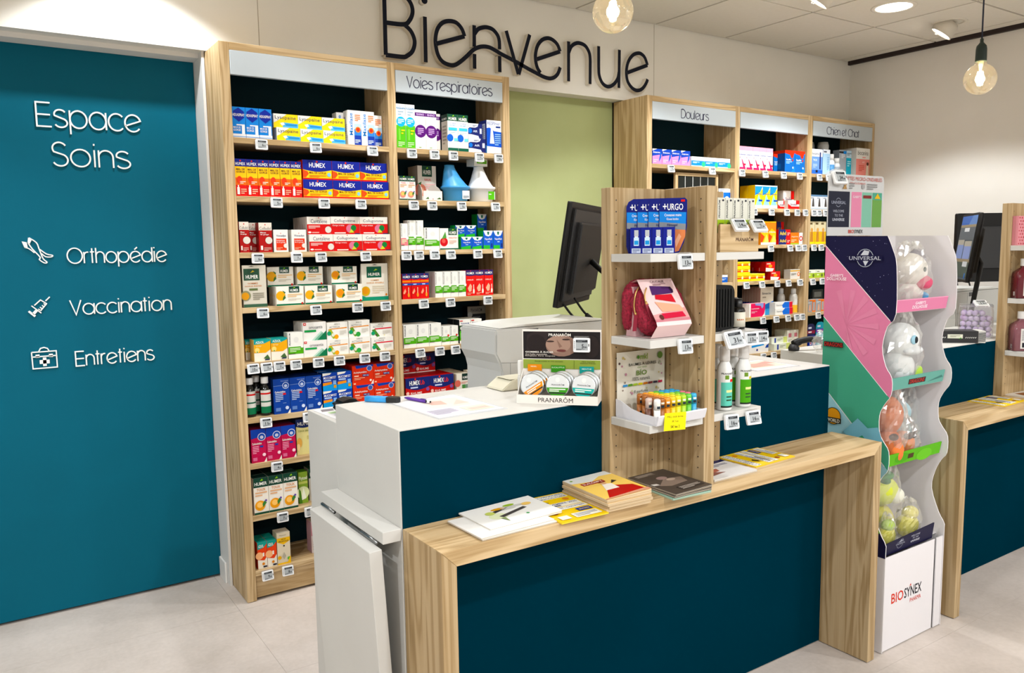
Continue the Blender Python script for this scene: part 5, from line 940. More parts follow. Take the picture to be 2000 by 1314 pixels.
# inhalers and open carton, respiratory bay, second shelf
def inhaler(x, y, z, col, lab, boxed):
    t = thing('inhaler_pot', lab, 'inhaler', (x, y, z))
    c = M(col, .35)
    m = MB(); m.lathe([(.050, 0), (.058, .006), (.060, .055), (.070, .062), (.074, .068), (.072, .074)], (0, 0, 0), c, 28); local(m, 'pot', t)
    m = MB(); off = -.03 if not boxed else -.012
    vs = []; seg = 22; prof = [(.070, .074, 0), (.062, .085, .2), (.046, .115, .6), (.034, .145, .9), (.026, .165, 1.0), (.0255, .176, 1.05)]
    for r, h, k in prof:
        for i in range(seg):
            a = 2*math.pi*i/seg; vs.append((off*k+r*math.cos(a), r*.8*math.sin(a), h))
    fs = [(j*seg+i, j*seg+(i+1) % seg, (j+1)*seg+(i+1) % seg, (j+1)*seg+i) for j in range(len(prof)-1) for i in range(seg)] + [tuple((len(prof)-1)*seg+i for i in range(seg))]
    m.add(vs, fs, c, True); local(m, 'mouthpiece', t)
    m = MB(); m.box(.005, -.0608, .012, .045, -.059, .052, CARD('dfe3e6')); Print(m, (.005, -.0609, .012), (1, 0, 0), (0, 0, 1), .04, .04, (0, -1, 0)).run([('L', .1, .1, .9, .4, 5, '6a7a86')] if not boxed else [('R', .0, .0, .9, 1, '5cb030'), ('L', .1, .6, .7, .7, 1, 'e6f4d8')]); local(m, 'sticker', t)
    return t
inhaler(1.985, 3.452, ZS[2]+.0003, '3f9fe0', 'blue plastic steam inhaler in the respiratory bay', False)
inhaler(2.132, 3.452, ZS[2]+.0003, 'e9ebec', 'white plastic steam inhaler in the respiratory bay', True)
b = MB(); b.box(-.042, 0, 0, .042, .06, .034, CARD('eceee8'), left=CARD('d6d6d0'), top=CARD('dcdcd6')); Print(b, (-.042, -.0001, 0), (1, 0, 0), (0, 0, 1), .084, .034, (0, -1, 0)).run([('R', .2, .35, .95, .85, '6cb83a'), ('L', .3, .5, .85, .7, 2, 'e2f2d0')])
o = b.obj('medicine_box', None, (0, 0, 0)); o.location = (2.118, 3.425, ZS[2]+.1768); o.rotation_euler[2] = math.radians(8)
tag(o, 'white box with green strip lying on the white steam inhaler', 'box')
t = thing('carton_tray', 'open white carton with curved flaps before the large nasal box', 'carton', (1.825, 3.385, ZS[2]+.0003))
CW = M('e4e0da', .5)
m = MB()
m.box(-.05, 0, 0, .05, .10, .003, CW); m.box(-.05, 0, .003, .05, .002, .045, CW)
local(m, 'body', t)
for s_ in (-1, 1):
    m = MB(); m.prism([(0, .003), (.10, .003), (.095, .05), (.075, .075), (.045, .078), (.015, .06), (0, .045)], 0, s_*.0505, s_*.0525, CW); m.xf(Matrix.Rotation(math.radians(s_*14), 4, 'Z')); local(m, 'flap', t)
m = MB(); Print(m, (-.05, -.0002, .003), (1, 0, 0), (0, 0, 1), .10, .042, (0, -1, 0)).run([('P', [(.1, .1), (.25, .35), (.3, .1)], '4a6a3a'), ('P', [(.7, .1), (.85, .3), (.95, .1)], '4a6a3a'), ('O', .5, .1, .08, 'c8a0a0')]); local(m, 'print', t)

# white spray cans, bay beside Douleurs, fifth shelf
for i, (x, y, lab) in enumerate(((4.525, 3.49, 'white body spray can standing left behind long white boxes, fifth shelf, bay beside Douleurs'), (4.572, 3.425, 'white and yellow body spray can at right end, fifth shelf, bay beside Douleurs'))):
    t = lathe_thing('spray_can', lab, 'spray can', (x, y, ZS[5]+.0003), [('can', [(.001, 0), (.026, .001), (.027, .004), (.027, .105), (.022, .122), (.017, .128)], M('dad7d0', .35)), ('cap', [(.0165, .128), (.0165, .160), (.013, .165), (.001, .166)], CAPW)], 'white spray cans')
    m = MB(); m.lathe([(.0273, .004), (.0273, .055)], (0, 0, 0), M('f0b81f' if i else 'b9b2a8', .4), 20, cap=False); local(m, 'label', t)
# pet lotion cans, Chien et Chat bay
for i, (x, y, h, r, lab) in enumerate(((4.968, 3.51, .235, .040, 'tall white capped can at the rear of top shelf, Chien et Chat bay'), (4.880, 3.555, .235, .034, 'grey capped can deep in top shelf, Chien et Chat bay'))):
    lathe_thing('spray_can', lab, 'spray can', (x, y, ZS[1]+.0003), [('can', [(.001, 0), (r, .002), (r, h*.62)], M('cfd2d6', .35)), ('cap', [(r*.96, h*.62), (r*.96, h*.9), (r*.8, h), (.001, h)], M('e3e5e6' if i == 0 else 'aeb0b2', .4))], 'capped pet care cans')
for i, (x, h, c1, c2, lab) in enumerate(((4.925, .142, 'e9ecef', '4a90c8', 'white bottle with blue label, top shelf, Chien et Chat bay'), (4.988, .118, 'dfe2e4', '9aa4ae', 'short white bottle with grey label, top shelf, Chien et Chat bay'))):
    lathe_thing('pet_bottle', lab, 'bottle', (x, 3.415, ZS[1]+.0003), [('bottle', [(.001, 0), (.024, .001), (.024, h*.62), (.018, h*.72)], M(c1, .4)), ('label', [(.0243, h*.08), (.0243, h*.5)], M(c2, .45)), ('cap', [(.019, h*.72), (.019, h), (.001, h)], CAPW)], 'small pet care bottles')
# hanging blister cards, sixth shelf
def blister(x, w, h, c1, c2, c3, lab):
    m = MB(); pts = [(-w/2, 0), (w/2, 0), (w/2, h-.025), (w/2-.012, h-.006), (w*.2, h), (-w*.2, h), (-w/2+.012, h-.006), (-w/2, h-.025)]
    m.prism(pts, 1, 0, .002, CARD(c1)); m.box(-w*.42, -.014, .004, -w*.02, 0, h*.46, CARD(c2)); m.box(w*.04, -.014, .004, w*.42, 0, h*.46, CARD(c2))
    Print(m, (-w/2, -.0002, 0), (1, 0, 0), (0, 0, 1), w, h, (0, -1, 0)).run([('R', 0, .56, 1, .70, c3), ('L', .15, .60, .85, .66, 1, WH), ('L', .15, .78, .8, .86, 1, 'd8dce8')])
    Print(m, (-w/2, -.0142, 0), (1, 0, 0), (0, 0, 1), w, h, (0, -1, 0)).run([('R', .14, .06, .36, .40, 'e9eaf2'), ('R', .62, .06, .84, .40, 'e9eaf2'), ('R', .18, .10, .32, .18, 'b04a6a'), ('R', .66, .10, .80, .18, 'b04a6a')])
    o = m.obj('blister_card', None, (0, 0, 0)); o.location = (x, 3.392, ZS[6]+.0003); tag(o, lab, 'blister pack')
blister(4.727, .086, .152, '24244e', '2c3a9c', '8a2440', 'navy blister card with two blue boxes, sixth shelf, Chien et Chat bay')
blister(4.826, .088, .160, '1f9ab0', '8fd8e2', '7a3aa0', 'turquoise and purple blister card, sixth shelf, Chien et Chat bay')
m = MB(); m.prism([(0, 0), (.04, 0), (.008, .135), (.004, .14), (0, .14)], 0, -.058, .058, CARD('3e4240')); Print(m, (-.058, -.0001, 0), (1, 0, 0), (0, 0, 1), .116, .14, (0, -1, 0)).run([('R', .15, .62, .85, .88, '8a8f8c'), ('L', .2, .2, .8, .5, 5, '6a6e6c')])
o = m.obj('pet_pouch', None, (0, 0, 0)); o.location = (4.942, 3.50, ZS[5]+.0003); tag(o, 'dark grey pouch behind orange boxes, fifth shelf, Chien et Chat bay', 'pouch')
# framed slat board, Douleurs bay
t = thing('framed_board', 'oak framed black board with vertical white strips, Douleurs bay', 'board', (3.613, 3.40, ZS[2]+.0003))
hb = .197
for (a0, a1, z0, z1) in ((-.18, -.160, 0, hb), (.160, .18, 0, hb), (-.160, .160, hb-.018, hb), (-.160, .160, 0, .018)):
    m = MB(); m.box(a0, 0, z0, a1, .016, z1, OAK_Z if a1-a0 < .1 else OAK_X); local(m, 'frame_rail', t)
for k in range(5):
    m = MB(); x0 = -.160+.064*k; m.box(x0+.002, .006, .018, x0+.062, .010, hb-.018, M('101614', .25)); local(m, 'pane', t)
m = MB()
for k in range(1, 5): m.box(-.160+.064*k-.002, .005, .018, -.160+.064*k+.002, .011, hb-.018, M('c9ccc8', .4))
local(m, 'strips', t)
for x, sh, bay, lab in ((3.80, 4, 3, 'small blue box at the right end of fourth shelf, Douleurs bay'), (3.72, 3, 3, 'small blue box on third shelf, Douleurs bay')):
    m = MB(); m.box(-.03, 0, 0, .03, .05, .045, CARD('2f6ac8'), left=CARD('e6ebf2'), top=CARD('e6ebf2')); Print(m, (-.03, -.0001, 0), (1, 0, 0), (0, 0, 1), .06, .045, (0, -1, 0)).run([('R', 0, .7, 1, 1, 'eef1f6'), ('L', .1, .3, .8, .5, 2, 'cfe0f6')])
    o = m.obj('medicine_box', None, (0, 0, 0)); o.location = (x+.06, 3.40, ZS[sh]+.0003); tag(o, lab, 'box')

# ================================================================== ON THE NEAR COUNTER
CT = 1.0563
def flat_print(name, x, y, z, w, h, thick, rz, mat, ops, label, cat, group=None, pages=None, curl=0.):
    """printed sheet or booklet lying flat; w along local x, h along local y"""
    m = MB(); m.box(-w/2, -h/2, 0, w/2, h/2, thick, mat)
    Print(m, (-w/2, -h/2, thick+.0001), (1, 0, 0), (0, 1, 0), w, h, (0, 0, 1), .00012).run(ops)
    if pages:
        for k in range(1, pages):
            zz = thick*k/pages
            m.box(-w/2-.0006, -h/2-.0006, zz-.0004, w/2+.0006, h/2+.0006, zz+.0001, M('b9a88c' if k % 2 else 'd8cdb8', .7))
    if curl:
        m.v = [(p[0], p[1], p[2]+curl*(p[0]/w+.5)*min(1, max(0, p[2]/thick))) for p in m.v]
    o = m.obj(name, None, (0, 0, 0)); o.location = (x, y, z); o.rotation_euler[2] = math.radians(rz)
    return tag(o, label, cat, group)
t = thing('highlighter_pen', 'sky blue highlighter with black cap on the near counter corner', 'pen', (.955, 2.146, CT), math.radians(-50))
m = MB(); m.rbox(-.035, -.011, .0005, .033, .011, .0165, M('2f9be0', .35), .003, 0, 3); local(m, 'barrel', t)
m = MB(); m.prism([(.0332, -.0125), (.066, -.011), (.073, -.006), (.073, .006), (.066, .011), (.0332, .0125)], 2, .0002, .0172, M('121315', .4)); local(m, 'cap', t, .002)
t = thing('ballpoint_pen', 'purple ballpoint pen with animal clip lying on a plastic sleeve', 'pen', (1.046, 2.075, CT+.0013), math.radians(-76))
m = MB(); m.tube([(-.05, 0, .005), (-.035, 0, .005), (.045, 0, .005)], [.0022, .0048, .0050], M('5a2a9a', .35), 12); local(m, 'barrel', t)
m = MB(); m.box(.022, -.003, .0095, .052, .003, .0112, M('40207a', .4)); local(m, 'clip', t)
m = MB(); m.blob((.054, 0, .007), (.009, .0068, .0065), M('ecebe8', .5), 12, 8); m.blob((.052, .006, .0075), (.0032, .0032, .0032), BLACK, 8, 6); m.blob((.052, -.006, .0075), (.0032, .0032, .0032), BLACK, 8, 6); m.blob((.062, 0, .006), (.0035, .003, .003), BLACK, 8, 6); local(m, 'ornament', t)
SLEEVE = [('R', .03, .03, .97, .97, 'e3e2e2'), ('P', [(.05, .1), (.5, .1), (.5, .6), (.05, .7)], 'e2dcec'), ('P', [(.25, .45), (.8, .40), (.88, .82), (.35, .9)], 'e0d9d2'), ('P', [(.35, .60), (.55, .55), (.6, .75), (.4, .8)], 'd2b4aa'), ('P', [(.6, .5), (.85, .5), (.8, .7)], 'd2c6bc'), ('R', .55, .12, .92, .34, 'd9dccb'), ('R', .60, .16, .88, .26, 'd9bfb6'), ('L', .1, .16, .45, .36, 5, 'bdbcc4')]
flat_print('plastic_sleeve', 1.088, 1.966, CT, .222, .284, .0007, 2, M('d9dade', .2, 0, .3), SLEEVE, 'clear plastic sleeve with faded pictures on the near counter', 'sleeve')
flat_print('plastic_sleeve', 2.375, 1.925, CT, .225, .20, .0012, -3, M('d9dade', .2, 0, .3), [('R', .03, .03, .97, .97, 'e6e2de'), ('P', [(.05, .25), (.9, .2), (.95, .8), (.1, .9)], 'e3d4c8'), ('P', [(.2, .3), (.7, .3), (.75, .6), (.3, .7)], 'd2aca0'), ('P', [(.5, .6), (.9, .5), (.9, .75)], 'd9a8a0')], 'plastic sleeve with reddish picture on the right end of the near counter', 'sleeve')
t = thing('card_terminal', 'cream wedge shaped card reader before the grey printer', 'card reader', (1.40, 2.10, CT))
TER = M('d9d5c0', .45)
m = MB(); m.prism([(-.068, .001), (-.066, .006), (-.030, .030), (-.012, .0335), (.06, .0335), (.06, .001)], 1, -.048, .048, TER); local(m, 'shell', t, .003, 2)
m = MB(); m.box(-.006, -.0492, .006, .02, -.048, .009, DARK); m.tube([(.002, -.0488, .024), (.004, -.0488, .014), (.012, -.0488, .008)], .0014, DARK, 6); local(m, 'slot', t)
m = MB(); m.box(-.034, -.04, .0333, .05, .04, .0342, M('c9c5b0', .5)); local(m, 'lid', t)
t = lathe_thing('inhaler_stick', 'white plastic inhaler stick standing left of the lozenge display', 'inhaler', (1.357, 1.987, CT), [('body', [(.001, 0), (.0088, .001), (.0092, .004), (.0092, .052), (.0072, .058)], M('d2d2ce', .4)), ('cap', [(.0068, .058), (.0074, .060), (.0082, .068), (.0086, .098), (.0070, .104), (.001, .105)], M('e9e9e6', .4))])
# lozenge tin display, turned towards the customer
DA = math.atan2(-.171, .158)
t = thing('lozenge_display', 'white cardboard tin display with photo backdrop on the near counter', 'display box', (1.265, 1.874, CT), DA)
DW, DD = .233, .086
CB = M('e6e0d8', .5)
m = MB(); m.box(0, 0, 0, DW, DD, .002, CB); m.box(0, 0, .002, DW, .0016, .026, CB); local(m, 'tray', t)
for x in (0, DW-.0016):
    m = MB(); m.prism([(.0017, .002), (DD-.002, .002), (DD-.002, .085), (.012, .026), (.0017, .026)], 0, x, x+.0016, CB); local(m, 'side_wall', t)
m = MB(); m.box(0, DD-.0018, .002, DW, DD, .205, CB)
P = Print(m, (0, DD-.0019, 0), (1, 0, 0), (0, 0, 1), DW, .205, (0, -1, 0))
P.run([('R', .012, .58, .988, .97, '1b1718'), ('P', [(.05, .62), (.06, .92), (.16, .97), (.34, .97), (.30, .75), (.22, .6)], '2c2424'), ('E', .50, .77, .20, .155, '8f7468'), ('E', .46, .79, .16, .12, 'a58a7c'), ('E', .36, .83, .05, .012, '3a2c28'), ('E', .56, .86, .05, .012, '3a2c28'), ('P', [(.44, .86), (.475, .74), (.51, .76)], '8a6e62'), ('E', .50, .70, .06, .018, '6a3c3a'), ('E', .88, .76, .10, .16, '241d1c'), ('E', .18, .80, .12, .13, '221b1b'),
       ('R', .012, .44, .988, .57, '8fa050'), ('B', 'PRANARÔM', .34, .905, .62, .955, 'f2efe8'), ('B', 'GOMMES À SUCER', .04, .665, .40, .695, 'f2efe8'), ('T', 'Aux huiles essentielles', .04, .635, .32, .655, 'ddd6cc'), ('T', 'Biologiques  Pures  Intégrales', .04, .61, .42, .63, 'ddd6cc'), ('T', 'Gorge irritée et voix enrouée', .16, .53, .52, .555, '3a4420'), ('T', 'Nez bouché', .76, .54, .92, .557, '3a4420'), ('T', 'Haleine fraîche', .74, .517, .93, .534, '3a4420'), ('R', .66, .445, .664, .565, '5a6a2c'),
       ('R', .07, .40, .25, .50, 'e2922a'), ('R', .37, .39, .55, .49, '3f8a2c'), ('R', .73, .38, .91, .48, '3a9a92'), ('B', 'MIEL', .11, .46, .19, .478, 'f6e2c0'), ('B', 'EUCALYPTUS', .38, .45, .54, .47, 'd8f0c8'), ('B', 'MENTHE', .76, .435, .88, .455, 'd4f0ec')])
local(m, 'back_card', t)
m = MB(); Print(m, (0, -.0002, .002), (1, 0, 0), (0, 0, 1), DW, .024, (0, -1, 0)).run([('T', 'PRANARÔM', .27, .16, .70, .84, '2c2226')]); local(m, 'lip_print', t)
tdisp = t
DM = Matrix.Translation((1.265, 1.874, CT)) @ Matrix.Rotation(DA, 4, 'Z')
TINM = M('b9bcbe', .28, .85)
def tin_mesh(col):
    m = MB(); r = .0345
    m.lathe([(r*.97, 0), (r, .001), (r, .014), (r*.97, .0155), (.001, .0156)], (0, 0, 0), TINM, 32)
    P = Print(m, (-r*.93, -r*.93, .0157), (1, 0, 0), (0, 1, 0), 2*r*.93, 2*r*.93, (0, 0, 1), .0001)
    lo = [(.5+.5*math.cos(math.radians(a)), .5+.5*math.sin(math.radians(a))) for a in range(190, 351, 10)]
    P.run([('O', .5, .5, .5, 'd4d6d6'), ('P', lo, col), ('B', 'PRANARÔM', .22, .50, .80, .59, '4a4a50'), ('R', .12, .14, .88, .20, '2a2c2a'), ('L', .14, .24, .86, .36, 2, 'f0efe6'), ('E', .5, .76, .10, .11, 'e4e4e0')])
    return m.mesh('lozenge_tin')
for c, (cn, col, roll) in enumerate((('orange', 'e0921e', 34), ('green', '3f8f2a', 0), ('teal', '2aa59c', -3))):
    me = tin_mesh(col)
    for k in range(3):
        o = bpy.data.objects.new('lozenge_tin', me); COL.objects.link(o)
        Lm = Matrix.Translation((.042+c*.0745 + k*.004, .0300+k*.0165, .0480+k*.002)) @ Matrix.Rotation(math.radians(90-14), 4, 'X') @ Matrix.Rotation(math.radians(roll), 4, 'Z')
        o.matrix_world = DM @ Lm
        tag(o, f'{("front", "middle", "rear")[k]} round lozenge tin with {cn} band in the counter display', 'tin', 'round lozenge tins in the counter display')
tg = price_tag(0, 0, 0, 5, 'price tag clipped on the photo backdrop of the tin display', 'price tags on the displays', 0)
tg.matrix_world = DM @ Matrix.Translation((.177, DD-.0135, .182))
# printer on the lower desk
def printer(dx, lab, dx2=0):
    t = thing('printer', lab, 'printer', (1.62+dx, 2.30, 1.0023))
    G = M('b9b9b6', .5); G2 = M('c9c9c4', .5)
    m = MB(); m.prism([(-.22, .232), (-.222, .15), (-.205, .118), (-.198, .09), (-.198, .001), (.30, .001), (.30, .232)], 1, -.11, .12, G); local(m, 'case', t, .006, 2)
    m = MB(); m.prism([(-.20, .2335), (.29, .2335), (.20, .246), (-.12, .243)], 1, -.10, .11, G2); local(m, 'lid', t, .002)
    m = MB(); m.box(-.085, -.1112, .205, -.050, -.110, .226, M('3a3c3e', .4)); local(m, 'badge', t)
    m = MB(); m.ribbon([(-.2185, .16), (-.2185, .215)] , .001, -.1108, -.110, M('8f8f8c', .6), M('8f8f8c', .6)); m.ribbon(smooth_line([(-.10, .225), (-.10, .14), (-.106, .122), (-.125, .116), (-.200, .121)], 4), .0016, -.1108, -.1101, M('8a8a88', .6), M('8a8a88', .6)); m.ribbon([(-.165, .118), (-.165, .02)], .0012, -.1108, -.1101, M('8a8a88', .6), M('8a8a88', .6)); local(m, 'seams', t)
    return t
printer(0, 'grey printer on the lower desk behind the lozenge display')
# monitor seen from behind
def monitor(x, y, zb, az, tilt, w, h, lab, su=.55, so=-.11, bz=1.003):
    """x, y, zb: lower left corner of the back; az: heading of the width axis"""
    t = thing('monitor', lab, 'monitor', (x, y, zb), az)
    R_ = Matrix.Rotation(math.radians(tilt), 4, 'X')
    m = MB(); m.rbox(0, .012, 0, w, .030, h, BLACK, .008, 1, 3); m.xf(R_); local(m, 'bezel', t)
    m = MB(); m.prism([(.02, .02), (w-.02, .02), (w-.02, h-.02), (.02, h-.02)], 1, .0, .012, DARK)
    m.prism([(.06, .05), (w-.06, .05), (w-.06, h-.07), (.06, h-.07)], 1, -.022, 0, BLACK); m.xf(R_); local(m, 'back_shell', t, .006, 2)
    m = MB(); m.box(.012, .0301, .012, w-.012, .0310, h-.012, M('15181c', .08)); m.xf(R_); local(m, 'screen', t)
    m = MB(); m.tube([(w*su, -.02, h*.45), (w*su, so, h*.3), (w*su, so, -(zb-bz))], .012, BLACK, 10); local(m, 'stand_arm', t)
    m = MB(); m.lathe([(.045, 0), (.045, .008), (.02, .012)], (w*su, so, -(zb-bz)+.0003), BLACK, 24); local(m, 'stand_base', t)
    return t
AZ = math.radians(90-52.6)
mt = monitor(1.748, 2.300, 1.277, AZ, -1, .50, .385, 'black monitor seen from behind, left of the near tower')
mt.rotation_euler = (Matrix.Rotation(AZ, 4, 'Z') @ Matrix.Rotation(math.radians(10), 4, 'X')).to_euler()
for k, (a, bb) in enumerate((((1.80, 2.36, 1.30), (1.93, 2.30, 1.21)), ((1.86, 2.36, 1.31), (1.99, 2.32, 1.22)))):
    p0 = Vector(a); p1 = Vector(bb)
    m = MB(); m.tube(smooth_line([tuple(p0), tuple(p0.lerp(p1, .3)+Vector((0, 0, -.03))), tuple(p0.lerp(p1, .7)+Vector((0, 0, -.035))), tuple(p1 + Vector((0, 0, -.03)))], 5), .0045, BLACK, 8)
    if k: m.tube([tuple(p0.lerp(p1, .35)+Vector((0, 0, -.033))), tuple(p0.lerp(p1, .55)+Vector((0, 0, -.037)))], .0085, BLACK, 8)
    m.xf(Matrix.Identity(4)); o = m.obj('cable'); o.parent = mt; o.matrix_parent_inverse = (Matrix.Translation(mt.location) @ mt.rotation_euler.to_matrix().to_4x4()).inverted()
# scanner and papers on the lower desk
flat_print('paper_sheet', .955, 2.305, 1.0023, .20, .21, .001, 3, M('dcdadc', .6), [('R', .1, .55, .5, .68, 'b9d2a8'), ('P', [(.05, .75), (.25, .75), (.3, .9), (.1, .92)], '8a8488'), ('L', .1, .2, .8, .45, 5, 'b9b8c6'), ('P', [(.5, .7), (.9, .7), (.8, .9)], 'c9c4d6')], 'printed sheets lying on the lower desk of the near counter', 'paper')
t = thing('barcode_scanner', 'black barcode scanner lying on papers on the lower desk', 'scanner', (.922, 2.300, 1.0037))
m = MB(); m.prism([(-.040, .020), (-.030, .038), (.0, .046), (.03, .042), (.038, .020), (.02, .001), (-.022, .001)], 1, -.035, .035, BLACK); local(m, 'head', t, .008, 2)
m = MB(); m.box(-.030, -.0352, .016, .030, -.0350, .032, DARK); local(m, 'window', t)

# ------------------------------------------------------------------ leaflets on the ledges
LZ = .8053
WB = [('E', .30, .42, .12, .14, 'dfe6c4'), ('P', [(.25, .62), (.50, .74), (.56, .68), (.30, .56)], '3c3a3a'), ('P', [(.30, .40), (.72, .58), (.74, .50), (.33, .32)], '4a4644'), ('E', .42, .72, .10, .05, 'd9a54a'), ('E', .60, .78, .08, .05, '9ab84a'), ('E', .80, .66, .07, .07, 'e6c27a'), ('E', .26, .60, .06, .08, 'c8d27a'), ('O', .63, .24, .03, '4a9a5a'), ('L', .45, .60, .75, .72, 3, 'c9c7c2'), ('P', [(.28, .30), (.32, .10), (.34, .30)], '8a9a6a')]
flat_print('leaflet', 1.072, 1.655, LZ, .222, .155, .004, 0, M('e6e4e0', .5), [], 'lower white booklet in the pile at the left ledge end', 'booklet', 'white booklets', 3)
flat_print('leaflet', 1.066, 1.658, LZ+.0042, .222, .155, .004, 2, M('e9e7e3', .5), [], 'middle white booklet in the pile at the left ledge end', 'booklet', 'white booklets', 2)
flat_print('leaflet', 1.112, 1.684, LZ+.0084, .222, .150, .004, 1, M('ecebe7', .5), WB, 'topmost white booklet with fruit drawings at the left ledge end', 'booklet', 'white booklets', 2, .004)
YEL = [('R', 0, 0, 1, 1, 'edca22'), ('R', .04, .82, .96, .97, 'e9e6d8'), ('B', "GRAND VID'JOUETS", .06, .90, .94, .955, '2c3a8a'), ('B', 'ET PUÉRICULTURE', .06, .835, .94, .885, '2c3a8a'), ('O', .82, .74, .045, 'd98a4a'), ('P', [(.2, .70), (.35, .76), (.42, .70), (.3, .66)], '3a2c20'), ('R', .04, .50, .96, .64, 'e9e6d8'), ('B', '23 NOVEMBRE 2025', .08, .575, .92, .625, '2c3a8a'), ('L', .1, .52, .8, .56, 1, '6a6a7a'), ('R', .04, .38, .96, .48, 'e9e6d8'), ('B', 'SAINT - JUST - CHALEYSSIN', .08, .405, .92, .455, '2c3a8a'), ('R', .62, .24, .92, .34, '2c3a8a'), ('B', 'ENTRÉE', .66, .27, .88, .31, 'f2d83a'), ('R', .38, .05, .92, .20, 'e9e6d8'), ('L', .42, .08, .88, .17, 3, '8a8a96'), ('O', .16, .30, .04, 'a0522a'), ('R', .08, .06, .28, .18, 'e9e6d8')]
flat_print('leaflet', 1.262, 1.660, LZ, .150, .212, .0035, -2, M('edca22', .5), YEL, 'yellow toy sale flyer between white booklets and magazine pile', 'flyer', 'yellow toy sale flyers')
RED = [('R', 0, 0, 1, 1, 'ecca7a'), ('P', [(0, .80), (.4, .72), (.7, .86), (1, .84), (1, 1), (0, 1)], 'e6e6e0'), ('R', .12, .62, .62, .72, '9a1f2a'), ('B', 'SLALOMEZ', .15, .645, .59, .70, 'f4e6d2'), ('P', [(.1, .05), (.95, .02), (.9, .3), (.6, .42), (.35, .34)], 'b8262c'), ('P', [(.30, .30), (.45, .55), (.62, .50), (.60, .30)], 'efe6dc'), ('O', .50, .56, .045, 'e0b08c'), ('P', [(.42, .60), (.5, .66), (.6, .60)], '7a2a20'), ('P', [(.62, .50), (.75, .62), (.80, .55)], '2c2420'), ('O', .1, .9, .02, '8ab04a'), ('P', [(0, 0), (1, 0), (1, .08), (0, .03)], 'd9a48a')]
for k in range(4):
    flat_print('magazine', 1.413+.004*math.sin(k*2.1), 1.655+.003*math.cos(k*1.7), LZ+.0088*k, .150, .205, .0085, -3+1.5*math.sin(k), M('d8b98a', .6), RED if k == 3 else [], ('lowest', 'second', 'third', 'topmost')[k] + ' yellow and red magazine bundle in the pile by the tower', 'magazine', 'yellow and red magazines', 5, .006 if k == 3 else 0)
BRN = [('R', 0, 0, 1, 1, '4f463f'), ('R', .1, .86, .6, .96, '6a6058'), ('L', .12, .87, .58, .95, 3, 'a89e92'), ('P', [(.1, .40), (.5, .62), (.9, .55), (.8, .34), (.3, .30)], '8a7a6e'), ('E', .50, .66, .13, .07, 'a8908a'), ('E', .60, .54, .11, .05, 'c4b0a0'), ('R', .3, .08, .92, .22, '3a3430'), ('L', .34, .10, .88, .20, 3, 'b8aea4'), ('P', [(0, .52), (.14, .50), (.14, .42), (0, .44)], 'cfc8c0')]
for k in range(3):
    flat_print('magazine', 1.622, 1.622, LZ+.0062*k, .140, .195, .006, -4+2*k, M('7fb5a4' if k == 0 else '5a524a', .55), BRN if k == 2 else [], ('mint edged lowest', 'middle', 'topmost')[k] + ' brown cover magazine lying inside the near tower', 'magazine', 'brown cover magazines', 3, .003 if k == 2 else 0)
flat_print('magazine', 1.862, 1.662, LZ, .190, .160, .006, 0, M('dcd9d6', .5), [('R', 0, .0, 1, 1, 'e2dfdc'), ('P', [(0, .80), (.3, .84), (.7, .76), (1, .80), (1, 1), (0, 1)], '1d2154'), ('B', 'SANTÉ', .35, .86, .7, .94, 'cfd2ea'), ('P', [(.1, .3), (.45, .35), (.5, .5), (.2, .5)], 'b06a5a'), ('P', [(0, .15), (.5, .25), (.3, .35), (0, .3)], '8a5a50'), ('L', .3, .58, .9, .70, 3, '6a6a80')], 'navy and white health magazine right of the near tower', 'magazine', None, 3)
flat_print('leaflet', 2.085, 1.690, LZ, .150, .206, .003, 93, M('edca22', .5), YEL, 'yellow toy sale flyer lying crosswise right of the near tower', 'flyer', 'yellow toy sale flyers')
flat_print('leaflet', 3.660, 1.684, LZ, .150, .206, .003, 92, M('edca22', .5), YEL, 'yellow toy sale flyer on the right counter ledge', 'flyer', 'yellow toy sale flyers')
flat_print('magazine', 3.90, 1.645, LZ, .150, .155, .006, -4, M('d9d2c6', .5), [('P', [(.1, .2), (.6, .3), (.9, .8), (.3, .9)], '8a5a3a'), ('O', .55, .5, .14, '3a2a20'), ('L', .1, .06, .9, .16, 2, '8a8a8a')], 'pale magazine under the right tower, brown picture', 'magazine')

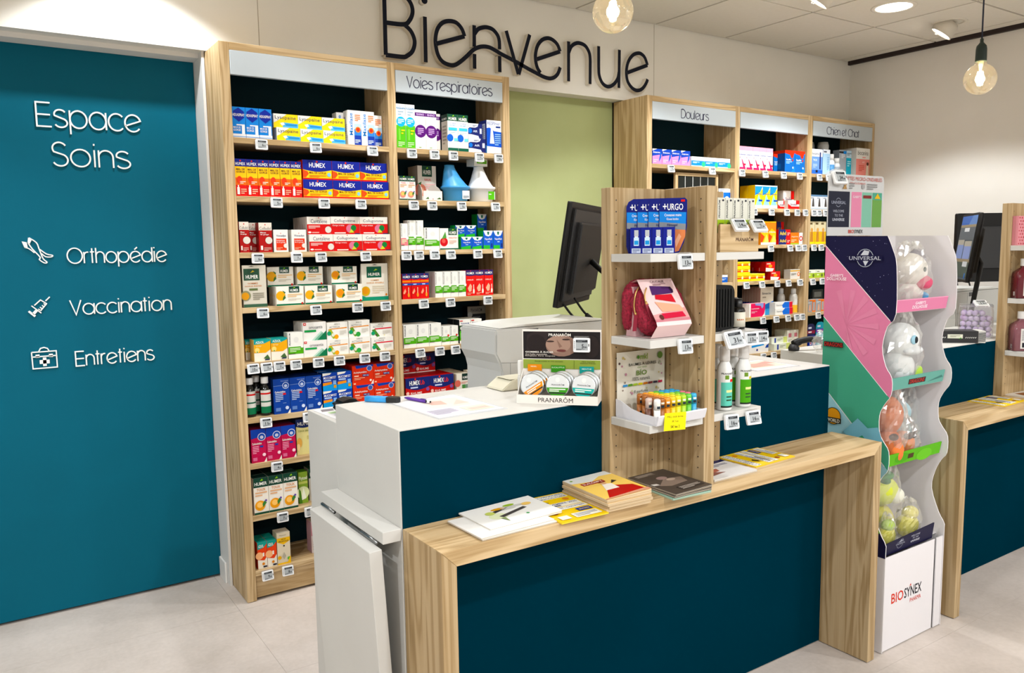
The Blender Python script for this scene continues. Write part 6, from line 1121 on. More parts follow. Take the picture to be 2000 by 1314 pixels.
# ================================================================== NEAR TOWER, LEFT SIDE
# hand care blister cards
def urgo():
    m = MB(); w, h = .077, .152
    pts = [(0, .02), (.006, 0), (w*.72, 0), (w*.9, .03), (w, .075), (w, h-.006), (w-.006, h), (.020, h), (.006, h-.008), (0, h-.022)]
    m.prism(pts, 1, 0, .0012, CARD('1a2372'))
    P = Print(m, (0, -.0002, 0), (1, 0, 0), (0, 0, 1), w, h, (0, -1, 0), .00012)
    P.run([('P', [(.02, .56), (.96, .52), (.97, .74), (.02, .76)], '2d8ad8'), ('P', [(.02, .46), (.95, .42), (.96, .53), (.02, .57)], '8a8f94'), ('P', [(.56, .02), (.72, .04), (.94, .30), (.95, .42), (.40, .44), (.40, .1)], 'd98a62'), ('P', [(.62, .10), (.80, .30), (.72, .36), (.58, .22)], 'e6b090'), ('B', 'URGO', .30, .78, .86, .90, 'f4f4f6'), ('B', '+', .14, .80, .28, .90, 'f4f4f6'), ('B', 'Crevasses mains', .20, .67, .80, .72, 'f0f4fa'), ('T', 'Kloven handen', .28, .60, .70, .645, 'f0f4fa'), ('B', 'Filmogel', .30, .48, .66, .535, '23265a'), ('R', .78, .93, .92, .97, 'c9343c')])
    a, b2 = MB(), m
    m.box(.012, -.026, .0, .044, -.0012, .072, CARD('1c2a86'))
    P = Print(m, (.012, -.0261, 0), (1, 0, 0), (0, 0, 1), .032, .072, (0, -1, 0), .00012)
    P.run([('R', .30, .30, .74, .62, 'cfe2f2'), ('R', .34, .34, .70, .50, '4a9ad8'), ('R', .34, .66, .70, .90, 'b9bcc0'), ('R', .38, .62, .66, .66, 'e6e9ec'), ('R', .12, .02, .9, .20, 'c8d0e4'), ('L', .2, .05, .8, .17, 3, '5a668c')])
    Print(m, (.0119, -.0012, 0), (0, -1, 0), (0, 0, 1), .025, .072, (-1, 0, 0), .00012).run([('R', .3, .06, .95, .48, 'e6e6ea'), ('L', .4, .10, .88, .40, 6, '4a4c6a')])
    return m.mesh('blister_card')
me = urgo(); UA = math.radians(-44)
for k in range(4):
    o = bpy.data.objects.new('blister_card', me); COL.objects.link(o)
    p = Vector((1.597, 1.645, 1.4783)) + Matrix.Rotation(UA, 3, 'Z') @ Vector((-.0300*k, .0030*k, 0)); o.location = p; o.rotation_euler[2] = UA
    tag(o, ('rightmost', 'second from right', 'third from right', 'leftmost')[k] + ' navy hand care blister card on the near tower', 'blister pack', 'navy hand care blister cards')
price_tag(1.612, 1.5555, 1.476, 13, 'price tag under the navy blister cards on the near tower', 'price tags on the displays', -6, -4, 0, 1.0)
price_tag(1.615, 1.5555, 1.244, 13, 'price tag under the red pouch set on the near tower', 'price tags on the displays', -8, -4, 1, 1.0)
# red fleece pouch gift set
t = thing('pouch_gift_set', 'crimson fleece pouch gift set with pink sleeve on the near tower', 'gift set', (1.597, 1.65, 1.2463))
FLEECE = mottled('crimson_fleece', '6d0d22', 'a81c3a', 160, .9, 1.0, 3)
def fuzz(d): return 1 + .05*noise.noise(Vector((d.x*9, d.y*9, d.z*9))) + .03*noise.noise(Vector((d.x*28, d.y*28, d.z*28)))
for c, rd, tl in (((-.008, .042, .080), (.079, .024, .079), 2), ((.006, -.002, .074), (.089, .032, .073), -20)):
    m = MB(); m.blob((0, 0, 0), rd, FLEECE, 56, 36, fuzz, .62); m.xf(Matrix.Translation(c) @ Matrix.Rotation(math.radians(tl), 4, 'X')); local(m, 'pouch', t)
SLV = M('d9b0b4', .4); zz = [(.030, .152), (.006, .160), (-.072, .047), (-.076, .036), (-.050, .0012), (.02, .0012)]
m = MB(); n = len(zz)
for x0, x1 in ((-.072, .060),):
    m.add([(x0, p[0], p[1]) for p in zz] + [(x1, p[0], p[1]) for p in zz], [(i, n+i, n+i+1, i+1) for i in range(n-1)], M('e3c3c2', .4))
V0 = Vector((0, .078, .113)); hl = V0.length; V0.normalize()
P = Print(m, (-.072, -.072-.0005, .047), (1, 0, 0), tuple(V0), .132, hl, (0, -V0.z, V0.y), .0002)
P.run([('R', .0, .0, 1, .06, 'c98890'), ('P', [(0, .06), (1, .06), (1, .3), (0, .16)], 'd9a4a4'), ('P', [(.22, .62), (.80, .64), (.88, .72), (.84, .80), (.26, .84)], '4a2a5e'), ('P', [(.80, .64), (.86, .66), (.88, .72), (.84, .80), (.78, .78)], '2c1838'), ('P', [(.26, .52), (.80, .42), (.78, .62), (.30, .62)], 'c2283f'), ('P', [(.20, .46), (.86, .36), (.94, .22), (.30, .22)], 'eda890'), ('P', [(.26, .06), (.90, .08), (.86, .20), (.24, .18)], 'c4244c'), ('E', .20, .10, .06, .06, '5a2c28'), ('B', 'CAUDALIE', .32, .90, .72, .955, '5a4048'), ('L', .36, .84, .74, .88, 2, '8a6a70')])
V1 = Vector((0, -.040+.066, .0012-.034)); 
local(m, 'sleeve', t)
m = MB(); m.prism([(.01, .0005), (.05, .0005), (.03, .14), (.02, .14)], 0, -.0715, .0595, M('c9a0a4', .5)); local(m, 'carton', t)
GOLD = M('c9a060', .3, .8); PULL = M('8f2438', .5)
for cx, pts, pl in ((0, [(-.066, .004, .140), (-.082, .000, .120), (-.087, .000, .09), (-.087, -.004, .070)], -.004), (1, [(-.060, -.020, .138), (-.074, -.028, .118), (-.077, -.036, .100)], -.036)):
    m = MB(); m.tube(smooth_line(pts, 4), .0022, GOLD, 8); m.blob((pts[-1][0], pts[-1][1]-.002, pts[-1][2]-.003), (.004, .004, .005), GOLD, 8, 6); local(m, 'zip', t)
    m = MB(); a = pts[-1]; dx = .004 if cx == 0 else .030
    m.add([(a[0]-.005, a[1]-.004, a[2]-.004), (a[0]+.006, a[1]-.004, a[2]-.004), (a[0]+.006-(.008 if cx == 0 else -.022), a[1]-.008, a[2]-.050), (a[0]-.006-(.008 if cx == 0 else -.020), a[1]-.008, a[2]-.050),
           (a[0]-.005, a[1]-.001, a[2]-.004), (a[0]+.006, a[1]-.001, a[2]-.004), (a[0]+.006-(.008 if cx == 0 else -.022), a[1]-.005, a[2]-.050), (a[0]-.006-(.008 if cx == 0 else -.020), a[1]-.005, a[2]-.050)],
          [(0, 1, 2, 3), (7, 6, 5, 4), (0, 4, 5, 1), (1, 5, 6, 2), (2, 6, 7, 3), (3, 7, 4, 0)], PULL); local(m, 'zip_pull', t)
# lip balm counter display
LB = 1.0133
t = thing('lip_balm_display', 'white lip balm display with printed card on the near tower', 'display box', (1.59, 1.63, LB))
TR = M('d6d6dc', .4)
m = MB(); m.box(-.088, -.078, 0, .090, .085, .004, TR); local(m, 'tray_floor', t)
m = MB(); m.prism([(-.080, .002), (-.0775, .002), (-.0795, .026), (-.086, .030), (-.0875, .0265)], 0, -.088, .098, TR); local(m, 'front_lip', t)
m = MB(); m.prism([(-.078, .004), (.085, .004), (.085, .052), (.065, .050), (.02, .034), (-.03, .027), (-.078, .026)], 0, -.0895, -.088, TR); local(m, 'side_wall', t)
m = MB(); m.prism([(-.078, .004), (.085, .004), (.085, .035), (.0, .026), (-.078, .026)], 0, .0925, .094, TR); local(m, 'side_wall', t)
m = MB(); m.box(-.084, .085, .0, .102, .0875, .184, M('d2cdbf', .6))
P = Print(m, (-.084, .0849, 0), (1, 0, 0), (0, 0, 1), .186, .184, (0, -1, 0), .00012)
dec = []
for i in range(34):
    u, v = random.random(), random.random()
    if .2 < u < .82 and .35 < v: continue
    dec.append(('O', .04+.92*u, .30+.66*v, .012+.012*random.random(), random.choice(['c4b27a', 'b98a9a', '8a7a72', 'c9c4a0', '5a4a48'])))
P.run(dec + [('B', 'mkl', .46, .86, .62, .95, '8aa84a'), ('O', .42, .90, .028, '5a8a3c'), ('B', 'BAUMES À LÈVRES', .22, .77, .80, .825, '2c2c2a'), ('T', 'CERTIFIÉS', .40, .725, .60, .755, '6a8a3a'), ('B', 'BÍO', .38, .61, .60, .71, '5a7a2a'), ('T', '100% naturels', .30, .53, .66, .59, '3a3a34'), ('T', '8 parfums', .33, .32, .62, .38, '3a3a34'), ('O', .88, .90, .055, '6a8a4a'), ('O', .88, .78, .03, 'b4b0a2')] + [('R', .10+.105*i, .455, .19+.105*i, .49, c) for i, c in enumerate(('4a86b8', '5a8a3a', '9ab04a', 'c9b84a', 'b8703a', '7a3a3a', '3a3444', 'a8344a'))])
local(m, 'back_card', t)
m = MB(); m.box(-.07, -.0884, .0, .012, -.0876, .049, CARD('f0e01a')); Print(m, (-.07, -.0885, 0), (1, 0, 0), (0, 0, 1), .082, .049, (0, -1, 0), .00012).run([('T', 'MKL stick lèvres', .12, .72, .86, .84, '3a3a20'), ('T', "3€ l'un", .34, .46, .64, .58, '3a3a20'), ('B', '5€ les 2', .30, .14, .72, .30, '2c2c1a')])
m.xf(Matrix.Translation((0, 0, -.018)) @ Matrix.Rotation(math.radians(4), 4, 'Y')); local(m, 'price_card', t)
_st = {}
def stick_mesh(c, cap=None):
    k = (c, cap)
    if k not in _st:
        m = MB(); m.lathe([(.001, 0), (.0088, .0005), (.0092, .002), (.0092, .036)], (0, 0, 0), M(c, .35), 16); m.lathe([(.0095, .0365), (.0095, .060), (.0085, .0645), (.005, .066), (.001, .0662)], (0, 0, 0), M(cap or c, .3), 16)
        pts = [(.0097*math.cos(math.radians(a)), .0097*math.sin(math.radians(a))) for a in range(225, 300, 15)]; n = len(pts)
        for z0, z1, cc in ((.040, .047, '26323a'), (.012, .018, '2a3a34'), (.050, .055, 'e6e6da')):
            m.add([(p[0], p[1], z0) for p in pts]+[(p[0], p[1], z1) for p in pts], [(i, i+1, n+i+1, n+i) for i in range(n-1)], CARD(cc), True)
        _st[k] = m.mesh('lip_balm')
    return _st[k]
SC_ = [('amber', 'a5601e'), ('orange', 'e88f1c'), ('golden', 'efc41c'), ('yellow', 'e6da22'), ('lime', 'a8d428'), ('green', '66c038'), ('blue', '2ea4d2')]
RW = ['front', 'second', 'third', 'fourth', 'rear']
for r in range(5):
    for c, (cn, ch) in enumerate(SC_):
        if r == 0 and c == 0: pass
        nm, hx = (cn, ch) if not (c == 6 and r in (1, 2)) else ('pink', 'e2788a')
        if r >= 3 and c >= 4: nm, hx = ('blue', '2ea4d2')
        if r >= 3 and c == 3: nm, hx = ('green', '66c038')
        o = bpy.data.objects.new('lip_balm', stick_mesh(hx)); COL.objects.link(o); o.location = (1.5455+.0208*c, 1.578+.0212*r, LB+.0042)
        tag(o, f'{nm} lip balm stick, {RW[r]} row, {ORD[c]} from left in the display', 'lip balm', 'lip balm sticks in the display')
for x, y, c, cp, lab in ((1.520, 1.600, '6a4030', 'c9b0a6', 'loose brown lip balm stick with clear cap left of the yellow rows'), (1.524, 1.572, 'e6e4e0', 'e6e4e0', 'loose white lip balm stick at the front left of the display')):
    o = bpy.data.objects.new('lip_balm', stick_mesh(c, cp)); COL.objects.link(o); o.location = (x, y, LB+.0042); tag(o, lab, 'lip balm', 'loose lip balm sticks')

# ================================================================== NEAR TOWER, RIGHT SIDE
t = thing('oil_rack', 'small oak rack lettered PRANARÔM on the near tower', 'rack', (1.868, 1.60, 1.4783))
m = MB(); m.box(-.085, -.012, 0, .081, -.004, .080, OAK_X); Print(m, (-.085, -.0122, 0), (1, 0, 0), (0, 0, 1), .166, .08, (0, -1, 0)).run([('B', 'PRANARÔM', .40, .38, .86, .54, '3a1c18')]); local(m, 'front_board', t)
m = MB(); m.box(-.085, -.004, 0, .081, .10, .006, OAK_X); local(m, 'base', t)
for x in (-.085, .075):
    m = MB(); m.box(x, -.004, .006, x+.006, .10, .055, OAK_Z); local(m, 'end_board', t)
m = MB(); m.box(-.0155, 0, 0, .0155, .030, .150, CARD('d6d6cc'), left=CARD('c4c4ba')); Print(m, (-.0155, -.0001, 0), (1, 0, 0), (0, 0, 1), .031, .150, (0, -1, 0)).run([('R', 0, .0, 1, .58, '9ab82e'), ('V', 'PRANARÔM', .08, .62, .36, .95, '33333a'), ('E', .72, .95, .14, .02, '33333a'), ('L', .2, .44, .8, .52, 2, '5a7018')])
oil = m.mesh('oil_box')
for k in range(5):
    o = bpy.data.objects.new('oil_box', oil); COL.objects.link(o); o.location = (1.808+.0325*k-.003, 1.605, 1.4846); tag(o, f'{ORD[k]} white and lime oil box from left in the oak rack', 'box', 'white and lime oil boxes')
price_tag(1.848, 1.580, 1.574, 14, 'left price tag on the oak oil rack', 'price tags on the displays', -38, -12, 0, 1.0)
price_tag(1.930, 1.580, 1.572, 7, 'right price tag on the oak oil rack', 'price tags on the displays', -38, -12, 0, 1.0)
# diffuser, bottles and box on the middle shelf
t = thing('aroma_diffuser', 'black ribbed diffuser case standing behind the tower panel', 'diffuser', (1.806, 1.650, 1.2463))
m = MB(); m.rbox(-.060, -.045, 0, .062, .045, .135, M('08090a', .45, spec=.2), .022, 1, 5); local(m, 'case', t)
m = MB()
for k in range(9): m.box(-.05+.012*k, -.0475, .012, -.045+.012*k, -.045, .124, M('0e0f10', .4, spec=.2))
local(m, 'ribs', t)
m = MB(); m.box(-.02, 0, 0, .02, .03, .118, CARD('d9d8cc'), top=CARD('c9b070')); Print(m, (-.02, -.0001, 0), (1, 0, 0), (0, 0, 1), .04, .118, (0, -1, 0)).run([('V', 'PRANARÔM', .1, .2, .3, .85, '4a4a4a'), ('E', .75, .92, .12, .02, '33333a'), ('R', 0, 0, 1, .15, 'c9962a')])
o = m.obj('oil_box', None, (0, 0, 0)); o.location = (1.922, 1.693, 1.2463); tag(o, 'white oil box behind the amber bottles, near tower', 'box')
AMB = M('14100a', .1)
for x, y, c, lab in ((1.904, 1.622, 'b8643a', 'front dark oil bottle with cream label on the near tower'), (1.930, 1.662, '4a8a5a', 'rear dark oil bottle with leaf label on the near tower')):
    t = lathe_thing('oil_bottle', lab, 'bottle', (x, y, 1.2463), [('glass', [(.001, 0), (.0205, .001), (.0215, .004), (.0215, .056), (.018, .064), (.011, .069)], AMB), ('cap', [(.0125, .066), (.0130, .067), (.0130, .092), (.001, .0925)], M('0d0d0e', .35)), ('label', [(.0218, .008), (.0218, .052)], CARD('d9d5c8'))], 'dark oil bottles')
    m = MB(); m.add([(.0221*math.cos(math.radians(a)), .0221*math.sin(math.radians(a)), z) for z in (.028, .033) for a in range(215, 290, 15)], [(i, i+1, 6+i-1+0, 5+i) for i in range(4)], CARD(c)); local(m, 'label_band', t)
price_tag(1.800, 1.552, 1.254, 31, 'large tilted price tag under the black diffuser', 'price tags on the displays', -24, -14, -6, 1.25)
price_tag(1.885, 1.555, 1.244, 13, 'small price tag right of the tilted one under dark bottles', 'price tags on the displays', -6, -10, 0, .95)
price_tag(1.935, 1.555, 1.244, 14, 'price tag at the far right of the near tower middle shelf', 'price tags on the displays', -6, -10, 0, .95)
SPW = M('dcdcd8', .35)
for k, (x, y, c, lab) in enumerate(((1.853, 1.655, '6fc2b0', 'rear white spray bottle with mint label, half hidden by tower panel'), (1.820, 1.597, '6fc2b0', 'front white spray bottle with mint label on low tower shelf'), (1.915, 1.645, '4f9a1c', 'rear white spray bottle with green label on low tower shelf'), (1.905, 1.598, '4f9a1c', 'front white spray bottle with green label on low tower shelf'))):
    t = lathe_thing('spray_bottle', lab, 'bottle', (x, y, LB), [('bottle', [(.001, 0), (.0215, .001), (.0225, .004), (.0225, .118), (.020, .130), (.0145, .142), (.014, .146)], SPW), ('cap', [(.0150, .146), (.0155, .148), (.0155, .184), (.0135, .188), (.001, .1885)], clear_plastic('frosted_cap', 'eeeeee', .45, .3) if k == 0 else bpy.data.materials['frosted_cap'])], 'white spray bottles on the near tower')
    m = MB(); pts = [(.0228*math.cos(math.radians(a)), .0228*math.sin(math.radians(a))) for a in range(188, 330, 10)]; n = len(pts)
    def bd(z0, z1, hx, i0=0, i1=None, f=1.0):
        q = pts[i0:i1]; n = len(q); m.add([(p[0]*f, p[1]*f, z0) for p in q]+[(p[0]*f, p[1]*f, z1) for p in q], [(i, i+1, n+i+1, n+i) for i in range(n-1)], CARD(hx), True)
    bd(.010, .085, c, 1); bd(.010, .015, '1e2420', 1, None, 1.006); bd(.055, .062, 'e6d9a0', 5, 12, 1.006); bd(.030, .034, '2e4a2c', 5, 11, 1.006); bd(.040, .044, '2e4a2c', 5, 11, 1.006); bd(.086, .094, 'd0342c' if k < 2 else 'c9b83a', 8, 13, 1.006); bd(.094, .106, '6a8a3a', 4, 8, 1.004)
    local(m, 'label', t)
    m = MB(); v, f, a = text_geo('PRANARÔM', .012)
    m.add([(.0230*math.cos(math.radians(200+110*p[0])), .0230*math.sin(math.radians(200+110*p[0])), .108+.007*p[1]) for p in v], f, CARD('4a4a4e')); local(m, 'lettering', t)
price_tag(1.805, 1.552, 1.008, 16, 'left price tag under the spray bottles', 'price tags on the displays', -8, -6, 1, 1.05)
price_tag(1.896, 1.552, 1.008, 16, 'right price tag under the spray bottles', 'price tags on the displays', -14, -14, -2, 1.0)

# ================================================================== CARDBOARD FLOOR DISPLAY
t = thing('cardboard_display', 'tall white cardboard toy display with wavy sides between the counters', 'display stand', (2.66, 1.58, 0))
fsdu = t
KB = M('d9d5d6', .55); NV, PK, GR, LBL, LM = '171638', 'd88aa8', '4f9a80', '9cc4cf', '62b034'
EDGE = [(1.574, .002), (1.574, .362), (1.575, .413), (1.598, .452), (1.630, .540), (1.620, .610), (1.598, .660), (1.577, .692), (1.577, .757), (1.598, .790), (1.615, .821), (1.617, .883), (1.600, .925), (1.576, .965), (1.576, 1.023), (1.600, 1.062), (1.616, 1.129), (1.600, 1.204), (1.570, 1.250), (1.574, 1.417), (1.590, 1.475), (1.611, 1.522)]
OUT = smooth_line(EDGE, 3) + [(1.855, 1.525), (1.857, .002)]
def clip(poly, f):
    out = []
    for i in range(len(poly)):
        a, b = poly[i], poly[(i+1) % len(poly)]; fa, fb = f(a), f(b)
        if fa >= 0: out.append(a)
        if (fa >= 0) != (fb >= 0):
            k = fa/(fa-fb); out.append((a[0]+(b[0]-a[0])*k, a[1]+(b[1]-a[1])*k))
    return out
for x, sgn in ((2.660, -1), (3.056, 1)):
    m = MB(); m.prism(OUT, 0, x, x+.004, KB); p = m.obj('side_panel', t)
    fx = x-.0002 if sgn < 0 else x+.0042
    bands = [(-.364, 9, NV), (-.630, -.364, PK), (-.889, -.630, GR), (-1.12, -.889, LBL), (-9, -1.12, LM)]
    m = MB(); up = clip(OUT, lambda q: q[1]-.45)
    for lo, hi, c in bands:
        q = clip(clip(up, lambda q: q[1]-q[0]-lo), lambda q: hi-(q[1]-q[0]))
        if len(q) > 2: m.poly([(fx, a, b) for a, b in q], CARD(c))
    q = clip(clip(OUT, lambda q: .45-q[1]), lambda q: q[1]-.362); m.poly([(fx, a, b) for a, b in q], CARD(NV))
    if sgn < 0:
        P = Print(m, (fx-.0001, 1.857, 0), (0, -1, 0), (0, 0, 1), 1, 1, (-1, 0, 0), .00012)
        def ln(a, b, w, c): return ('P', [(1.857-a[0], a[1]-w), (1.857-b[0], b[1]-w), (1.857-b[0], b[1]+w), (1.857-a[0], a[1]+w)], c)
        ops = []
        for tt in (-.364, -.630, -.889): ops.append(ln((1.856, 1.856+tt), (1.59, 1.59+tt), .0016, 'e9e4e6'))
        for k in range(8):
            a = math.radians(70+k*26); a2 = a+math.radians(10); c0 = (1.76, 1.20); R1 = .13
            q = clip(clip([c0, (c0[0]+R1*math.cos(a), c0[1]+R1*math.sin(a)), (c0[0]+R1*math.cos(a2), c0[1]+R1*math.sin(a2))], lambda q: -.368-(q[1]-q[0])), lambda q: (q[1]-q[0])+.626)
            q = clip(clip(q, lambda q: 1.853-q[0]), lambda q: q[0]-1.62)
            if len(q) > 2: ops.append(('P', [(1.857-y, z) for y, z in q], 'db91ad'))
        for k in range(46):
            y, z = random.uniform(1.60, 1.85), random.uniform(1.24, 1.515)
            if z-y > -.355 and not (1.62 < y < 1.76 and 1.40 < z < 1.485): r_ = random.choice([.0006, .0006, .001]); ops.append(('R', 1.857-y-r_, z-r_, 1.857-y+r_, z+r_, 'b9bcd6'))
        g0 = (1.857-1.691, 1.445)
        ops += [('O', g0[0], g0[1], .033, 'aab0bc'), ('O', g0[0], g0[1], .0305, NV), ('P', [(g0[0]-.018, g0[1]+.010), (g0[0]-.004, g0[1]+.028), (g0[0]+.016, g0[1]+.024), (g0[0]+.012, g0[1]+.010)], 'c2c6ce'), ('P', [(g0[0]-.008, g0[1]-.010), (g0[0]+.014, g0[1]-.010), (g0[0]+.002, g0[1]-.029)], 'c2c6ce'), ('R', .098, 1.4345, .232, 1.4545, NV), ('B', 'UNIVERSAL', .103, 1.4375, .227, 1.4515, 'b4b8c2'),
                ('B', "GABBY'S", .028, 1.3755, .082, 1.386, 'f4eef2'), ('B', 'DOLLHOUSE', .014, 1.3625, .095, 1.374, 'f4eef2'), ('R', .010, 1.113, .090, 1.132, '2a1a1c'), ('B', 'DRAGONS', .012, 1.115, .088, 1.130, 'b03a34'),
                ('O', .058, .852, .033, '2a2c20'), ('O', .058, .852, .030, 'd99a2a'), ('R', .024, .826, .092, .846, '2c2a20'), ('B', 'WORLD', .030, .829, .086, .842, 'e6e2d2'), ('P', [(.10, .80), (.16, .86), (.20, .83), (.24, .84), (.26, .79), (.20, .74)], '7fb2c4'), ('P', [(.12, .76), (.18, .80), (.26, .72)], '3f8a6c')]
        P.run(ops)
    m.obj('side_print', p)
MB().box(2.664, 1.851, .002, 3.056, 1.855, 1.522, KB).obj('back_panel', t)
m = MB(); m.box(2.668, 1.578, .004, 3.0, 1.581, .362, M('e2dfe2', .5)); Print(m, (2.668, 1.5778, 0), (1, 0, 0), (0, 0, 1), .332, 1, (0, -1, 0), .00012).run([('B', 'BIO', .145, .175, .385, .214, 'd0482c'), ('B', 'SYNEX', .400, .175, .755, .214, '1c1c24'), ('T', 'PHARMA', .52, .150, .745, .166, 'd0482c'), ('P', [(.50, .216), (.53, .225), (.535, .216)], 'd0482c')]); m.obj('front_panel', t)
MB().box(3.010, 1.576, .004, 3.055, 1.580, .364, M('dedbde', .5)).obj('front_fold', t)
def lip(z0, z1, col, lean, ops):
    m = MB(); x0, x1 = 2.668, 3.045
    m.add([(x0, 1.600, z0), (x1, 1.600, z0), (x1, 1.600-lean, z1), (x0, 1.600-lean, z1), (x0, 1.604, z0), (x1, 1.604, z0), (x1, 1.604-lean, z1), (x0, 1.604-lean, z1)], [(0, 1, 2, 3), (7, 6, 5, 4), (0, 4, 5, 1), (1, 5, 6, 2), (2, 6, 7, 3), (3, 7, 4, 0)], CARD(col))
    V = Vector((0, -lean, z1-z0)); h = V.length; V.normalize()
    Print(m, (x0, 1.5997, z0), (1, 0, 0), tuple(V), x1-x0, h, (0, -V.z, V.y), .00012).run(ops); return m
TIER = ((1.252, 'pink', PK, [('B', "GABBY'S", .42, .52, .60, .76, 'f2eaf0'), ('B', 'DOLLHOUSE', .38, .20, .64, .46, 'f2eaf0'), ('R', .0, .94, 1, 1, 'e6a8c0')]), (.972, 'teal', '6fa59a', [('R', .36, .28, .66, .70, '2a2020'), ('B', 'DRAGONS', .38, .32, .64, .66, 'b8403a'), ('P', [(.7, .2), (.95, .6), (.98, .4)], '4a7a72')]), (.692, 'green', LM, [('E', .3, .5, .12, .4, '52a02c'), ('E', .7, .3, .14, .5, '70c040'), ('R', .40, .3, .50, .7, '4a3a20')]))
for z, nm, c, ops in TIER:
    MB().box(2.664, 1.604, z-.004, 3.056, 1.851, z, KB).obj('tray_floor', t)
    lip(z-.002, z+.044, c, .008, ops).obj('tray_lip', t)['label'] = nm + ' printed tray lip'
MB().box(2.664, 1.604, .366, 3.056, 1.851, .370, KB).obj('tray_floor', t)
m = MB(); x0, x1 = 2.668, 3.000
m.add([(x0, 1.590, .362), (x1, 1.590, .362), (x1-.012, 1.576, .430), (x0, 1.576, .414), (x0, 1.594, .362), (x1, 1.594, .362), (x1-.012, 1.580, .430), (x0, 1.580, .414)], [(0, 1, 2, 3), (7, 6, 5, 4), (0, 4, 5, 1), (1, 5, 6, 2), (2, 6, 7, 3), (3, 7, 4, 0)], CARD(NV))
V = Vector((0, -.014, .060)).normalized()
Print(m, (x0, 1.5897, .362), (1, 0, 0), tuple(V), .332, .062, (0, -V.z, V.y), .00012).run([('O', .30, .56, .34, '8a8f9c'), ('O', .30, .56, .30, NV), ('P', [(.25, .6), (.30, .85), (.35, .7)], 'a4a8b4'), ('R', .21, .46, .40, .64, NV), ('B', 'UNIVERSAL', .215, .49, .395, .61, 'a9adba'), ('T', 'WELCOME', .50, .72, .68, .84, 'c9ccd8'), ('T', 'TO THE', .54, .54, .66, .66, 'c9ccd8'), ('B', 'UNIVERSE', .52, .32, .70, .46, 'd9dce6')])
m.obj('tray_lip', t)
# header card
m = MB(); m.prism([(2.655, 1.527), (3.010, 1.527), (3.010, 1.742), (3.004, 1.754), (2.992, 1.757), (2.672, 1.757), (2.660, 1.752), (2.655, 1.740)], 1, 1.846, 1.8505, M('bfc0c0', .5))
P = Print(m, (2.655, 1.8458, 1.527), (1, 0, 0), (0, 0, 1), .355, .230, (0, -1, 0), .00012)
P.run([('R', .0, .14, .37, .72, '161a2c'), ('R', .40, .14, .585, .72, 'd890aa'), ('R', .595, .14, .775, .72, '86b8a4'), ('R', .785, .14, .965, .72, '6c9a54'), ('R', .785, .60, .965, .72, '5aa08a'), ('O', .17, .54, .075, '8a8f9c'), ('O', .17, .54, .065, '161a2c'), ('R', .03, .50, .32, .58, '161a2c'), ('B', 'UNIVERSAL', .05, .515, .30, .565, '9a9eac'), ('T', 'WELCOME', .08, .38, .27, .42, 'b4b8c4'), ('T', 'TO THE', .11, .31, .25, .35, 'b4b8c4'), ('B', 'UNIVERSE', .07, .24, .28, .285, 'c2c6d0'), ('B', 'BIO', .36, .04, .46, .10, 'c8452c'), ('B', 'SYNEX', .465, .04, .62, .10, '2c2c34'), ('T', "GABBY'S", .42, .62, .57, .66, 'f2eaf0'), ('R', .61, .62, .76, .67, '7a3030'), ('P', [(.82, .62), (.875, .71), (.93, .62)], 'e0b83a'),
       ('T', 'BOUILLOTTES MICRO-ONDABLES', .08, .905, .95, .965, 'b8564a'), ('T', 'DÉHOUSSABLES', .36, .845, .64, .885, 'b8564a'), ('P', [(.23, .76), (.31, .76), (.29, .81), (.32, .87), (.24, .87), (.26, .81)], 'a88a62'), ('L', .35, .77, .44, .86, 3, '8a8a8a'), ('E', .60, .81, .03, .04, 'a4a4a4'), ('L', .67, .77, .86, .86, 3, '8a8a8a')])
m.obj('header_card', t)
tg = price_tag(2.700, 1.836, 1.768, 34, 'large price tag on the toy display header', 'price tags on the displays', -20, -10, 0, 1.25)

def bag(t, c, r, seed, ring=22, seg=30):
    def fn(d):
        q = Vector((d.x*2.6+seed, d.y*2.6, d.z*2.6))
        return 1 + .16*noise.noise(q) + .16*abs(noise.noise(q*2.7)) + .07*noise.noise(q*6.1) + (.25*max(0, d.z-.75)*4*abs(math.sin(5*math.atan2(d.y, d.x+1e-6))))
    m = MB(); m.blob(c, r, BAGM, seg, ring, fn, 1.0, False); o = local(m, 'bag', t); return o
def toy(loc, parts, bagc, bagr, lab, seed, sc=1.15):
    t = thing('plush_toy', lab, 'plush toy', loc, group='bagged plush toys')
    for nm, blobs in parts:
        m = MB()
        for c, r, col in blobs: m.blob(c, r, M(col, .9), 20, 14, lambda d: 1+.03*noise.noise(d*6))
        local(m, nm, t)
    bag(t, bagc, bagr, seed); t.scale = (sc, sc, sc)
toy((2.888, 1.662, 1.2523), [('body', [((0, 0, .050), (.052, .045, .050), 'd8d2cc'), ((0, -.005, .125), (.058, .05, .055), 'dcd7cf')]), ('snout', [((.02, -.04, .085), (.032, .025, .024), 'c84a6a')]), ('eye', [((.000, -.054, .128), (.007, .004, .008), '3c4a48')]), ('mane', [((.045, .0, .150), (.025, .03, .045), '8a8692'), ((.055, -.01, .11), (.012, .02, .04), '77747e')]), ('collar', [((.03, -.03, .042), (.022, .02, .014), '3f9fd0')])], (.008, 0, .098), (.078, .062, .095), 'white plush toy with grey mane bagged in the top display tray', 3.1)
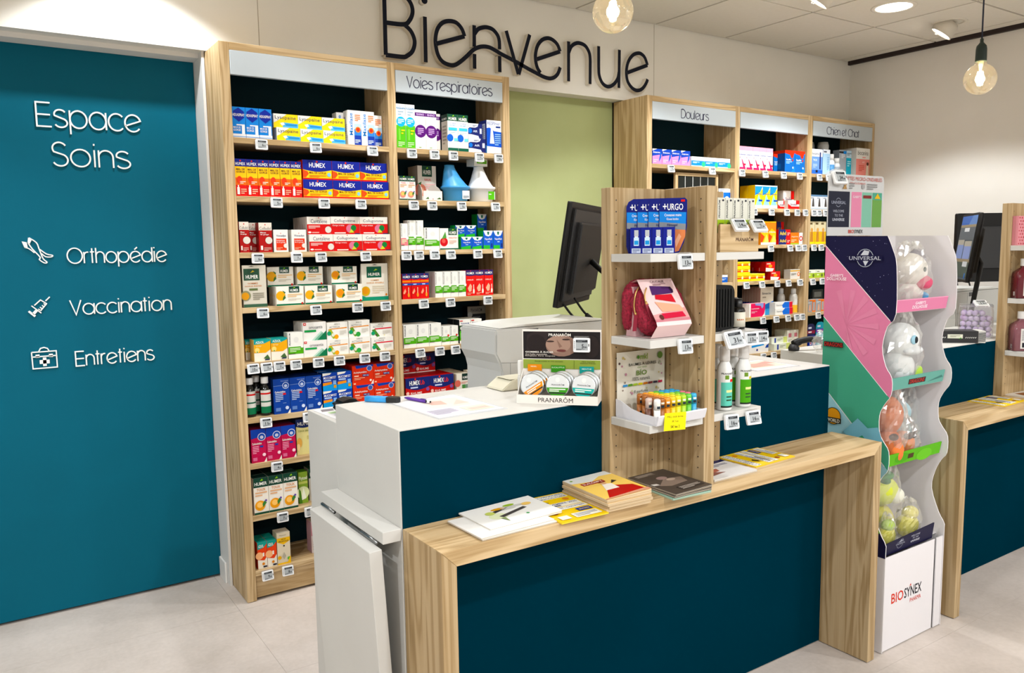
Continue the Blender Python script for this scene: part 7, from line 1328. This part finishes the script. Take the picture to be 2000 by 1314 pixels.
toy((2.836, 1.660, .9723), [('body', [((-.005, 0, .055), (.055, .048, .055), 'd9dcdc'), ((0, -.006, .140), (.060, .05, .050), 'dfe2e2')]), ('eye', [((-.008, -.054, .142), (.016, .005, .014), '8fb8c8'), ((-.004, -.058, .142), (.008, .004, .010), '1c2428')]), ('muzzle', [((.01, -.042, .108), (.045, .018, .014), 'cfd2d4')]), ('hang_tag', [((.085, -.02, .03), (.022, .004, .022), 'b4d84a')])], (.004, 0, .105), (.074, .060, .110), 'white plush toy with large blue eye bagged in second tray', 5.7, 1.22)
toy((2.775, 1.650, .6923), [('body', [((-.004, 0, .150), (.050, .044, .062), 'c06a3a'), ((-.010, -.006, .055), (.046, .040, .055), 'b8602e')]), ('paw', [((-.006, -.030, .038), (.034, .022, .040), 'dd7430')]), ('spots', [((-.02, -.030, .085), (.020, .014, .012), '4a3026')])], (.0, 0, .112), (.060, .056, .118), 'brown orange plush toy bagged at left of third tray', 8.2)
toy((2.890, 1.660, .6923), [('body', [((0, 0, .045), (.046, .040, .045), 'de7a34')]), ('spots', [((-.01, -.028, .078), (.022, .014, .012), '3f2c24'), ((.02, -.026, .076), (.018, .012, .011), '3f2c24')])], (.0, 0, .06), (.058, .054, .072), 'small orange plush toy bagged in the middle of third tray', 1.4, 1.05)
toy((2.978, 1.735, .6923), [('body', [((0, 0, .07), (.05, .05, .07), 'a9c8d0'), ((-.02, -.02, .15), (.045, .04, .045), '9cc6d2')]), ('fin', [((.03, -.03, .06), (.02, .012, .03), '6a9ab0')])], (-.01, -.01, .12), (.085, .070, .125), 'pale blue plush toy in crumpled bag at right of third tray', 4.4, 1.0)
toy((2.822, 1.705, .3703), [('body', [((0, 0, .06), (.05, .048, .06), 'c9c04a'), ((.0, -.012, .165), (.055, .046, .048), 'c9d23a')]), ('muzzle', [((.026, -.046, .150), (.032, .020, .026), 'dcdccc')]), ('leaf', [((-.005, -.02, .218), (.036, .026, .016), '2f7a34'), ((-.02, -.03, .205), (.016, .02, .012), '2a6a30')])], (.004, 0, .13), (.075, .062, .145), 'yellow green plush toy with leafy top bagged in bottom tray', 6.3)
toy((2.760, 1.632, .3703), [('body', [((0, 0, .040), (.042, .026, .042), 'd2cc42'), ((.0, -.004, .082), (.030, .022, .022), 'a4c23c')])], (0, 0, .05), (.046, .029, .062), 'small yellow plush toy bagged at front left of bottom tray', 2.2, 1.0)
toy((2.925, 1.648, .3703), [('body', [((0, 0, .042), (.05, .034, .044), 'd6cf5a'), ((.01, -.004, .086), (.036, .026, .026), 'd9d070')])], (.004, 0, .055), (.062, .036, .072), 'pale yellow plush toy bagged at right of bottom tray', 9.1, 1.05)

# ================================================================== ON THE RIGHT COUNTER
DX = 2.306
# desk telephone handset and film bag at the left end
t = thing('telephone_handset', 'black curved handset lying at the left end of right desk', 'telephone', (3.245, 2.33, 1.0023), math.radians(-20))
m = MB(); m.tube(smooth_line([(-.09, 0, .030), (-.05, 0, .044), (0, 0, .050), (.05, 0, .044), (.09, 0, .030)], 4), [.018]*4+[.015]*9+[.018]*4, BLACK, 12); local(m, 'handle', t)
for s_ in (-1, 1):
    m = MB(); m.lathe([(.024, .0005), (.026, .012), (.018, .030)], (s_*.088, 0, 0), DARK, 16); local(m, 'cup', t)
t = thing('film_bag', 'crumpled clear plastic bag at the left end of the right counter', 'bag', (3.215, 2.242, 1.0023))
bag(t, (0, 0, .045), (.060, .036, .045), 11.3, 20, 28)
# black carton
t = thing('black_carton', 'long black carton with white zigzag trim on the right counter', 'carton', (3.600, 1.852, CT), math.radians(-46))
m = MB(); m.box(-.085, -.045, .0, .085, .045, .052, M('16171a', .45))
Print(m, (-.085, -.0452, 0), (1, 0, 0), (0, 0, 1), .17, .052, (0, -1, 0), .00012).run([('R', .28, .38, .64, .72, 'd6d8c8'), ('L', .34, .5, .58, .62, 2, '8a8c7c'), ('P', [(.54, .34), (.60, .46), (.62, .34)], '4a8a3a')] + [('P', [(.02+.045*k, .40), (.04+.045*k, .40), (.06+.045*k, .50), (.04+.045*k, .50)], 'd9dad6') for k in range(21) if not .22 < .045*k < .64])
Print(m, (.0852, -.045, 0), (0, 1, 0), (0, 0, 1), .09, .052, (1, 0, 0), .00012).run([('R', .1, .1, .9, .9, 'd0d0cc')])
local(m, 'carton_body', t)
m = MB(); m.box(.0862, -.045, 0, .115, .045, .052, M('c4c4be', .5)); Print(m, (.0862, -.0452, 0), (1, 0, 0), (0, 0, 1), .029, .052, (0, -1, 0), .00012).run([('P', [(.0, .08*k), (.0, .08*k+.04), (1, .08*k+.10), (1, .08*k+.06)], '1c1d20') for k in range(1, 11)]); local(m, 'end_flap', t)
# clear tub of lavender tubes
TX, TY, TA = 3.868, 1.892, -1.08
t = thing('clear_tub', 'square clear plastic tub of lavender tubes on the right counter', 'tub', (TX, TY, CT), TA)
r, hh = .070, .150
tubm = clear_plastic('tub_plastic', 'f4f4f8', .12, .06)
m = MB(); o_, i_ = [], []
m.rbox(-r, -r, .0005, r, r, .003, tubm, .012, 2, 4)
def ring(rr, n=5):
    pts = []
    for cx, cy, st in ((rr-.014, rr-.014, 0), (-rr+.014, rr-.014, 90), (-rr+.014, -rr+.014, 180), (rr-.014, -rr+.014, 270)):
        for k in range(n+1):
            a = math.radians(st+90*k/n); pts.append((cx+.014*math.cos(a), cy+.014*math.sin(a)))
    return pts
ra = ring(r); n = len(ra); vs = []
for z, k in ((.003, 1.), (.12, 1.0), (.135, .96), (.142, .96)): vs += [(p[0]*k, p[1]*k, z) for p in ra]
m.add(vs, [(j*n+i, j*n+(i+1) % n, (j+1)*n+(i+1) % n, (j+1)*n+i) for j in range(3) for i in range(n)], tubm, True); local(m, 'wall', t)
m = MB(); m.rbox(-r*.98, -r*.98, .1425, r*.98, r*.98, .149, tubm, .012, 2, 4); local(m, 'lid', t)
LAV = M('c9b4dc', .45); m = MB(); m.lathe([(.001, -.026), (.0112, -.026), (.0118, -.024), (.0118, .024), (.0112, .026), (.001, .026)], (0, 0, 0), LAV, 16); m.lathe([(.0095, .0262), (.0095, .0266), (.001, .0267)], (0, 0, 0), M('dccdea', .45), 16); lm = m.mesh('foam_tube')
rg = random.Random(5); k = 0
for lay in range(5):
    for i in range(5 if lay < 4 else 4):
        o = bpy.data.objects.new('foam_tube', lm); COL.objects.link(o)
        horizontal = (lay+i) % 3 != 0
        q = Matrix.Rotation(TA, 3, 'Z') @ Vector((-.050+.0245*i + rg.uniform(-.001, .001), -.032, 0)); z = CT+.0162+.0244*lay
        o.rotation_euler = (math.radians(90), 0, TA+math.radians(rg.uniform(-14, 14))) if horizontal else (math.radians(90), 0, TA+math.radians(180+rg.uniform(-14, 14)))
        o.location = (TX+q.x, TY+q.y, z)
        tag(o, f'lavender tube, {ORD[i]} from left, {ORD[lay]} layer up in the clear tub', 'tube', 'lavender tubes in the clear tub'); k += 1
for i, (dx_, dy_, a) in enumerate(((-.02, .030, 20), (.03, .030, -30))):
    o = bpy.data.objects.new('foam_tube', lm); COL.objects.link(o); q = Matrix.Rotation(TA, 3, 'Z') @ Vector((dx_, dy_, 0)); o.location = (TX+q.x, TY+q.y, CT+.029); o.rotation_euler = (0, 0, 0); tag(o, ('left', 'right')[i] + ' upright lavender tube at the rear of the clear tub', 'tube', 'lavender tubes in the clear tub')
price_tag(TX-.005, TY-.015, CT+.1515+.020, 11, 'price tag lying on the lid of the clear tub', 'price tags on the displays', -62, -38, 0, 1.15)
price_tag(3.540, 1.930, CT+.062, 9, 'price tag standing left of the black carton', 'price tags on the displays', -45, -30, 0, 1.1)
pr = printer(2.86, 'grey rounded printer behind the clear tub on the right counter')
# monitors over the right counter
mt2 = monitor(4.120, 2.040, 1.290, AZ, 0, .385, .350, 'monitor with lit product pictures beside the right tower', .5, -.06, 1.0566)
mt2.rotation_euler = (Matrix.Rotation(AZ, 4, 'Z') @ Matrix.Rotation(math.radians(8), 4, 'X')).to_euler()
m = MB(); Print(m, (.373, .0312, .012), (-1, 0, 0), (0, 0, 1), .361, .326, (0, 1, 0), .0001).run([('R', 0, 0, 1, 1, '4c565c'), ('R', .0, .86, 1, 1, '4a68a8'), ('P', [(.5, .86), (1, .86), (1, 1), (.7, 1)], '6a86b8'), ('R', 0, .82, 1, .86, '8f8470'), ('R', 0, .62, 1, .82, '5c6268'), ('R', .3, .75, .62, .81, 'c9ccd0'), ('R', .02, .32, .44, .62, '8494c0'), ('R', .48, .32, .94, .60, '8a98c4'), ('R', .02, .54, .44, .62, 'a8a49a'), ('R', .48, .52, .94, .60, 'a8a49a'), ('R', 0, .27, 1, .32, '8f8470'), ('R', 0, .04, 1, .27, '4a5650'), ('R', .6, .20, .9, .28, 'c2c6ca'), ('R', .85, .02, .9, .10, '2a7ad0')]); local(m, 'picture', mt2)
mt3 = thing('monitor', 'large black monitor back filling the gap beside the right tower', 'monitor', (4.69, 2.40, 1.0023), math.radians(-33))
m = MB(); m.rbox(-.02, 0, .265, .44, .03, .655, BLACK, .008, 1, 3); local(m, 'case', mt3)
m = MB(); m.box(.04, -.012, .34, .38, 0, .58, DARK); local(m, 'back_shell', mt3, .004)
m = MB(); m.box(.0, -.0135, .46, .10, -.012, .472, M('2c2e30', .3)); m.tube([(.005, -.02, .47), (.08, -.024, .468)], .004, DARK, 8); local(m, 'bracket', mt3)
m = MB(); m.box(.32, .0, .0, .36, .02, .28, BLACK); m.box(.27, -.05, 0, .41, .07, .010, BLACK); local(m, 'stand', mt3)
for k, pts in enumerate(([(-.01, .0, .27), (.0, -.01, .22), (.03, -.02, .17)], [(.06, .0, .27), (.07, -.01, .22), (.09, -.02, .15)], [(.10, .0, .27), (.105, -.01, .22), (.10, -.02, .15)])):
    m = MB(); m.tube(smooth_line(pts, 4), .0045, BLACK, 8); local(m, 'cable', mt3)
# goods on the right tower
m = MB(); m.box(-.06, 0, 0, .06, .024, .128, CARD('dd9aa2'))
P = Print(m, (-.06, -.0001, 0), (1, 0, 0), (0, 0, 1), .12, .128, (0, -1, 0), .0001); P.run([('O', .08+.17*i+(.085 if j % 2 else 0), .06+.11*j, .026, 'b0283c') for i in range(6) for j in range(9) if .08+.17*i+(.085 if j % 2 else 0) < .98])
o = m.obj('gift_box', None, (0, 0, 0)); o.location = (3.868, 1.702, 1.4783); tag(o, 'pink polka dot gift box on the right tower', 'box')
for z, col, lab in ((1.2463, '5a0f1e', 'crimson mouthwash bottle with white cap on the right tower'), (LB, '7a4a52', 'pale rose mouthwash bottle with white cap on the right tower')):
    t = thing('mouthwash_bottle', lab, 'bottle', (3.846, 1.682, z), -.75, group='mouthwash bottles')
    liq = M(col, .12)
    m = MB(); pts = ring(.046); n = len(pts); vs = []
    for zz, k in ((.0005, .92), (.004, 1), (.095, 1), (.115, .86), (.128, .55), (.134, .36), (.142, .36)): vs += [(p[0]*k, p[1]*k*.8, zz) for p in pts]
    m.add(vs, [(j*n+i, j*n+(i+1) % n, (j+1)*n+(i+1) % n, (j+1)*n+i) for j in range(6) for i in range(n)] + [tuple(range(n-1, -1, -1))], liq, True); local(m, 'bottle', t)
    m = MB(); m.lathe([(.0185, .142), (.0190, .143), (.0190, .172), (.0180, .174), (.001, .1742)], (0, 0, 0), CAPW, 24); local(m, 'cap', t)
    m = MB(); m.box(-.018, -.0378, .012, .004, -.0370, .100, CARD('d9d6d2')); Print(m, (-.018, -.0380, .012), (1, 0, 0), (0, 0, 1), .022, .088, (0, -1, 0), .0001).run([('R', .3, .06, .8, .30, '22222a'), ('L', .2, .4, .8, .9, 9, '8a8a8e')]); m.box(-.046, -.022, .012, -.0455, -.008, .030, CARD('cfc8c8')); m.lathe([(.018, 0), (.018, .0006)], (.030, -.0378, .075), CARD('e6e0dc'), 20, ax=1); local(m, 'label', t)
